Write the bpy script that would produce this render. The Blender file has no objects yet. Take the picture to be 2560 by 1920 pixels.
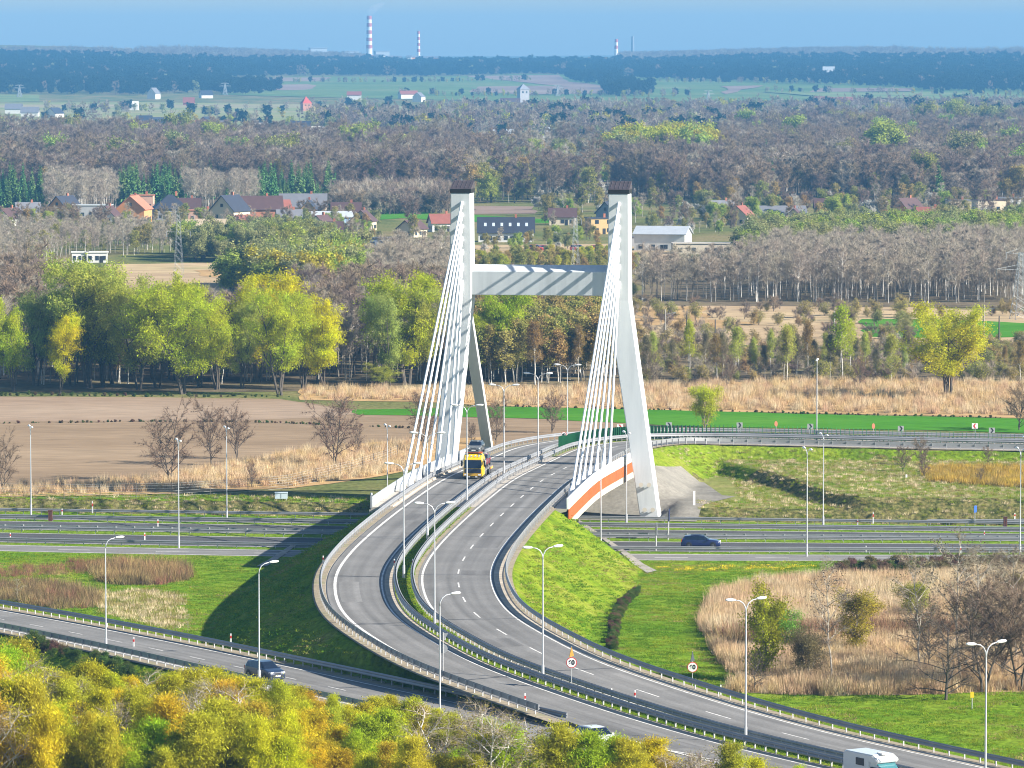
import bpy, bmesh, math, random
import numpy as np
from mathutils import Vector, Matrix
D = bpy.data
scn = bpy.context.scene
COL = scn.collection
R = math.radians
rnd = random.Random(7)
nrs = np.random.RandomState(11)

# ------------------------------------------------------------------ camera
F = 12000.0; CX = 1280.0; CY = 960.0; HOR = 133.0; HC = 60.0
PITCH = math.atan((CY - HOR) / F)
cp, sp = math.cos(PITCH), math.sin(PITCH)

def ray(nx, ny):
    u = (nx - CX) / F; v = -(ny - CY) / F
    return u, cp + v * sp, -sp + v * cp

def P(nx, ny, z=0.0):
    """world x, y where the sight line of a photo point meets height z"""
    a, b, c = ray(nx, ny)
    t = (z - HC) / c
    return t * a, t * b

cam = D.cameras.new('camera'); camo = D.objects.new('camera', cam); COL.objects.link(camo)
cam.sensor_width = 36.0; cam.lens = 36.0 * F / 2560.0
cam.clip_start = 1.0; cam.clip_end = 60000.0
camo.location = (0, 0, HC); camo.rotation_euler = (math.pi / 2 - PITCH, 0, 0)
scn.camera = camo

# ------------------------------------------------------------------ light
SUN_EL, SUN_PHI = 28.0, 20.0
tosun = Vector((math.cos(R(SUN_EL)) * math.cos(R(SUN_PHI)), -math.cos(R(SUN_EL)) * math.sin(R(SUN_PHI)), math.sin(R(SUN_EL))))
sl = D.lights.new('sun', 'SUN'); slo = D.objects.new('sun', sl); COL.objects.link(slo)
sl.energy = 5.0; sl.angle = R(0.5); sl.color = (1.0, 0.94, 0.84)
slo.rotation_euler = tosun.to_track_quat('Z', 'Y').to_euler()
slo.location = (0, 0, 200)
w = D.worlds.new("World"); scn.world = w; w.use_nodes = True
nt = w.node_tree
for n in list(nt.nodes): nt.nodes.remove(n)
sky = nt.nodes.new('ShaderNodeTexSky'); sky.sky_type = 'NISHITA'; sky.sun_disc = False
sky.sun_elevation = R(SUN_EL); sky.sun_rotation = R(90 + SUN_PHI)
sky.air_density = 1.0; sky.dust_density = 0.6; sky.ozone_density = 2.5; sky.altitude = 250
bg = nt.nodes.new('ShaderNodeBackground'); bg.inputs['Strength'].default_value = 0.065
wo = nt.nodes.new('ShaderNodeOutputWorld')
nt.links.new(sky.outputs[0], bg.inputs[0]); nt.links.new(bg.outputs[0], wo.inputs[0])
vs = scn.view_settings
vs.view_transform = 'Standard'; vs.look = 'None'; vs.gamma = 1.0; vs.use_curve_mapping = False
vs.exposure = 1.32
cy = scn.cycles
cy.max_bounces = 4; cy.diffuse_bounces = 2; cy.glossy_bounces = 2; cy.transmission_bounces = 2
cy.transparent_max_bounces = 4; cy.volume_bounces = 0
cy.use_denoising = True
cy.filter_width = 1.05
try:
    cy.denoiser = 'OPENIMAGEDENOISE'; cy.denoising_input_passes = 'RGB_ALBEDO_NORMAL'; cy.denoising_prefilter = 'ACCURATE'
except Exception:
    pass
cy.use_adaptive_sampling = True; cy.adaptive_threshold = 0.01

# ------------------------------------------------------------------ materials
MATS = {}
def new_mat(name):
    m = D.materials.new(name); m.use_nodes = True
    return m, m.node_tree, m.node_tree.nodes['Principled BSDF']

def mat(name, col, rough=0.6, metal=0.0, spec=0.5, noise=0.0, nscale=1.0, bump=0.0, coat=0.0):
    """plain material with an optional value mottling"""
    if name in MATS: return MATS[name]
    m, t, b = new_mat(name)
    b.inputs['Roughness'].default_value = rough; b.inputs['Metallic'].default_value = metal
    b.inputs['Specular IOR Level'].default_value = spec
    b.inputs['Coat Weight'].default_value = coat
    if noise > 0:
        return_col = tuple(col)
        g = t.nodes.new('ShaderNodeNewGeometry')
        nz = t.nodes.new('ShaderNodeTexNoise'); nz.inputs['Scale'].default_value = nscale; nz.inputs['Detail'].default_value = 5
        t.links.new(g.outputs['Position'], nz.inputs['Vector'])
        rp = t.nodes.new('ShaderNodeValToRGB')
        lo = [c * (1 - noise) for c in col]; hi = [min(1, c * (1 + noise)) for c in col]
        rp.color_ramp.elements[0].position = 0.3; rp.color_ramp.elements[1].position = 0.7
        rp.color_ramp.elements[0].color = (*lo, 1); rp.color_ramp.elements[1].color = (*hi, 1)
        t.links.new(nz.outputs[0], rp.inputs[0]); t.links.new(rp.outputs[0], b.inputs['Base Color'])
        if bump > 0:
            bp = t.nodes.new('ShaderNodeBump'); bp.inputs['Strength'].default_value = bump
            t.links.new(nz.outputs[0], bp.inputs['Height']); t.links.new(bp.outputs[0], b.inputs['Normal'])
    else:
        b.inputs['Base Color'].default_value = (*col, 1)
    MATS[name] = m
    return m

def mat2(name, ramp, scale=0.1, stretch=(1, 1, 1), detail=6, rough=0.9, fine=None, bump=0.0, bscale=3.0, distort=0.0, spec=0.0, rot=0.0):
    """mottled ground: a colour ramp on a large noise, broken by a fine noise"""
    if name in MATS: return MATS[name]
    m, t, b = new_mat(name)
    N, L = t.nodes, t.links
    b.inputs['Roughness'].default_value = rough; b.inputs['Specular IOR Level'].default_value = spec
    g = N.new('ShaderNodeNewGeometry')
    mp = N.new('ShaderNodeMapping'); mp.inputs['Scale'].default_value = stretch; mp.inputs['Rotation'].default_value = (0, 0, rot)
    L.new(g.outputs['Position'], mp.inputs['Vector'])
    nz = N.new('ShaderNodeTexNoise'); nz.inputs['Scale'].default_value = scale; nz.inputs['Detail'].default_value = detail
    nz.inputs['Distortion'].default_value = distort; nz.inputs['Roughness'].default_value = 0.62
    L.new(mp.outputs[0], nz.inputs['Vector'])
    rp = N.new('ShaderNodeValToRGB'); cr = rp.color_ramp
    while len(cr.elements) < len(ramp): cr.elements.new(0.5)
    for e, (p, c) in zip(cr.elements, ramp): e.position = p; e.color = (*c, 1)
    L.new(nz.outputs[0], rp.inputs[0])
    out = rp.outputs[0]
    if fine:
        fs, amt = fine
        n2 = N.new('ShaderNodeTexNoise'); n2.inputs['Scale'].default_value = fs; n2.inputs['Detail'].default_value = 4
        L.new(mp.outputs[0], n2.inputs['Vector'])
        mr = N.new('ShaderNodeMapRange'); mr.inputs['From Min'].default_value = 0.3; mr.inputs['From Max'].default_value = 0.7
        mr.inputs['To Min'].default_value = 1 - amt; mr.inputs['To Max'].default_value = 1 + amt
        L.new(n2.outputs[0], mr.inputs['Value'])
        mx = N.new('ShaderNodeMix'); mx.data_type = 'RGBA'; mx.blend_type = 'MULTIPLY'; mx.inputs['Factor'].default_value = 1
        L.new(out, mx.inputs['A']); L.new(mr.outputs[0], mx.inputs['B']); out = mx.outputs['Result']
    L.new(out, b.inputs['Base Color'])
    if bump > 0:
        n3 = N.new('ShaderNodeTexNoise'); n3.inputs['Scale'].default_value = bscale; n3.inputs['Detail'].default_value = 5
        L.new(mp.outputs[0], n3.inputs['Vector'])
        bp = N.new('ShaderNodeBump'); bp.inputs['Strength'].default_value = bump; bp.inputs['Distance'].default_value = 0.4
        L.new(n3.outputs[0], bp.inputs['Height']); L.new(bp.outputs[0], b.inputs['Normal'])
    MATS[name] = m
    return m

def leaf_mat(name, objcol=True, col=(0.1, 0.12, 0.03), var=0.35, hue=0.02, trans=0.45, patch=0.0):
    """foliage: per-object tint, per-leaf value variation, some light through the leaf"""
    if name in MATS: return MATS[name]
    m, t, b = new_mat(name)
    N, L = t.nodes, t.links
    oi = N.new('ShaderNodeObjectInfo')
    g = N.new('ShaderNodeNewGeometry')
    src = oi.outputs['Color']
    if not objcol:
        rg = N.new('ShaderNodeRGB'); rg.outputs[0].default_value = (*col, 1); src = rg.outputs[0]
    hs = N.new('ShaderNodeHueSaturation')
    L.new(src, hs.inputs['Color'])
    m1 = N.new('ShaderNodeMapRange'); m1.inputs['To Min'].default_value = 1 - var; m1.inputs['To Max'].default_value = 1 + var
    L.new(g.outputs['Random Per Island'], m1.inputs['Value'])
    m2 = N.new('ShaderNodeMapRange'); m2.inputs['To Min'].default_value = 0.5 - hue; m2.inputs['To Max'].default_value = 0.5 + hue
    L.new(oi.outputs['Random'], m2.inputs['Value'])
    nz = N.new('ShaderNodeTexNoise'); nz.inputs['Scale'].default_value = 0.45; nz.inputs['Detail'].default_value = 2
    L.new(g.outputs['Position'], nz.inputs['Vector'])
    m3 = N.new('ShaderNodeMapRange'); m3.inputs['From Min'].default_value = 0.35; m3.inputs['From Max'].default_value = 0.65
    m3.inputs['To Min'].default_value = 0.8; m3.inputs['To Max'].default_value = 1.2
    L.new(nz.outputs[0], m3.inputs['Value'])
    mu = N.new('ShaderNodeMath'); mu.operation = 'MULTIPLY'
    L.new(m1.outputs[0], mu.inputs[0]); L.new(m3.outputs[0], mu.inputs[1])
    L.new(mu.outputs[0], hs.inputs['Value'])
    if patch > 0:      # slow drift between greener and more golden foliage across the stand
        n4 = N.new('ShaderNodeTexNoise'); n4.inputs['Scale'].default_value = 0.16; n4.inputs['Detail'].default_value = 3
        L.new(g.outputs['Position'], n4.inputs['Vector'])
        m4 = N.new('ShaderNodeMapRange'); m4.inputs['From Min'].default_value = 0.3; m4.inputs['From Max'].default_value = 0.7
        m4.inputs['To Min'].default_value = -patch * 0.45; m4.inputs['To Max'].default_value = patch; L.new(n4.outputs[0], m4.inputs['Value'])
        ad = N.new('ShaderNodeMath'); ad.operation = 'ADD'; L.new(m2.outputs[0], ad.inputs[0]); L.new(m4.outputs[0], ad.inputs[1]); L.new(ad.outputs[0], hs.inputs['Hue'])
    else: L.new(m2.outputs[0], hs.inputs['Hue'])
    L.new(hs.outputs[0], b.inputs['Base Color'])
    b.inputs['Roughness'].default_value = 0.7; b.inputs['Specular IOR Level'].default_value = 0.0
    if trans > 0:
        tr = N.new('ShaderNodeBsdfTranslucent'); L.new(hs.outputs[0], tr.inputs['Color'])
        mx = N.new('ShaderNodeMixShader'); mx.inputs[0].default_value = trans
        L.new(b.outputs[0], mx.inputs[1]); L.new(tr.outputs[0], mx.inputs[2])
        L.new(mx.outputs[0], N['Material Output'].inputs['Surface'])
    MATS[name] = m
    return m

# ------------------------------------------------------------------ mesh helpers
class MB:
    def __init__(s): s.v = []; s.f = []; s.m = []
    def add(s, vs, fs, mi=0):
        o = len(s.v); s.v.extend([tuple(v) for v in vs])
        s.f.extend([tuple(o + i for i in f) for f in fs]); s.m.extend([mi] * len(fs)); return s
    def box(s, c, d, mi=0, rz=0.0, taper=1.0):
        x, y, z = d[0] / 2, d[1] / 2, d[2] / 2; vs = []
        cr, sr = math.cos(rz), math.sin(rz)
        for sz, k in ((-1, 1.0), (1, taper)):
            for sx, sy in ((-1, -1), (1, -1), (1, 1), (-1, 1)):
                a, b = sx * x * k, sy * y * k
                vs.append((c[0] + a * cr - b * sr, c[1] + a * sr + b * cr, c[2] + sz * z))
        return s.add(vs, [(3, 2, 1, 0), (4, 5, 6, 7), (0, 1, 5, 4), (1, 2, 6, 5), (2, 3, 7, 6), (3, 0, 4, 7)], mi)
    def tube(s, pts, rad, n=6, mi=0, caps=True):
        pts = [Vector(p) for p in pts]
        if not hasattr(rad, '__len__'): rad = [rad] * len(pts)
        vs = []; ref = None
        for i, p in enumerate(pts):
            t = (pts[min(i + 1, len(pts) - 1)] - pts[max(i - 1, 0)]).normalized()
            if ref is None:
                ref = Vector((1, 0, 0)) if abs(t.x) < 0.9 else Vector((0, 1, 0))
            u = (ref - t * ref.dot(t)).normalized(); ref = u; v = t.cross(u)
            for k in range(n):
                a = 2 * math.pi * k / n
                vs.append(p + (u * math.cos(a) + v * math.sin(a)) * rad[i])
        fs = []
        for i in range(len(pts) - 1):
            for k in range(n):
                k2 = (k + 1) % n
                fs.append((i * n + k, i * n + k2, (i + 1) * n + k2, (i + 1) * n + k))
        if caps:
            fs.append(tuple(range(n - 1, -1, -1))); o = (len(pts) - 1) * n; fs.append(tuple(o + k for k in range(n)))
        return s.add(vs, fs, mi)
    def prism(s, poly, axis, a0, a1, mi=0):
        """extrude a 2D polygon: axis 'x' uses (y,z), 'y' uses (x,z), 'z' uses (x,y)"""
        n = len(poly); vs = []
        for a in (a0, a1):
            for p in poly:
                vs.append({'x': (a, p[0], p[1]), 'y': (p[0], a, p[1]), 'z': (p[0], p[1], a)}[axis])
        fs = [tuple(range(n - 1, -1, -1)), tuple(range(n, 2 * n))]
        for k in range(n):
            k2 = (k + 1) % n; fs.append((k, k2, n + k2, n + k))
        return s.add(vs, fs, mi)
    def loft(s, rings, mi=0, closed=True, caps=True):
        n = len(rings[0]); vs = [p for r in rings for p in r]; fs = []
        for i in range(len(rings) - 1):
            for k in range(n if closed else n - 1):
                k2 = (k + 1) % n
                fs.append((i * n + k, i * n + k2, (i + 1) * n + k2, (i + 1) * n + k))
        if caps and closed:
            fs.append(tuple(range(n - 1, -1, -1))); o = (len(rings) - 1) * n; fs.append(tuple(o + k for k in range(n)))
        return s.add(vs, fs, mi)
    def mesh(s, name, mats, smooth=False):
        me = D.meshes.new(name); me.from_pydata(s.v, [], s.f); me.update()
        for m in (mats if isinstance(mats, (list, tuple)) else [mats]): me.materials.append(m)
        me.polygons.foreach_set('material_index', s.m)
        if smooth: me.polygons.foreach_set('use_smooth', [True] * len(s.f))
        return me
    def build(s, name, mats, parent=None, smooth=False, fix=True):
        me = s.mesh(name, mats, smooth)
        if fix:
            bm = bmesh.new(); bm.from_mesh(me); bmesh.ops.recalc_face_normals(bm, faces=bm.faces); bm.to_mesh(me); bm.free()
        o = D.objects.new(name, me); COL.objects.link(o)
        if parent: o.parent = parent
        return o

def tag(o, label=None, cat=None, group=None, kind=None):
    if label: o['label'] = label
    if cat: o['category'] = cat
    if group: o['group'] = group
    if kind: o['kind'] = kind
    return o
def thing(name, label, cat, loc=(0, 0, 0), rz=0.0, group=None):
    o = D.objects.new(name, None); o.empty_display_size = 0.5; COL.objects.link(o)
    o.location = loc; o.rotation_euler = (0, 0, rz)
    return tag(o, label, cat, group)
def child(name, me, parent, loc=(0, 0, 0), rz=0.0, scale=None):
    o = D.objects.new(name, me); COL.objects.link(o); o.parent = parent; o.location = loc; o.rotation_euler = (0, 0, rz)
    if scale: o.scale = scale
    return o
def dup_tree(o, parent=None):
    c = o.copy(); COL.objects.link(c)
    if parent: c.parent = parent
    for ch in list(o.children): dup_tree(ch, c)
    return c
def structure(o): o['kind'] = 'structure'; return o

def smooth(t): t = np.clip(t, 0, 1); return t * t * (3 - 2 * t)

# ------------------------------------------------------------------ motorway lines and the overpass centre line
def Nx(x): xc = np.clip(x, -75, 75); return 567.5 - 0.085 * xc + 0.0011 * xc * xc + (x - xc) * np.where(x < 0, -0.25, 0.08)
def Fx(x): return 615.5 - 0.137 * x
CTRL = [(2760, 2052, 0, 4.8), (2350, 1970, 0, 4.9), (2106, 1914.5, 0, 5.0), (1889, 1865, 0, 5.1), (1744.7, 1826, 0, 5.25),
        (1607.6, 1786, 0, 5.5), (1492, 1748, 0, 5.8), (1362, 1703, 0, 6.2), (1275, 1672.5, 0, 6.5), (1216, 1646, 0, 6.75), (1155, 1611, 0, 7.0),
        (1122, 1562, 1.8, 7.3), (1084, 1530, 1.8, 7.45), (1064, 1498, 1.8, 7.55), (1053.7, 1460, 1.8, 7.65), (1054.6, 1431.5, 1.8, 7.7),
        (1070, 1400, 1.8, 7.75), (1101, 1359, 1.8, 7.8), (1156, 1304, 1.8, 7.8), (1214, 1253.5, 1.8, 7.7), (1283, 1200, 1.8, 7.35),
        (1340, 1171, 1.8, 6.9), (1395.7, 1144.7, 1.8, 6.35), (1453.6, 1120, 1.8, 5.8),
        (1530, 1102, 0, 5.4), (1620, 1097, 0, 5.1), (1750, 1096, 0, 4.9), (1920, 1098, 0, 4.8), (2240, 1106, 0, 4.5), (2560, 1112, 0, 4.2), (3000, 1121, 0, 4.0)]
def make_path(ctrl, step=1.0, sm=8):
    w3 = [(*P(a, b, z), z) for a, b, o, z in ctrl]
    pts = []
    for i, (a, b, o, z) in enumerate(ctrl):
        p = Vector(w3[i][:2])
        if o:
            t = Vector(w3[i + 1][:2]) - Vector(w3[i - 1][:2]); t.normalize()
            p = p - Vector((t.y, -t.x)) * o
        pts.append((p.x, p.y, z))
    return make_path_w(np.array(pts), step, sm)
def make_path_w(pts, step=1.0, sm=8):
    out = []
    for i in range(len(pts) - 1):
        p0, p1, p2, p3 = pts[max(i - 1, 0)], pts[i], pts[i + 1], pts[min(i + 2, len(pts) - 1)]
        for k in range(12):
            t = k / 12.0
            out.append(0.5 * (2 * p1 + (p2 - p0) * t + (2 * p0 - 5 * p1 + 4 * p2 - p3) * t * t + (3 * p1 - p0 - 3 * p2 + p3) * t ** 3))
    out.append(pts[-1]); out = np.array(out)
    def resample(o):
        s = np.r_[0, np.cumsum(np.linalg.norm(np.diff(o[:, :2], axis=0), axis=1))]
        ss = np.arange(0, s[-1], step)
        return np.stack([np.interp(ss, s, o[:, k]) for k in range(3)], 1)
    o = resample(out)
    ker = np.exp(-0.5 * (np.arange(-3 * sm, 3 * sm + 1) / sm) ** 2); ker /= ker.sum()
    pad = 3 * sm
    ext = np.concatenate([o[0] + (o[0] - o[1]) * np.arange(pad, 0, -1)[:, None], o, o[-1] + (o[-1] - o[-2]) * np.arange(1, pad + 1)[:, None]])
    o = np.stack([np.convolve(ext[:, k], ker, 'valid') for k in range(3)], 1)
    return resample(o)
ROAD = make_path(CTRL, 1.0, 6)
def frames(path):
    t = np.gradient(path[:, :2], axis=0); t /= np.linalg.norm(t, axis=1)[:, None]
    return t, np.stack([t[:, 1], -t[:, 0]], 1)      # tangent, right-hand normal
RT, RN = frames(ROAD)
def road_at(off, i, dz=0.0):
    return (ROAD[i, 0] + RN[i, 0] * off, ROAD[i, 1] + RN[i, 1] * off, ROAD[i, 2] + dz)
# index of the two ends of the bridge
I_B0 = int(np.argmin(np.abs(ROAD[:400, 1] - 553) + 1000 * (np.arange(len(ROAD))[:400] < 60)))
I_B0 = next(i for i in range(len(ROAD)) if ROAD[i, 1] > 553)
I_B1 = next(i for i in range(len(ROAD)) if ROAD[i, 1] > 636)
# lower road at left
LCTRL = [(1249, 1812, 0, 5.1), (1053, 1768, 0, 5.0), (864, 1726.5, 0, 4.8), (703, 1691, 0, 4.55), (554, 1659, 0, 4.25), (411.5, 1628, 0, 3.9),
         (273.4, 1600, 0, 3.5), (141, 1573.7, 0, 3.1), (14, 1550, 0, 2.7), (-150, 1521, 0, 2.2)]
def make_lower():
    pts = [road_at(-11.0 - 0.5 * k / 60.0, k) for k in range(0, 44, 6)] + [(*P(a, b, z), z) for a, b, o, z in LCTRL]
    inv = [(CX + F * p[0] / p[1] * (1.0), 0, 0, p[2]) for p in pts]
    return make_path_w(np.array(pts), 1.0, 4)
LROAD = make_lower()
LT, LN = frames(LROAD)
def lroad_at(off, i, dz=0.0):
    return (LROAD[i, 0] + LN[i, 0] * off, LROAD[i, 1] + LN[i, 1] * off, LROAD[i, 2] + dz)

# ------------------------------------------------------------------ terrain height
UP_EDGE = [P(a, b, 2.2) for a, b in ((1700, 1150), (1800, 1172), (1920, 1197), (1985, 1217), (2050, 1243), (2150, 1262), (2260, 1272), (2300, 1300))]
def emb(path, tn, nn, lo, hi, i0, i1, X, Y, slope, drop, endk=1.0, steep=None):
    """height of a road embankment with round ends"""
    best = np.full(X.shape, 1e9); bi = np.zeros(X.shape, int)
    for i in range(i0, i1 + 1, 2):
        d = (X - path[i, 0]) ** 2 + (Y - path[i, 1]) ** 2
        k = d < best; best[k] = d[k]; bi[k] = i
    dx, dy = X - path[bi, 0], Y - path[bi, 1]
    lon = dx * tn[bi, 0] + dy * tn[bi, 1]; lat = dx * nn[bi, 0] + dy * nn[bi, 1]
    lo_over = np.where(bi <= i0 + 1, np.maximum(0, -lon), np.where(bi >= i1 - 2, np.maximum(0, lon), 0))
    la = np.maximum(np.maximum(lat - hi, lo - lat), 0)
    dist = np.hypot(la, lo_over * endk)
    if steep is not None:      # steeper right flank next to the bridge
        slope = slope - (slope - steep) * smooth((bi - (i1 - 34)) / 30.0) * (lat > 0)
    return path[bi, 2] - drop - dist / slope, dist
def hill_r(a):
    return np.interp(a, [-0.14, -0.105, -0.085, -0.06, -0.035, -0.02, 0.0, 0.03, 0.06, 0.10, 0.14], [78, 76, 70, 58, 47, 42, 44, 49, 58, 62, 60])
def gz(X, Y):
    X = np.asarray(X, float); Y = np.asarray(Y, float); sh = X.shape; X = X.ravel(); Y = Y.ravel()
    n, f = Nx(X), Fx(X)
    e = n - Y
    zn = (0.018 + 0.018 * smooth((X + 13) / 14.0)) * np.maximum(0, e - 5); zn = np.where(zn > 3.6, 3.6 + 0.9 * (1 - np.exp(-(zn - 3.6) / 0.9)), zn)
    e2 = Y - f
    zf = 1.5 * smooth((e2 - 1.6) / 4.5)
    gap = np.maximum(smooth((X - 19.3) / 2.4), smooth((-13.0 - X) / 3.0)); zf = np.where((e2 < 14) & (Y < 700), zf * np.maximum(gap, smooth((e2 - 9) / 5)), zf)
    # raised inner loop on the right
    ux = np.array([p[0] for p in UP_EDGE]); uy = np.array([p[1] for p in UP_EDGE])
    best = np.full(X.shape, 1e9); side = np.zeros(X.shape)
    near = (X > 0) & (Y > 560) & (Y < 730)
    if near.any():
        xs, ys = X[near], Y[near]; bb = np.full(xs.shape, 1e9); ss = np.zeros(xs.shape)
        for k in range(len(ux) - 1):
            ax, ay, bx, by = ux[k], uy[k], ux[k + 1], uy[k + 1]
            t = np.clip(((xs - ax) * (bx - ax) + (ys - ay) * (by - ay)) / ((bx - ax) ** 2 + (by - ay) ** 2), 0, 1)
            d = np.hypot(xs - ax - t * (bx - ax), ys - ay - t * (by - ay))
            s = np.sign((bx - ax) * (ys - ay) - (by - ay) * (xs - ax))
            k2 = d < bb; bb[k2] = d[k2]; ss[k2] = s[k2]
        sd = bb * ss
        zf[near] += 1.5 * smooth((sd + 1.2) / 2.6) * smooth((e2[near] - 1.6) / 6.0) * smooth((xs - 8) / 12.0) * smooth((715 - ys) / 20)
    z = np.where(Y < n - 2, zn, np.where(Y > f, zf, 0.0))
    nearall = (Y < 760) & (np.abs(X) < 140)
    if nearall.any():
        xs, ys = X[nearall], Y[nearall]
        e1, d1 = emb(ROAD, RT, RN, -9.05, 10.85, 0, I_B0, xs, ys, 1.75, 0.1, 2.6, 1.32)
        e3, d3 = emb(ROAD, RT, RN, -9.05, 10.85, I_B1, len(ROAD) - 1, xs, ys, 1.75, 0.1)
        e4, d4 = emb(LROAD, LT, LN, -6.6, 6.2, 0, len(LROAD) - 1, xs, ys, 1.8, 0.1)
        zz = z[nearall]
        for e_, d_ in ((e1, d1), (e3, d3), (e4, d4)):
            # inside the road corridor the ground follows the road (also when the land is higher)
            zz = np.where(d_ <= 0.01, e_, np.maximum(zz, e_))
        for e_, d_ in ((e1, d1), (e3, d3), (e4, d4)):
            zz = np.where(d_ <= 0.01, np.minimum(zz, e_), zz)
        # keep the motorway corridor clear
        nn_, ff_ = Nx(xs), Fx(xs)
        zz = np.where((ys > nn_ - 1.0) & (ys < ff_ + 0.8), np.minimum(zz, 0.0), zz)
        z[nearall] = zz
    a = X / np.maximum(Y, 1)
    z = z + hill_r(a) * smooth((Y - 5000) / 5200.0 * 0.5 + 0.0) * 2.0 * (Y > 5000) * np.where(Y > 10200, 1.0, 1.0) if False else z + hill_r(a) * np.clip((Y - 5200) / 4600.0, 0, 1)
    return z.reshape(sh)
def g1(x, y): return float(gz(np.array([x]), np.array([y]))[0])
def G(nx, ny, it=14):
    """ground point seen at a photo point: march the sight line onto the terrain"""
    a, b, c = ray(nx, ny)
    if c > -1e-6: c = -1e-6
    t0, t1 = 250.0, 14000.0
    ts = np.concatenate([np.arange(300, 800, 1.0), np.geomspace(800, 13500, 900)])
    zs = HC + ts * c; gs = gz(ts * a, ts * b)
    k = np.argmax(zs <= gs) if (zs <= gs).any() else len(ts) - 1
    if k == 0: k = 1
    lo, hi = ts[k - 1], ts[k]
    for _ in range(it):
        m = 0.5 * (lo + hi)
        if HC + m * c <= g1(m * a, m * b): hi = m
        else: lo = m
    return hi * a, hi * b, g1(hi * a, hi * b)
def Dn(x, y): return x * 2560 / 2212.0, y * 2560 / 2212.0
# ================================================================== ground
GREEN = [(0.30, (0.070, 0.125, 0.018)), (0.48, (0.110, 0.180, 0.022)), (0.62, (0.160, 0.210, 0.035)), (0.78, (0.20, 0.20, 0.055))]
M_ground = mat2('meadow_soil', [(0.30, (0.075, 0.10, 0.03)), (0.45, (0.14, 0.15, 0.05)), (0.58, (0.20, 0.17, 0.075)), (0.72, (0.24, 0.18, 0.095))], scale=0.035, detail=8, fine=(1.3, 0.3), stretch=(1, 0.5, 1))
M_grass = mat2('green_grass', [(0.25, (0.07, 0.15, 0.012)), (0.42, (0.12, 0.21, 0.014)), (0.58, (0.165, 0.24, 0.02)), (0.75, (0.21, 0.235, 0.04))], scale=0.09, detail=8, fine=(1.6, 0.35), bump=0.5, bscale=2.0)
M_slope = mat2('mown_slope_grass', [(0.26, (0.14, 0.115, 0.05)), (0.34, (0.085, 0.14, 0.012)), (0.46, (0.13, 0.195, 0.012)), (0.58, (0.175, 0.22, 0.02)), (0.74, (0.22, 0.20, 0.05))], scale=0.12, detail=8, fine=(1.8, 0.35), bump=0.6, bscale=1.6)
M_pale = mat2('pale_dry_grass', [(0.28, (0.12, 0.165, 0.03)), (0.45, (0.19, 0.21, 0.055)), (0.60, (0.255, 0.24, 0.085)), (0.75, (0.30, 0.26, 0.11))], scale=0.06, detail=8, fine=(1.3, 0.28), stretch=(0.6, 1.4, 1), bump=0.5)
M_rough = mat2('rough_bank_grass', [(0.30, (0.045, 0.06, 0.014)), (0.45, (0.10, 0.105, 0.03)), (0.58, (0.18, 0.155, 0.06)), (0.75, (0.13, 0.15, 0.03))], scale=0.55, detail=8, fine=(2.2, 0.4), bump=0.8, bscale=1.2)
M_soil = mat2('ploughed_soil', [(0.28, (0.20, 0.142, 0.09)), (0.5, (0.265, 0.19, 0.12)), (0.72, (0.325, 0.24, 0.155))], scale=0.03, detail=8, fine=(1.6, 0.22), stretch=(0.12, 1.0, 1), bump=0.25, bscale=0.8)
M_soil2 = mat2('ploughed_soil_warm', [(0.28, (0.24, 0.17, 0.115)), (0.5, (0.29, 0.21, 0.145)), (0.72, (0.34, 0.255, 0.18))], scale=0.02, detail=8, fine=(0.8, 0.15), stretch=(0.25, 1.0, 1))
M_crop = mat2('young_crop', [(0.3, (0.048, 0.165, 0.014)), (0.5, (0.065, 0.205, 0.018)), (0.7, (0.10, 0.235, 0.028))], scale=0.03, detail=6, fine=(1.2, 0.18), stretch=(0.3, 1, 1))
M_reed = mat2('dry_reed_ground', [(0.28, (0.28, 0.18, 0.085)), (0.5, (0.42, 0.275, 0.13)), (0.72, (0.52, 0.35, 0.17))], scale=0.05, detail=8, fine=(0.9, 0.25), stretch=(0.5, 1, 1))
M_reedp = mat2('pinkish_dry_field', [(0.28, (0.26, 0.19, 0.115)), (0.45, (0.38, 0.275, 0.165)), (0.6, (0.44, 0.33, 0.19)), (0.75, (0.30, 0.27, 0.13))], scale=0.012, detail=8, fine=(0.3, 0.22), stretch=(0.4, 1, 1))
M_forestfloor = mat2('leaf_litter', [(0.3, (0.09, 0.075, 0.05)), (0.5, (0.16, 0.125, 0.08)), (0.7, (0.20, 0.17, 0.09))], scale=0.05, detail=8, fine=(0.5, 0.25))
M_farfield = mat2('far_meadow', [(0.3, (0.09, 0.15, 0.05)), (0.5, (0.13, 0.19, 0.06)), (0.7, (0.19, 0.21, 0.09))], scale=0.004, detail=6, fine=(0.05, 0.15))
M_farsoil = mat2('far_plough', [(0.3, (0.20, 0.145, 0.115)), (0.5, (0.26, 0.19, 0.15)), (0.7, (0.31, 0.24, 0.18))], scale=0.004, detail=6, fine=(0.05, 0.12))
M_concrete = mat2('pale_concrete', [(0.3, (0.25, 0.23, 0.20)), (0.5, (0.33, 0.305, 0.265)), (0.7, (0.40, 0.37, 0.32))], scale=0.25, detail=7, fine=(2.0, 0.12), rough=0.85)
M_cone = mat2('slope_paving', [(0.3, (0.17, 0.16, 0.135)), (0.5, (0.225, 0.21, 0.18)), (0.7, (0.275, 0.255, 0.215))], scale=0.2, detail=7, fine=(2.4, 0.15), rough=0.9)
M_verge = mat2('sandy_verge', [(0.3, (0.24, 0.205, 0.15)), (0.5, (0.31, 0.26, 0.19)), (0.72, (0.23, 0.225, 0.13))], scale=0.35, detail=7, fine=(2.0, 0.2))
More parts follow.
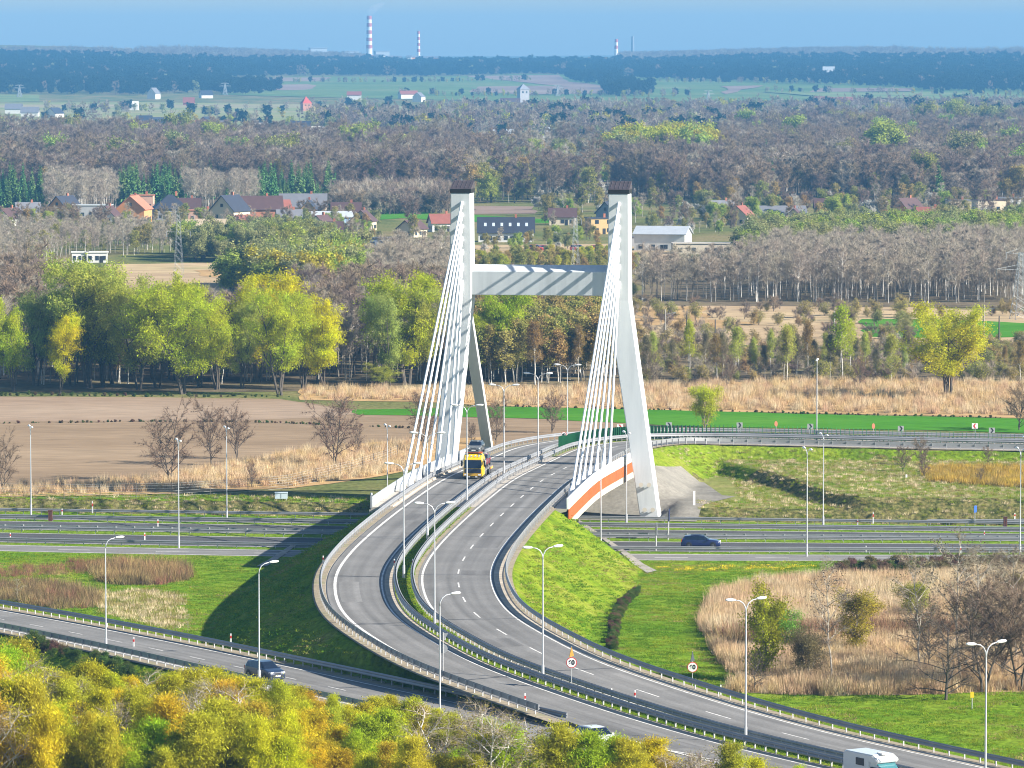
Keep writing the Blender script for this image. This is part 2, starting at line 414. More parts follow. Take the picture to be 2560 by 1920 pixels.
M_gutter = mat2('concrete_gutter', [(0.3, (0.38, 0.32, 0.25)), (0.5, (0.46, 0.40, 0.32)), (0.7, (0.52, 0.46, 0.38))], scale=0.3, detail=6, fine=(1.5, 0.12))
def asphalt(name, c, streak=0.22):
    m, t, b = new_mat(name); N, L = t.nodes, t.links
    uv = N.new('ShaderNodeUVMap'); uv.uv_map = 'lane'
    mp = N.new('ShaderNodeMapping'); mp.inputs['Scale'].default_value = (0.9, 0.012, 1); L.new(uv.outputs[0], mp.inputs['Vector'])
    n1 = N.new('ShaderNodeTexNoise'); n1.inputs['Scale'].default_value = 1.0; n1.inputs['Detail'].default_value = 6; L.new(mp.outputs[0], n1.inputs['Vector'])
    g = N.new('ShaderNodeNewGeometry')
    n2 = N.new('ShaderNodeTexNoise'); n2.inputs['Scale'].default_value = 0.18; n2.inputs['Detail'].default_value = 8; L.new(g.outputs['Position'], n2.inputs['Vector'])
    n3 = N.new('ShaderNodeTexNoise'); n3.inputs['Scale'].default_value = 4.0; n3.inputs['Detail'].default_value = 3; L.new(g.outputs['Position'], n3.inputs['Vector'])
    def mr(n, a):
        r = N.new('ShaderNodeMapRange'); r.inputs['From Min'].default_value = 0.3; r.inputs['From Max'].default_value = 0.7
        r.inputs['To Min'].default_value = 1 - a; r.inputs['To Max'].default_value = 1 + a; L.new(n.outputs[0], r.inputs['Value']); return r
    a, b2, c3 = mr(n1, streak), mr(n2, 0.12), mr(n3, 0.10)
    m1 = N.new('ShaderNodeMath'); m1.operation = 'MULTIPLY'; L.new(a.outputs[0], m1.inputs[0]); L.new(b2.outputs[0], m1.inputs[1])
    m2 = N.new('ShaderNodeMath'); m2.operation = 'MULTIPLY'; L.new(m1.outputs[0], m2.inputs[0]); L.new(c3.outputs[0], m2.inputs[1])
    sx = N.new('ShaderNodeSeparateXYZ'); L.new(uv.outputs[0], sx.inputs[0])      # wheel tracks along the lane
    w1 = N.new('ShaderNodeMath'); w1.operation = 'MULTIPLY'; w1.inputs[1].default_value = 3.5; L.new(sx.outputs[0], w1.inputs[0])
    w2 = N.new('ShaderNodeMath'); w2.operation = 'COSINE'; L.new(w1.outputs[0], w2.inputs[0])
    w3 = N.new('ShaderNodeMapRange'); w3.inputs['From Min'].default_value = -1; w3.inputs['To Min'].default_value = 0.94; w3.inputs['To Max'].default_value = 1.04; L.new(w2.outputs[0], w3.inputs['Value'])
    m3 = N.new('ShaderNodeMath'); m3.operation = 'MULTIPLY'; L.new(m2.outputs[0], m3.inputs[0]); L.new(w3.outputs[0], m3.inputs[1])
    mx = N.new('ShaderNodeMix'); mx.data_type = 'RGBA'; mx.blend_type = 'MULTIPLY'; mx.inputs['Factor'].default_value = 1
    mx.inputs['A'].default_value = (*c, 1); L.new(m3.outputs[0], mx.inputs['B']); L.new(mx.outputs['Result'], b.inputs['Base Color'])
    b.inputs['Roughness'].default_value = 0.9; b.inputs['Specular IOR Level'].default_value = 0.08
    return m
M_asph = asphalt('worn_asphalt', (0.188, 0.182, 0.173))
M_asph2 = asphalt('motorway_asphalt', (0.085, 0.085, 0.086), 0.2)
M_asph3 = asphalt('ramp_asphalt', (0.20, 0.193, 0.182))
M_mark = mat('road_paint', (0.62, 0.60, 0.56), rough=0.8, noise=0.28, nscale=1.6)
M_tar = mat('tar_seal', (0.05, 0.05, 0.052), rough=0.6)

def grid_axis(parts):
    out = []
    for a, b, st in parts: out += list(np.arange(a, b, st))
    out.append(parts[-1][1]); return np.array(out)
gx = np.r_[-6000, -4000, grid_axis([(-2400, -600, 120), (-600, -200, 40), (-200, -100, 10), (-100, -80, 2.5), (-80, 85, 0.8), (85, 105, 2.5), (105, 200, 10), (200, 600, 40), (600, 2400, 120)]), 4000, 6000]
gy = np.r_[-500, 0, 150, grid_axis([(220, 320, 10), (320, 380, 3), (380, 720, 0.8), (720, 780, 4), (780, 1200, 20), (1200, 3000, 100), (3000, 5200, 200), (5200, 9800, 400), (9800, 16000, 800)]), 24000]
XX, YY = np.meshgrid(gx, gy)
ZZ = gz(XX, YY)
nx_, ny_ = len(gx), len(gy)
vv = np.stack([XX.ravel(), YY.ravel(), ZZ.ravel()], 1)
ii = np.arange(nx_ * ny_).reshape(ny_, nx_)
ff = np.stack([ii[:-1, :-1].ravel(), ii[:-1, 1:].ravel(), ii[1:, 1:].ravel(), ii[1:, :-1].ravel()], 1)
me = D.meshes.new('ground'); me.from_pydata(vv.tolist(), [], ff.tolist()); me.update()
# material zones of the ground: meadow (0), near grass (1), slope grass (2), pale loop grass (3), bank (4)
fc = vv[ff].mean(1); fx_, fy_ = fc[:, 0], fc[:, 1]
zs = vv[ff][:, :, 2]; steep = zs.max(1) - zs.min(1)
mi = np.zeros(len(ff), int)
nearz = (fy_ < Nx(fx_)) & (fy_ > 300)
mi[nearz] = 1
loop = (fy_ > Fx(fx_)) & (fy_ < 690) & (fx_ > 14)
mi[loop] = 3
left_bank = (fy_ > Fx(fx_)) & (fy_ < Fx(fx_) + 14) & (fx_ <= 14)
mi[left_bank] = 1
mi[(steep > 0.2) & (fy_ < 720) & (fy_ > 320)] = 2
bank = (fy_ > Fx(fx_) - 1) & (fy_ < Fx(fx_) + 7) & (steep > 0.12)
mi[bank] = 4
mi[(np.abs(fy_ - 650) < 60) & (fx_ > 14) & (steep > 0.2) & (fy_ < Fx(fx_) + 46) & (fc[:, 2] < 3.3) & (fx_ > 25)] = 4
mi[(fy_ >= Nx(fx_) - 0.5) & (fy_ <= Fx(fx_) + 1.2) & (np.abs(fx_) < 200)] = 1
for m in (M_ground, M_grass, M_slope, M_pale, M_rough): me.materials.append(m)
me.polygons.foreach_set('material_index', mi.tolist()); me.polygons.foreach_set('use_smooth', [True] * len(ff))
ground = D.objects.new('ground', me); COL.objects.link(ground); structure(ground)

def ragged(poly, step, amp, seed):
    """subdivide an outline and shake it a little"""
    r = random.Random(seed); out = []
    for i in range(len(poly)):
        a, b = poly[i], poly[(i + 1) % len(poly)]
        L = math.hypot(b[0] - a[0], b[1] - a[1]); n = max(1, int(L / step))
        for k in range(n):
            t = k / n
            out.append((a[0] + (b[0] - a[0]) * t + r.uniform(-amp, amp), a[1] + (b[1] - a[1]) * t + r.uniform(-amp, amp)))
    return out
def drape(name, poly, m, off=0.05, cell=None, kind='structure', rag=None, seed=1):
    """a sheet lying on the terrain inside an outline (world x, y)"""
    if rag: poly = ragged(poly, rag[0], rag[1], seed)
    bm = bmesh.new(); vs = [bm.verts.new((p[0], p[1], 0)) for p in poly]
    bm.faces.new(vs)
    if cell:
        xs = [p[0] for p in poly]; ys = [p[1] for p in poly]
        for ax, lo, hi in ((0, min(xs), max(xs)), (1, min(ys), max(ys))):
            c = math.ceil(lo / cell) * cell
            while c < hi:
                co = [0, 0, 0]; no = [0, 0, 0]; co[ax] = c; no[ax] = 1
                bmesh.ops.bisect_plane(bm, geom=bm.verts[:] + bm.edges[:] + bm.faces[:], plane_co=co, plane_no=no)
                c += cell
    bmesh.ops.triangulate(bm, faces=bm.faces[:])
    co = np.array([v.co[:2] for v in bm.verts]); z = gz(co[:, 0], co[:, 1])
    for v, h in zip(bm.verts, z): v.co.z = h + off
    for f in bm.faces:
        if f.normal.z < 0: f.normal_flip()
        f.smooth = True
    me = D.meshes.new(name); bm.to_mesh(me); bm.free(); me.materials.append(m)
    o = D.objects.new(name, me); COL.objects.link(o)
    if kind: o['kind'] = kind
    return o
def Wp(pts, disp=True):
    """photo outline to ground outline"""
    out = []
    for a, b in pts:
        if disp: a, b = Dn(a, b)
        x, y, z = G(a, b); out.append((x, y))
    return out

# fields -----------------------------------------------------------------
drape('field_ploughed', Wp([(-120, 856), (300, 858), (600, 862), (760, 884), (900, 900), (1180, 905), (1500, 922), (1520, 934), (1300, 948), (1100, 962), (880, 975), (700, 985), (560, 1000), (470, 1010), (300, 1035), (120, 1050), (-120, 1052)]), M_soil, 0.03, rag=(6, 0.5), seed=3)
drape('field_ploughed', Wp([(-120, 857), (300, 859), (620, 866), (780, 893), (700, 902), (500, 909), (250, 910), (-120, 912)]), M_soil2, 0.05, rag=(6, 0.5), seed=4)
drape('field_crop', Wp([(760, 886), (900, 884), (1100, 879), (1500, 888), (1800, 897), (2200, 905), (2300, 908), (2300, 938), (2000, 930), (1500, 923), (1180, 906), (900, 898), (770, 897)]), M_crop, 0.08, rag=(5, 0.5), seed=5)
drape('field_reeds', Wp([(640, 842), (1000, 842), (1300, 838), (1700, 822), (2240, 825), (2300, 905), (1900, 897), (1500, 888), (1100, 879), (900, 868), (640, 864)]), M_reed, 0.05, rag=(6, 1.0), seed=6)
drape('field_reeds', Wp([(-120, 1058), (100, 1052), (300, 1036), (470, 1008), (640, 972), (860, 952), (1060, 945), (1060, 985), (900, 1010), (830, 1030), (640, 1055), (300, 1070), (-120, 1076)]), M_reed, 0.07, rag=(4, 0.8), seed=7)
drape('field_dry', Wp([(1040, 740), (1100, 655), (1370, 660), (1700, 655), (2260, 675), (2260, 745), (1700, 748), (1300, 742)]), M_reedp, 0.06, rag=(15, 2), seed=8)
drape('field_reeds', Wp([(1380, 668), (1520, 662), (1530, 690), (1640, 700), (1560, 712), (1380, 700)]), M_reed, 0.12, rag=(8, 1.5), seed=9)
drape('field_crop', Wp([(1860, 690), (2020, 690), (2240, 700), (2240, 728), (2050, 732), (1870, 728)]), M_crop, 0.10, rag=(10, 1), seed=10)
drape('field_dry', Wp([(230, 572), (420, 568), (700, 580), (900, 590), (900, 640), (600, 650), (250, 640)]), M_reedp, 0.06, rag=(15, 2), seed=11)
drape('field_reeds', Wp([(420, 585), (620, 572), (640, 585), (450, 600)]), M_reed, 0.10, rag=(8, 1.5), seed=12)
drape('field_crop', Wp([(770, 458), (860, 456), (1040, 465), (1190, 475), (1190, 482), (1030, 480), (880, 472), (770, 478)]), M_crop, 0.10, rag=(20, 2), seed=13)
drape('field_dry', Wp([(1020, 445), (1150, 447), (1160, 462), (1020, 463)]), M_farsoil, 0.14, rag=(20, 2), seed=14)
drape('field_crop', Wp([(1050, 366), (1250, 363), (1255, 380), (1050, 383)]), M_crop, 0.10, rag=(25, 2), seed=15)
drape('field_reeds', Wp([(1050, 384), (1250, 381), (1450, 395), (1450, 402), (1200, 392), (1050, 390)]), M_farsoil, 0.10, rag=(25, 2), seed=16)
M_ff1 = mat2('far_pasture', [(0.3, (0.13, 0.19, 0.07)), (0.5, (0.18, 0.23, 0.085)), (0.7, (0.23, 0.25, 0.11))], scale=0.01, detail=6, fine=(0.08, 0.15), stretch=(0.3, 1, 1))
drape('field_pasture', Wp([(380, 272), (560, 262), (700, 266), (700, 281), (560, 285), (380, 283)]), M_ff1, 0.2, rag=(60, 6), seed=17)
drape('field_pasture', Wp([(500, 286), (800, 288), (800, 294), (500, 292)]), M_ff1, 0.2, rag=(60, 6), seed=18)
drape('field_pasture', Wp([(-60, 205), (85, 205), (85, 220), (-60, 221)]), M_ff1, 0.4, cell=400, seed=18)
M_ff2 = mat2('pale_valley_meadow', [(0.3, (0.17, 0.20, 0.075)), (0.48, (0.24, 0.26, 0.10)), (0.6, (0.30, 0.27, 0.14)), (0.75, (0.34, 0.26, 0.18))], scale=0.006, detail=7, fine=(0.05, 0.18), stretch=(0.25, 1, 1))
drape('field_valley', Wp([(-90, 222), (300, 221), (680, 226), (1000, 232), (1350, 232), (1700, 238), (1700, 246), (1000, 250), (700, 258), (690, 300), (1040, 312), (1290, 322), (1290, 336), (1000, 334), (640, 330), (420, 322), (-90, 318)]), M_ff2, 0.25, rag=(80, 8), seed=70)
drape('field_valley', Wp([(230, 262), (420, 268), (640, 290), (640, 300), (380, 300), (220, 284)]), M_farsoil, 0.35, rag=(60, 6), seed=71)
drape('field_yard', Wp([(1030, 530), (1420, 527), (1480, 560), (1380, 572), (1030, 574)]), M_reedp, 0.16, rag=(10, 1.5), seed=72)
# hill fields
for i, (pl, m) in enumerate([
        ([(480, 168), (700, 166), (1150, 160), (1500, 168), (2260, 190), (2260, 240), (1900, 232), (1400, 226), (900, 215), (480, 205)], M_farfield),
        ([(540, 186), (660, 183), (720, 190), (640, 196), (540, 196)], M_farsoil),
        ([(520, 170), (760, 168), (860, 171), (700, 176), (520, 177)], M_farsoil),
        ([(1000, 165), (1200, 163), (1240, 178), (1330, 190), (1300, 196), (1120, 178)], M_farsoil),
        ([(990, 189), (1180, 187), (1320, 191), (1310, 203), (1150, 206), (1000, 200)], M_farsoil),
        ([(1560, 188), (1640, 186), (1600, 200), (1570, 205)], M_farsoil),
        ([(1760, 192), (1980, 192), (1980, 199), (1740, 200)], M_farsoil),
        ([(1800, 215), (2260, 222), (2260, 234), (1950, 230)], M_farsoil),
        ([(760, 195), (950, 190), (980, 197), (900, 203)], M_ff1),
        ([(1640, 200), (1950, 201), (2260, 207), (2260, 218), (1800, 213)], M_ff1)]):
    drape('field_hill', Wp(pl), m, 0.5 + 0.35 * (i > 0) + 0.05 * i, cell=300, rag=(120, 8), seed=20 + i)

# ================================================================== roads
def strip(name, pts_a, pts_b, m, kind='structure', parent=None, uva=None):
    """a ribbon between two rows of points"""
    n = len(pts_a); vs = list(pts_a) + list(pts_b); fs = [(i, i + 1, n + i + 1, n + i) for i in range(n - 1)]
    me = D.meshes.new(name); me.from_pydata([tuple(map(float, v)) for v in vs], [], fs); me.update()
    if me.polygons and me.polygons[0].normal.z < 0: me.flip_normals()
    uv = me.uv_layers.new(name='lane')
    s = np.r_[0, np.cumsum(np.linalg.norm(np.diff(np.array(pts_a)[:, :2], axis=0), axis=1))]
    wd = float(np.linalg.norm(np.array(pts_a[0]) - np.array(pts_b[0])))
    vu = [(0.0, s[i]) for i in range(n)] + [(wd, s[i]) for i in range(n)]
    buf = []
    for l in me.loops: buf += list(vu[l.vertex_index])
    uv.data.foreach_set('uv', buf)
    me.materials.append(m); o = D.objects.new(name, me); COL.objects.link(o)
    if kind: o['kind'] = kind
    if parent: o.parent = parent
    return o
def rstrip(name, a, b, m, dz, i0=0, i1=None, **k):
    i1 = len(ROAD) - 1 if i1 is None else i1
    ids = range(i0, i1 + 1)
    return strip(name, [road_at(a, i, dz) for i in ids], [road_at(b, i, dz) for i in ids], m, **k)
def lstrip_(name, a, b, m, dz, i0=0, i1=None, **k):
    i1 = len(LROAD) - 1 if i1 is None else i1
    ids = range(i0, i1 + 1)
    return strip(name, [lroad_at(a, i, dz) for i in ids], [lroad_at(b, i, dz) for i in ids], m, **k)
NR = len(ROAD) - 1
# index of the gore on both roads
GORE = (P(1388, 1810, 5.3))
I_G = min(range(len(ROAD)), key=lambda i: math.hypot(road_at(-8.2, i)[0] - GORE[0], road_at(-8.2, i)[1] - GORE[1]))
L_G = min(range(len(LROAD)), key=lambda i: math.hypot(LROAD[i, 0] - GORE[0], LROAD[i, 1] - GORE[1]))
for nm, i0, i1 in (('road_verge', 0, I_B0 - 2), ('road_verge', I_B1 + 2, NR)):
    rstrip(nm, -9.05, -7.4, M_verge, 0.0, max(i0, I_G - 1), i1); rstrip(nm, 0.9, 1.75, M_verge, 0.0, i0, i1); rstrip(nm, 8.8, 10.85, M_verge, 0.0, i0, i1)
    rstrip('median_grass', -1.1, 1.0, M_slope, 0.004, i0, i1)
rstrip('road_gutter', -1.95, -1.0, M_gutter, 0.008); rstrip('road_gutter', 8.95, 9.85, M_gutter, 0.008)
rstrip('road_gutter', -7.75, -7.4, M_gutter, 0.003, I_G)
rstrip('carriageway_left', -7.6, -1.9, M_asph, 0.014); rstrip('carriageway_right', 1.45, 9.0, M_asph, 0.014)
rstrip('tar_seam', -1.12, -1.0, M_tar, 0.02, 0, I_B0); rstrip('tar_seam', 9.85, 9.98, M_tar, 0.02, 0, I_B0)
rstrip('tar_seam', -7.68, -7.58, M_tar, 0.019, I_G)
rstrip('road_marking_edge', -6.95, -6.65, M_mark, 0.022, I_G + 6); rstrip('road_marking_edge', -2.25, -2.1, M_mark, 0.022)
rstrip('road_marking_edge', 1.72, 1.95, M_mark, 0.022); rstrip('road_marking_edge', 8.6, 8.78, M_mark, 0.022)
def dashes(name, at, n, off, length, pitch, wdt, start=0.0, dz=0.022, m=None):
    vs, fs = [], []
    s = start
    while s + length < n - 1:
        k = np.linspace(s, s + length, 4); rows = []
        for q in k:
            i = int(q); t = q - i
            for o in (off - wdt / 2, off + wdt / 2):
                a, b = at(o, i, dz), at(o, i + 1, dz)
                rows.append(tuple(a[j] + (b[j] - a[j]) * t for j in range(3)))
        b0 = len(vs); vs += rows
        for q in range(3): fs.append((b0 + 2 * q, b0 + 2 * q + 1, b0 + 2 * q + 3, b0 + 2 * q + 2))
        s += pitch
    me = D.meshes.new(name); me.from_pydata(vs, [], fs); me.update()
    if me.polygons[0].normal.z < 0: me.flip_normals()
    me.materials.append(m or M_mark); o = D.objects.new(name, me); COL.objects.link(o); structure(o); return o
dashes('road_marking_dashes', road_at, len(ROAD), 5.4, 4.0, 12.0, 0.16, start=7.0)
# tar joints across the carriageways
vs, fs = [], []
def cross(at, i, a, b, wdt, dz, skew=0.0):
    o = len(vs); t = wdt
    p, q = at(a, i, dz), at(b, i, dz); p2, q2 = at(a, i + 1, dz), at(b, i + 1, dz)
    for u, v, k in ((p, p2, 0), (q, q2, skew), (q, q2, skew + t), (p, p2, t)): vs.append(tuple(u[j] + (v[j] - u[j]) * k for j in range(3)))
    fs.append((o, o + 1, o + 2, o + 3))
for ny_t in (1273, 1347, 1447, 1562, 1696, 1240):
    i = min(range(len(ROAD) - 60), key=lambda k: abs((HC - ROAD[k, 2]) * F / max(1, ROAD[k, 1]) + HOR - ny_t))
    cross(road_at, i, -7.6, -1.95, 0.22, 0.026, 0.6); cross(road_at, i + 2, 1.5, 9.0, 0.2, 0.026, -0.5)
me = D.meshes.new('tar_joints'); me.from_pydata(vs, [], fs); me.update()
me.materials.append(M_tar); o = D.objects.new('tar_joints', me); COL.objects.link(o); structure(o)
M_patch = asphalt('asphalt_patch', (0.158, 0.153, 0.147)); M_patch2 = asphalt('pale_asphalt_patch', (0.208, 0.201, 0.190))
for i0, n_, a, b, m in ((70, 9, 5.7, 8.9, M_patch2), (96, 5, 1.9, 5.2, M_patch), (128, 16, -6.4, -4.4, M_patch2), (150, 4, 5.7, 8.6, M_patch), (176, 12, 5.8, 8.2, M_patch), (44, 14, -6.6, -4.3, M_patch), (30, 10, 2.1, 5.0, M_patch2), (205, 8, -5.0, -2.4, M_patch)):
    rstrip('asphalt_patch', a, b, m, 0.018, i0, i0 + n_)
# lower road
NL = len(LROAD) - 1
lstrip_('lower_road_verge', -6.3, 6.0, M_verge, 0.0, L_G)
lstrip_('lower_road', -4.6, 4.6, M_asph3, 0.008, 0)
lstrip_('lower_road_marking_edge', -4.25, -4.05, M_mark, 0.018); lstrip_('lower_road_marking_edge', 3.75, 3.93, M_mark, 0.018, L_G - 2)
dashes('lower_road_marking_dashes', lroad_at, len(LROAD), 0.0, 3.4, 9.9, 0.15, start=2.0, dz=0.02)
# paved gore nose where the roads meet
def l_match(i, off, loff=4.5):
    p = road_at(off, i); return min(range(len(LROAD)), key=lambda j: math.hypot(lroad_at(loff, j)[0] - p[0], lroad_at(loff, j)[1] - p[1]))
GI = list(range(0, I_G + 2))
strip('gore_asphalt', [road_at(-7.5, i, 0.011) for i in GI], [lroad_at(4.4, l_match(i, -7.6), 0.012) for i in GI], M_asph)
# gore chevrons
vs, fs = [], []
for k in range(16, I_G - 8, 3):
    j = l_match(k, -7.6); a0, a1 = road_at(-7.6, k, 0.034), road_at(-7.6, k + 1, 0.034); b0, b1 = lroad_at(4.5, max(j - 3, 0), 0.034), lroad_at(4.5, max(j - 2, 1), 0.034)
    if math.hypot(a0[0] - b0[0], a0[1] - b0[1]) > 8 or math.hypot(a0[0] - b0[0], a0[1] - b0[1]) < 0.8: continue
    o = len(vs); vs += [a0, a1, b1, b0]; fs.append((o, o + 1, o + 2, o + 3))
if fs:
    me = D.meshes.new('road_marking_gore'); me.from_pydata(vs, [], fs); me.update()
    if me.polygons[0].normal.z < 0: me.flip_normals()
    me.materials.append(M_mark); o = D.objects.new('road_marking_gore', me); COL.objects.link(o); structure(o)
rstrip('road_marking_edge', -7.75, -7.5, M_mark, 0.034, 0, I_G - 4)

# motorway ---------------------------------------------------------------
mx_ = np.arange(-130, 140, 3.0)
def mw(t, dz): return [(x, float(Nx(x) + (Fx(x) - Nx(x)) * t / 48.0), dz) for x in mx_]
def mstrip(name, a, b, m, dz): return strip(name, mw(a, dz), mw(b, dz), m)
mstrip('slip_road', 0.0, 7.6, M_asph3, 0.012); mstrip('motorway_carriageway', 10.4, 22.6, M_asph2, 0.012)
mstrip('motorway_carriageway', 26.6, 37.6, M_asph2, 0.012); mstrip('slip_road', 40.2, 46.4, M_asph2, 0.012)
for t in (0.35, 6.7, 10.9, 22.0, 27.1, 37.1, 40.6, 46.0): mstrip('motorway_marking_edge', t, t + 0.26, M_mark, 0.022)
def mw_at(t0):
    def f(o, i, dz):
        x = -130 + i * 1.0; return (x, float(Nx(x) + (Fx(x) - Nx(x)) * (t0 + o) / 48.0), dz)
    return f
for nm, t, ln, pt, st in (('slip_road_marking_dashes', 3.4, 4, 12, 3), ('motorway_marking_dashes', 15.8, 4, 12, 6), ('motorway_marking_dashes', 32.2, 4, 12, 1), ('slip_road_marking_dashes', 43.2, 4, 12, 5)):
    dashes(nm, mw_at(t), 268, 0.0, ln, pt, 0.24, start=st, dz=0.022)
# ================================================================== bridge
M_white = mat('white_steel', (0.74, 0.75, 0.75), rough=0.45, noise=0.05, nscale=0.25)
M_cable = mat('white_cable_sheath', (0.80, 0.81, 0.80), rough=0.4)
M_conc_l = mat2('pylon_paint', [(0.3, (0.47, 0.495, 0.505)), (0.5, (0.55, 0.575, 0.585)), (0.7, (0.59, 0.615, 0.62))], scale=0.9, stretch=(1, 1, 0.07), detail=6, rough=0.5, fine=(0.3, 0.03), spec=0.3)
M_cap = mat('dark_cap_sheet', (0.060, 0.048, 0.052), rough=0.55, noise=0.2, nscale=1.5)
M_capband = mat('black_cap_band', (0.012, 0.010, 0.010), rough=0.5)
M_orange = mat('orange_fascia', (0.42, 0.085, 0.012), rough=0.55, noise=0.10, nscale=0.5)
M_beigec = mat('beige_concrete', (0.43, 0.40, 0.33), rough=0.8, noise=0.10, nscale=0.3)
M_walk = mat('footway_concrete', (0.40, 0.36, 0.31), rough=0.9, noise=0.10, nscale=0.6)
M_galv = mat('galvanised_steel', (0.27, 0.275, 0.285), rough=0.5, metal=0.3, noise=0.12, nscale=0.7)
M_post = mat('galvanised_post', (0.42, 0.42, 0.42), rough=0.5, metal=0.25)
M_pole = mat('lamp_pole_grey', (0.52, 0.53, 0.55), rough=0.45, metal=0.3)
M_lampw = mat('lamp_head_white', (0.80, 0.80, 0.78), rough=0.35)
M_black = mat('black_rubber', (0.012, 0.012, 0.013), rough=0.7)
M_glass = mat('dark_glass', (0.010, 0.016, 0.030), rough=0.08, spec=0.7)
M_red = mat('red_paint', (0.55, 0.03, 0.02), rough=0.5)
M_signw = mat('sign_white', (0.78, 0.77, 0.74), rough=0.5)
M_signb = mat('sign_black', (0.015, 0.015, 0.017), rough=0.5)
M_signback = mat('sign_back_grey', (0.36, 0.37, 0.38), rough=0.5, metal=0.4)
M_rust = mat('rusty_brown', (0.10, 0.035, 0.025), rough=0.8, noise=0.3, nscale=2)
M_rim = mat('alloy_rim', (0.42, 0.42, 0.43), rough=0.3, metal=0.8)

B_IDS = list(range(I_B0 - 3, I_B1 + 3))
bridge = thing('cable_stayed_bridge', 'white cable stayed road bridge with two pylons and orange side girder', 'bridge', (ROAD[I_B0, 0], ROAD[I_B0, 1], 0))
bo = Vector(bridge.location)
def rel(p): return (p[0] - bo.x, p[1] - bo.y, p[2] - bo.z)
def section(name, prof, m, ids=B_IDS, parent=bridge, smooth=False):
    """sweep an (offset, dz) outline along the bridge"""
    mb = MB(); mb.loft([[rel(road_at(o, i, dz)) for o, dz in prof] for i in ids]); return mb.build(name, m, parent, smooth)
section('deck', [(-10.75, -0.02), (12.2, -0.02), (12.0, -0.35), (7.5, -1.3), (-6.5, -1.3), (-10.6, -0.4)], M_walk)
section('fascia', [(12.22, -0.06), (12.36, -0.06), (12.36, -1.42), (12.22, -1.42)], M_orange)
section('girder', [(12.30, -1.44), (12.30, -2.25), (11.2, -2.40), (10.2, -1.28), (11.6, -1.28)], M_beigec)
section('girder', [(-10.8, -0.3), (-10.8, -1.7), (-9.8, -1.9), (-8.6, -1.28)], M_beigec)
pr = section('parapet', [(12.08, -0.06), (12.30, -0.06), (12.34, 1.18), (12.06, 1.18)], M_white)
pl = section('parapet', [(-10.62, 0.0), (-10.54, 0.0), (-10.54, 1.12), (-10.62, 1.12)], M_white)
mb = MB()
for i in B_IDS:
    for t in (0.0, 0.5):
        if i == B_IDS[-1]: break
        a, b = road_at(-10.50, i, 0), road_at(-10.50, i + 1, 0); c = [a[j] + (b[j] - a[j]) * t for j in range(3)]
        ang = math.atan2(RT[i, 1], RT[i, 0]); q = rel(c); mb.box((q[0], q[1], q[2] + 0.6), (0.10, 0.10, 1.2), 0, ang)
mb.build('parapet_ribs', M_conc_l, pl)
mb = MB(); q = rel(road_at(-10.55, B_IDS[0], 0)); mb.box((q[0], q[1], q[2] + 0.65), (0.22, 0.22, 1.5)); mb.tube([(q[0], q[1], q[2] + 1.4), (q[0], q[1], q[2] + 1.65)], [0.16, 0.12], 8)
mb.build('end_post', M_signback, pl)
section('footway_kerb', [(10.05, -0.02), (10.5, -0.02), (10.5, 0.16), (10.05, 0.16)], M_gutter)
section('footway_kerb', [(-8.05, -0.02), (-8.45, -0.02), (-8.45, 0.16), (-8.05, 0.16)], M_gutter)
# abutments
for idx in (I_B0 - 2, I_B1 + 1):
    mb = MB(); z = ROAD[idx, 2]
    ring = lambda o, dz, dl: rel((road_at(o, idx, 0)[0] + RT[idx, 0] * dl, road_at(o, idx, 0)[1] + RT[idx, 1] * dl, dz))
    mb.loft([[ring(-10.6, 0.4, -1.2), ring(12.0, 0.4, -1.2), ring(12.0, 0.4, 1.2), ring(-10.6, 0.4, 1.2)],
             [ring(-10.6, z - 1.3, -1.2), ring(12.0, z - 1.3, -1.2), ring(12.0, z - 1.3, 1.2), ring(-10.6, z - 1.3, 1.2)]])
    mb.build('abutment_wall', M_beigec, bridge)
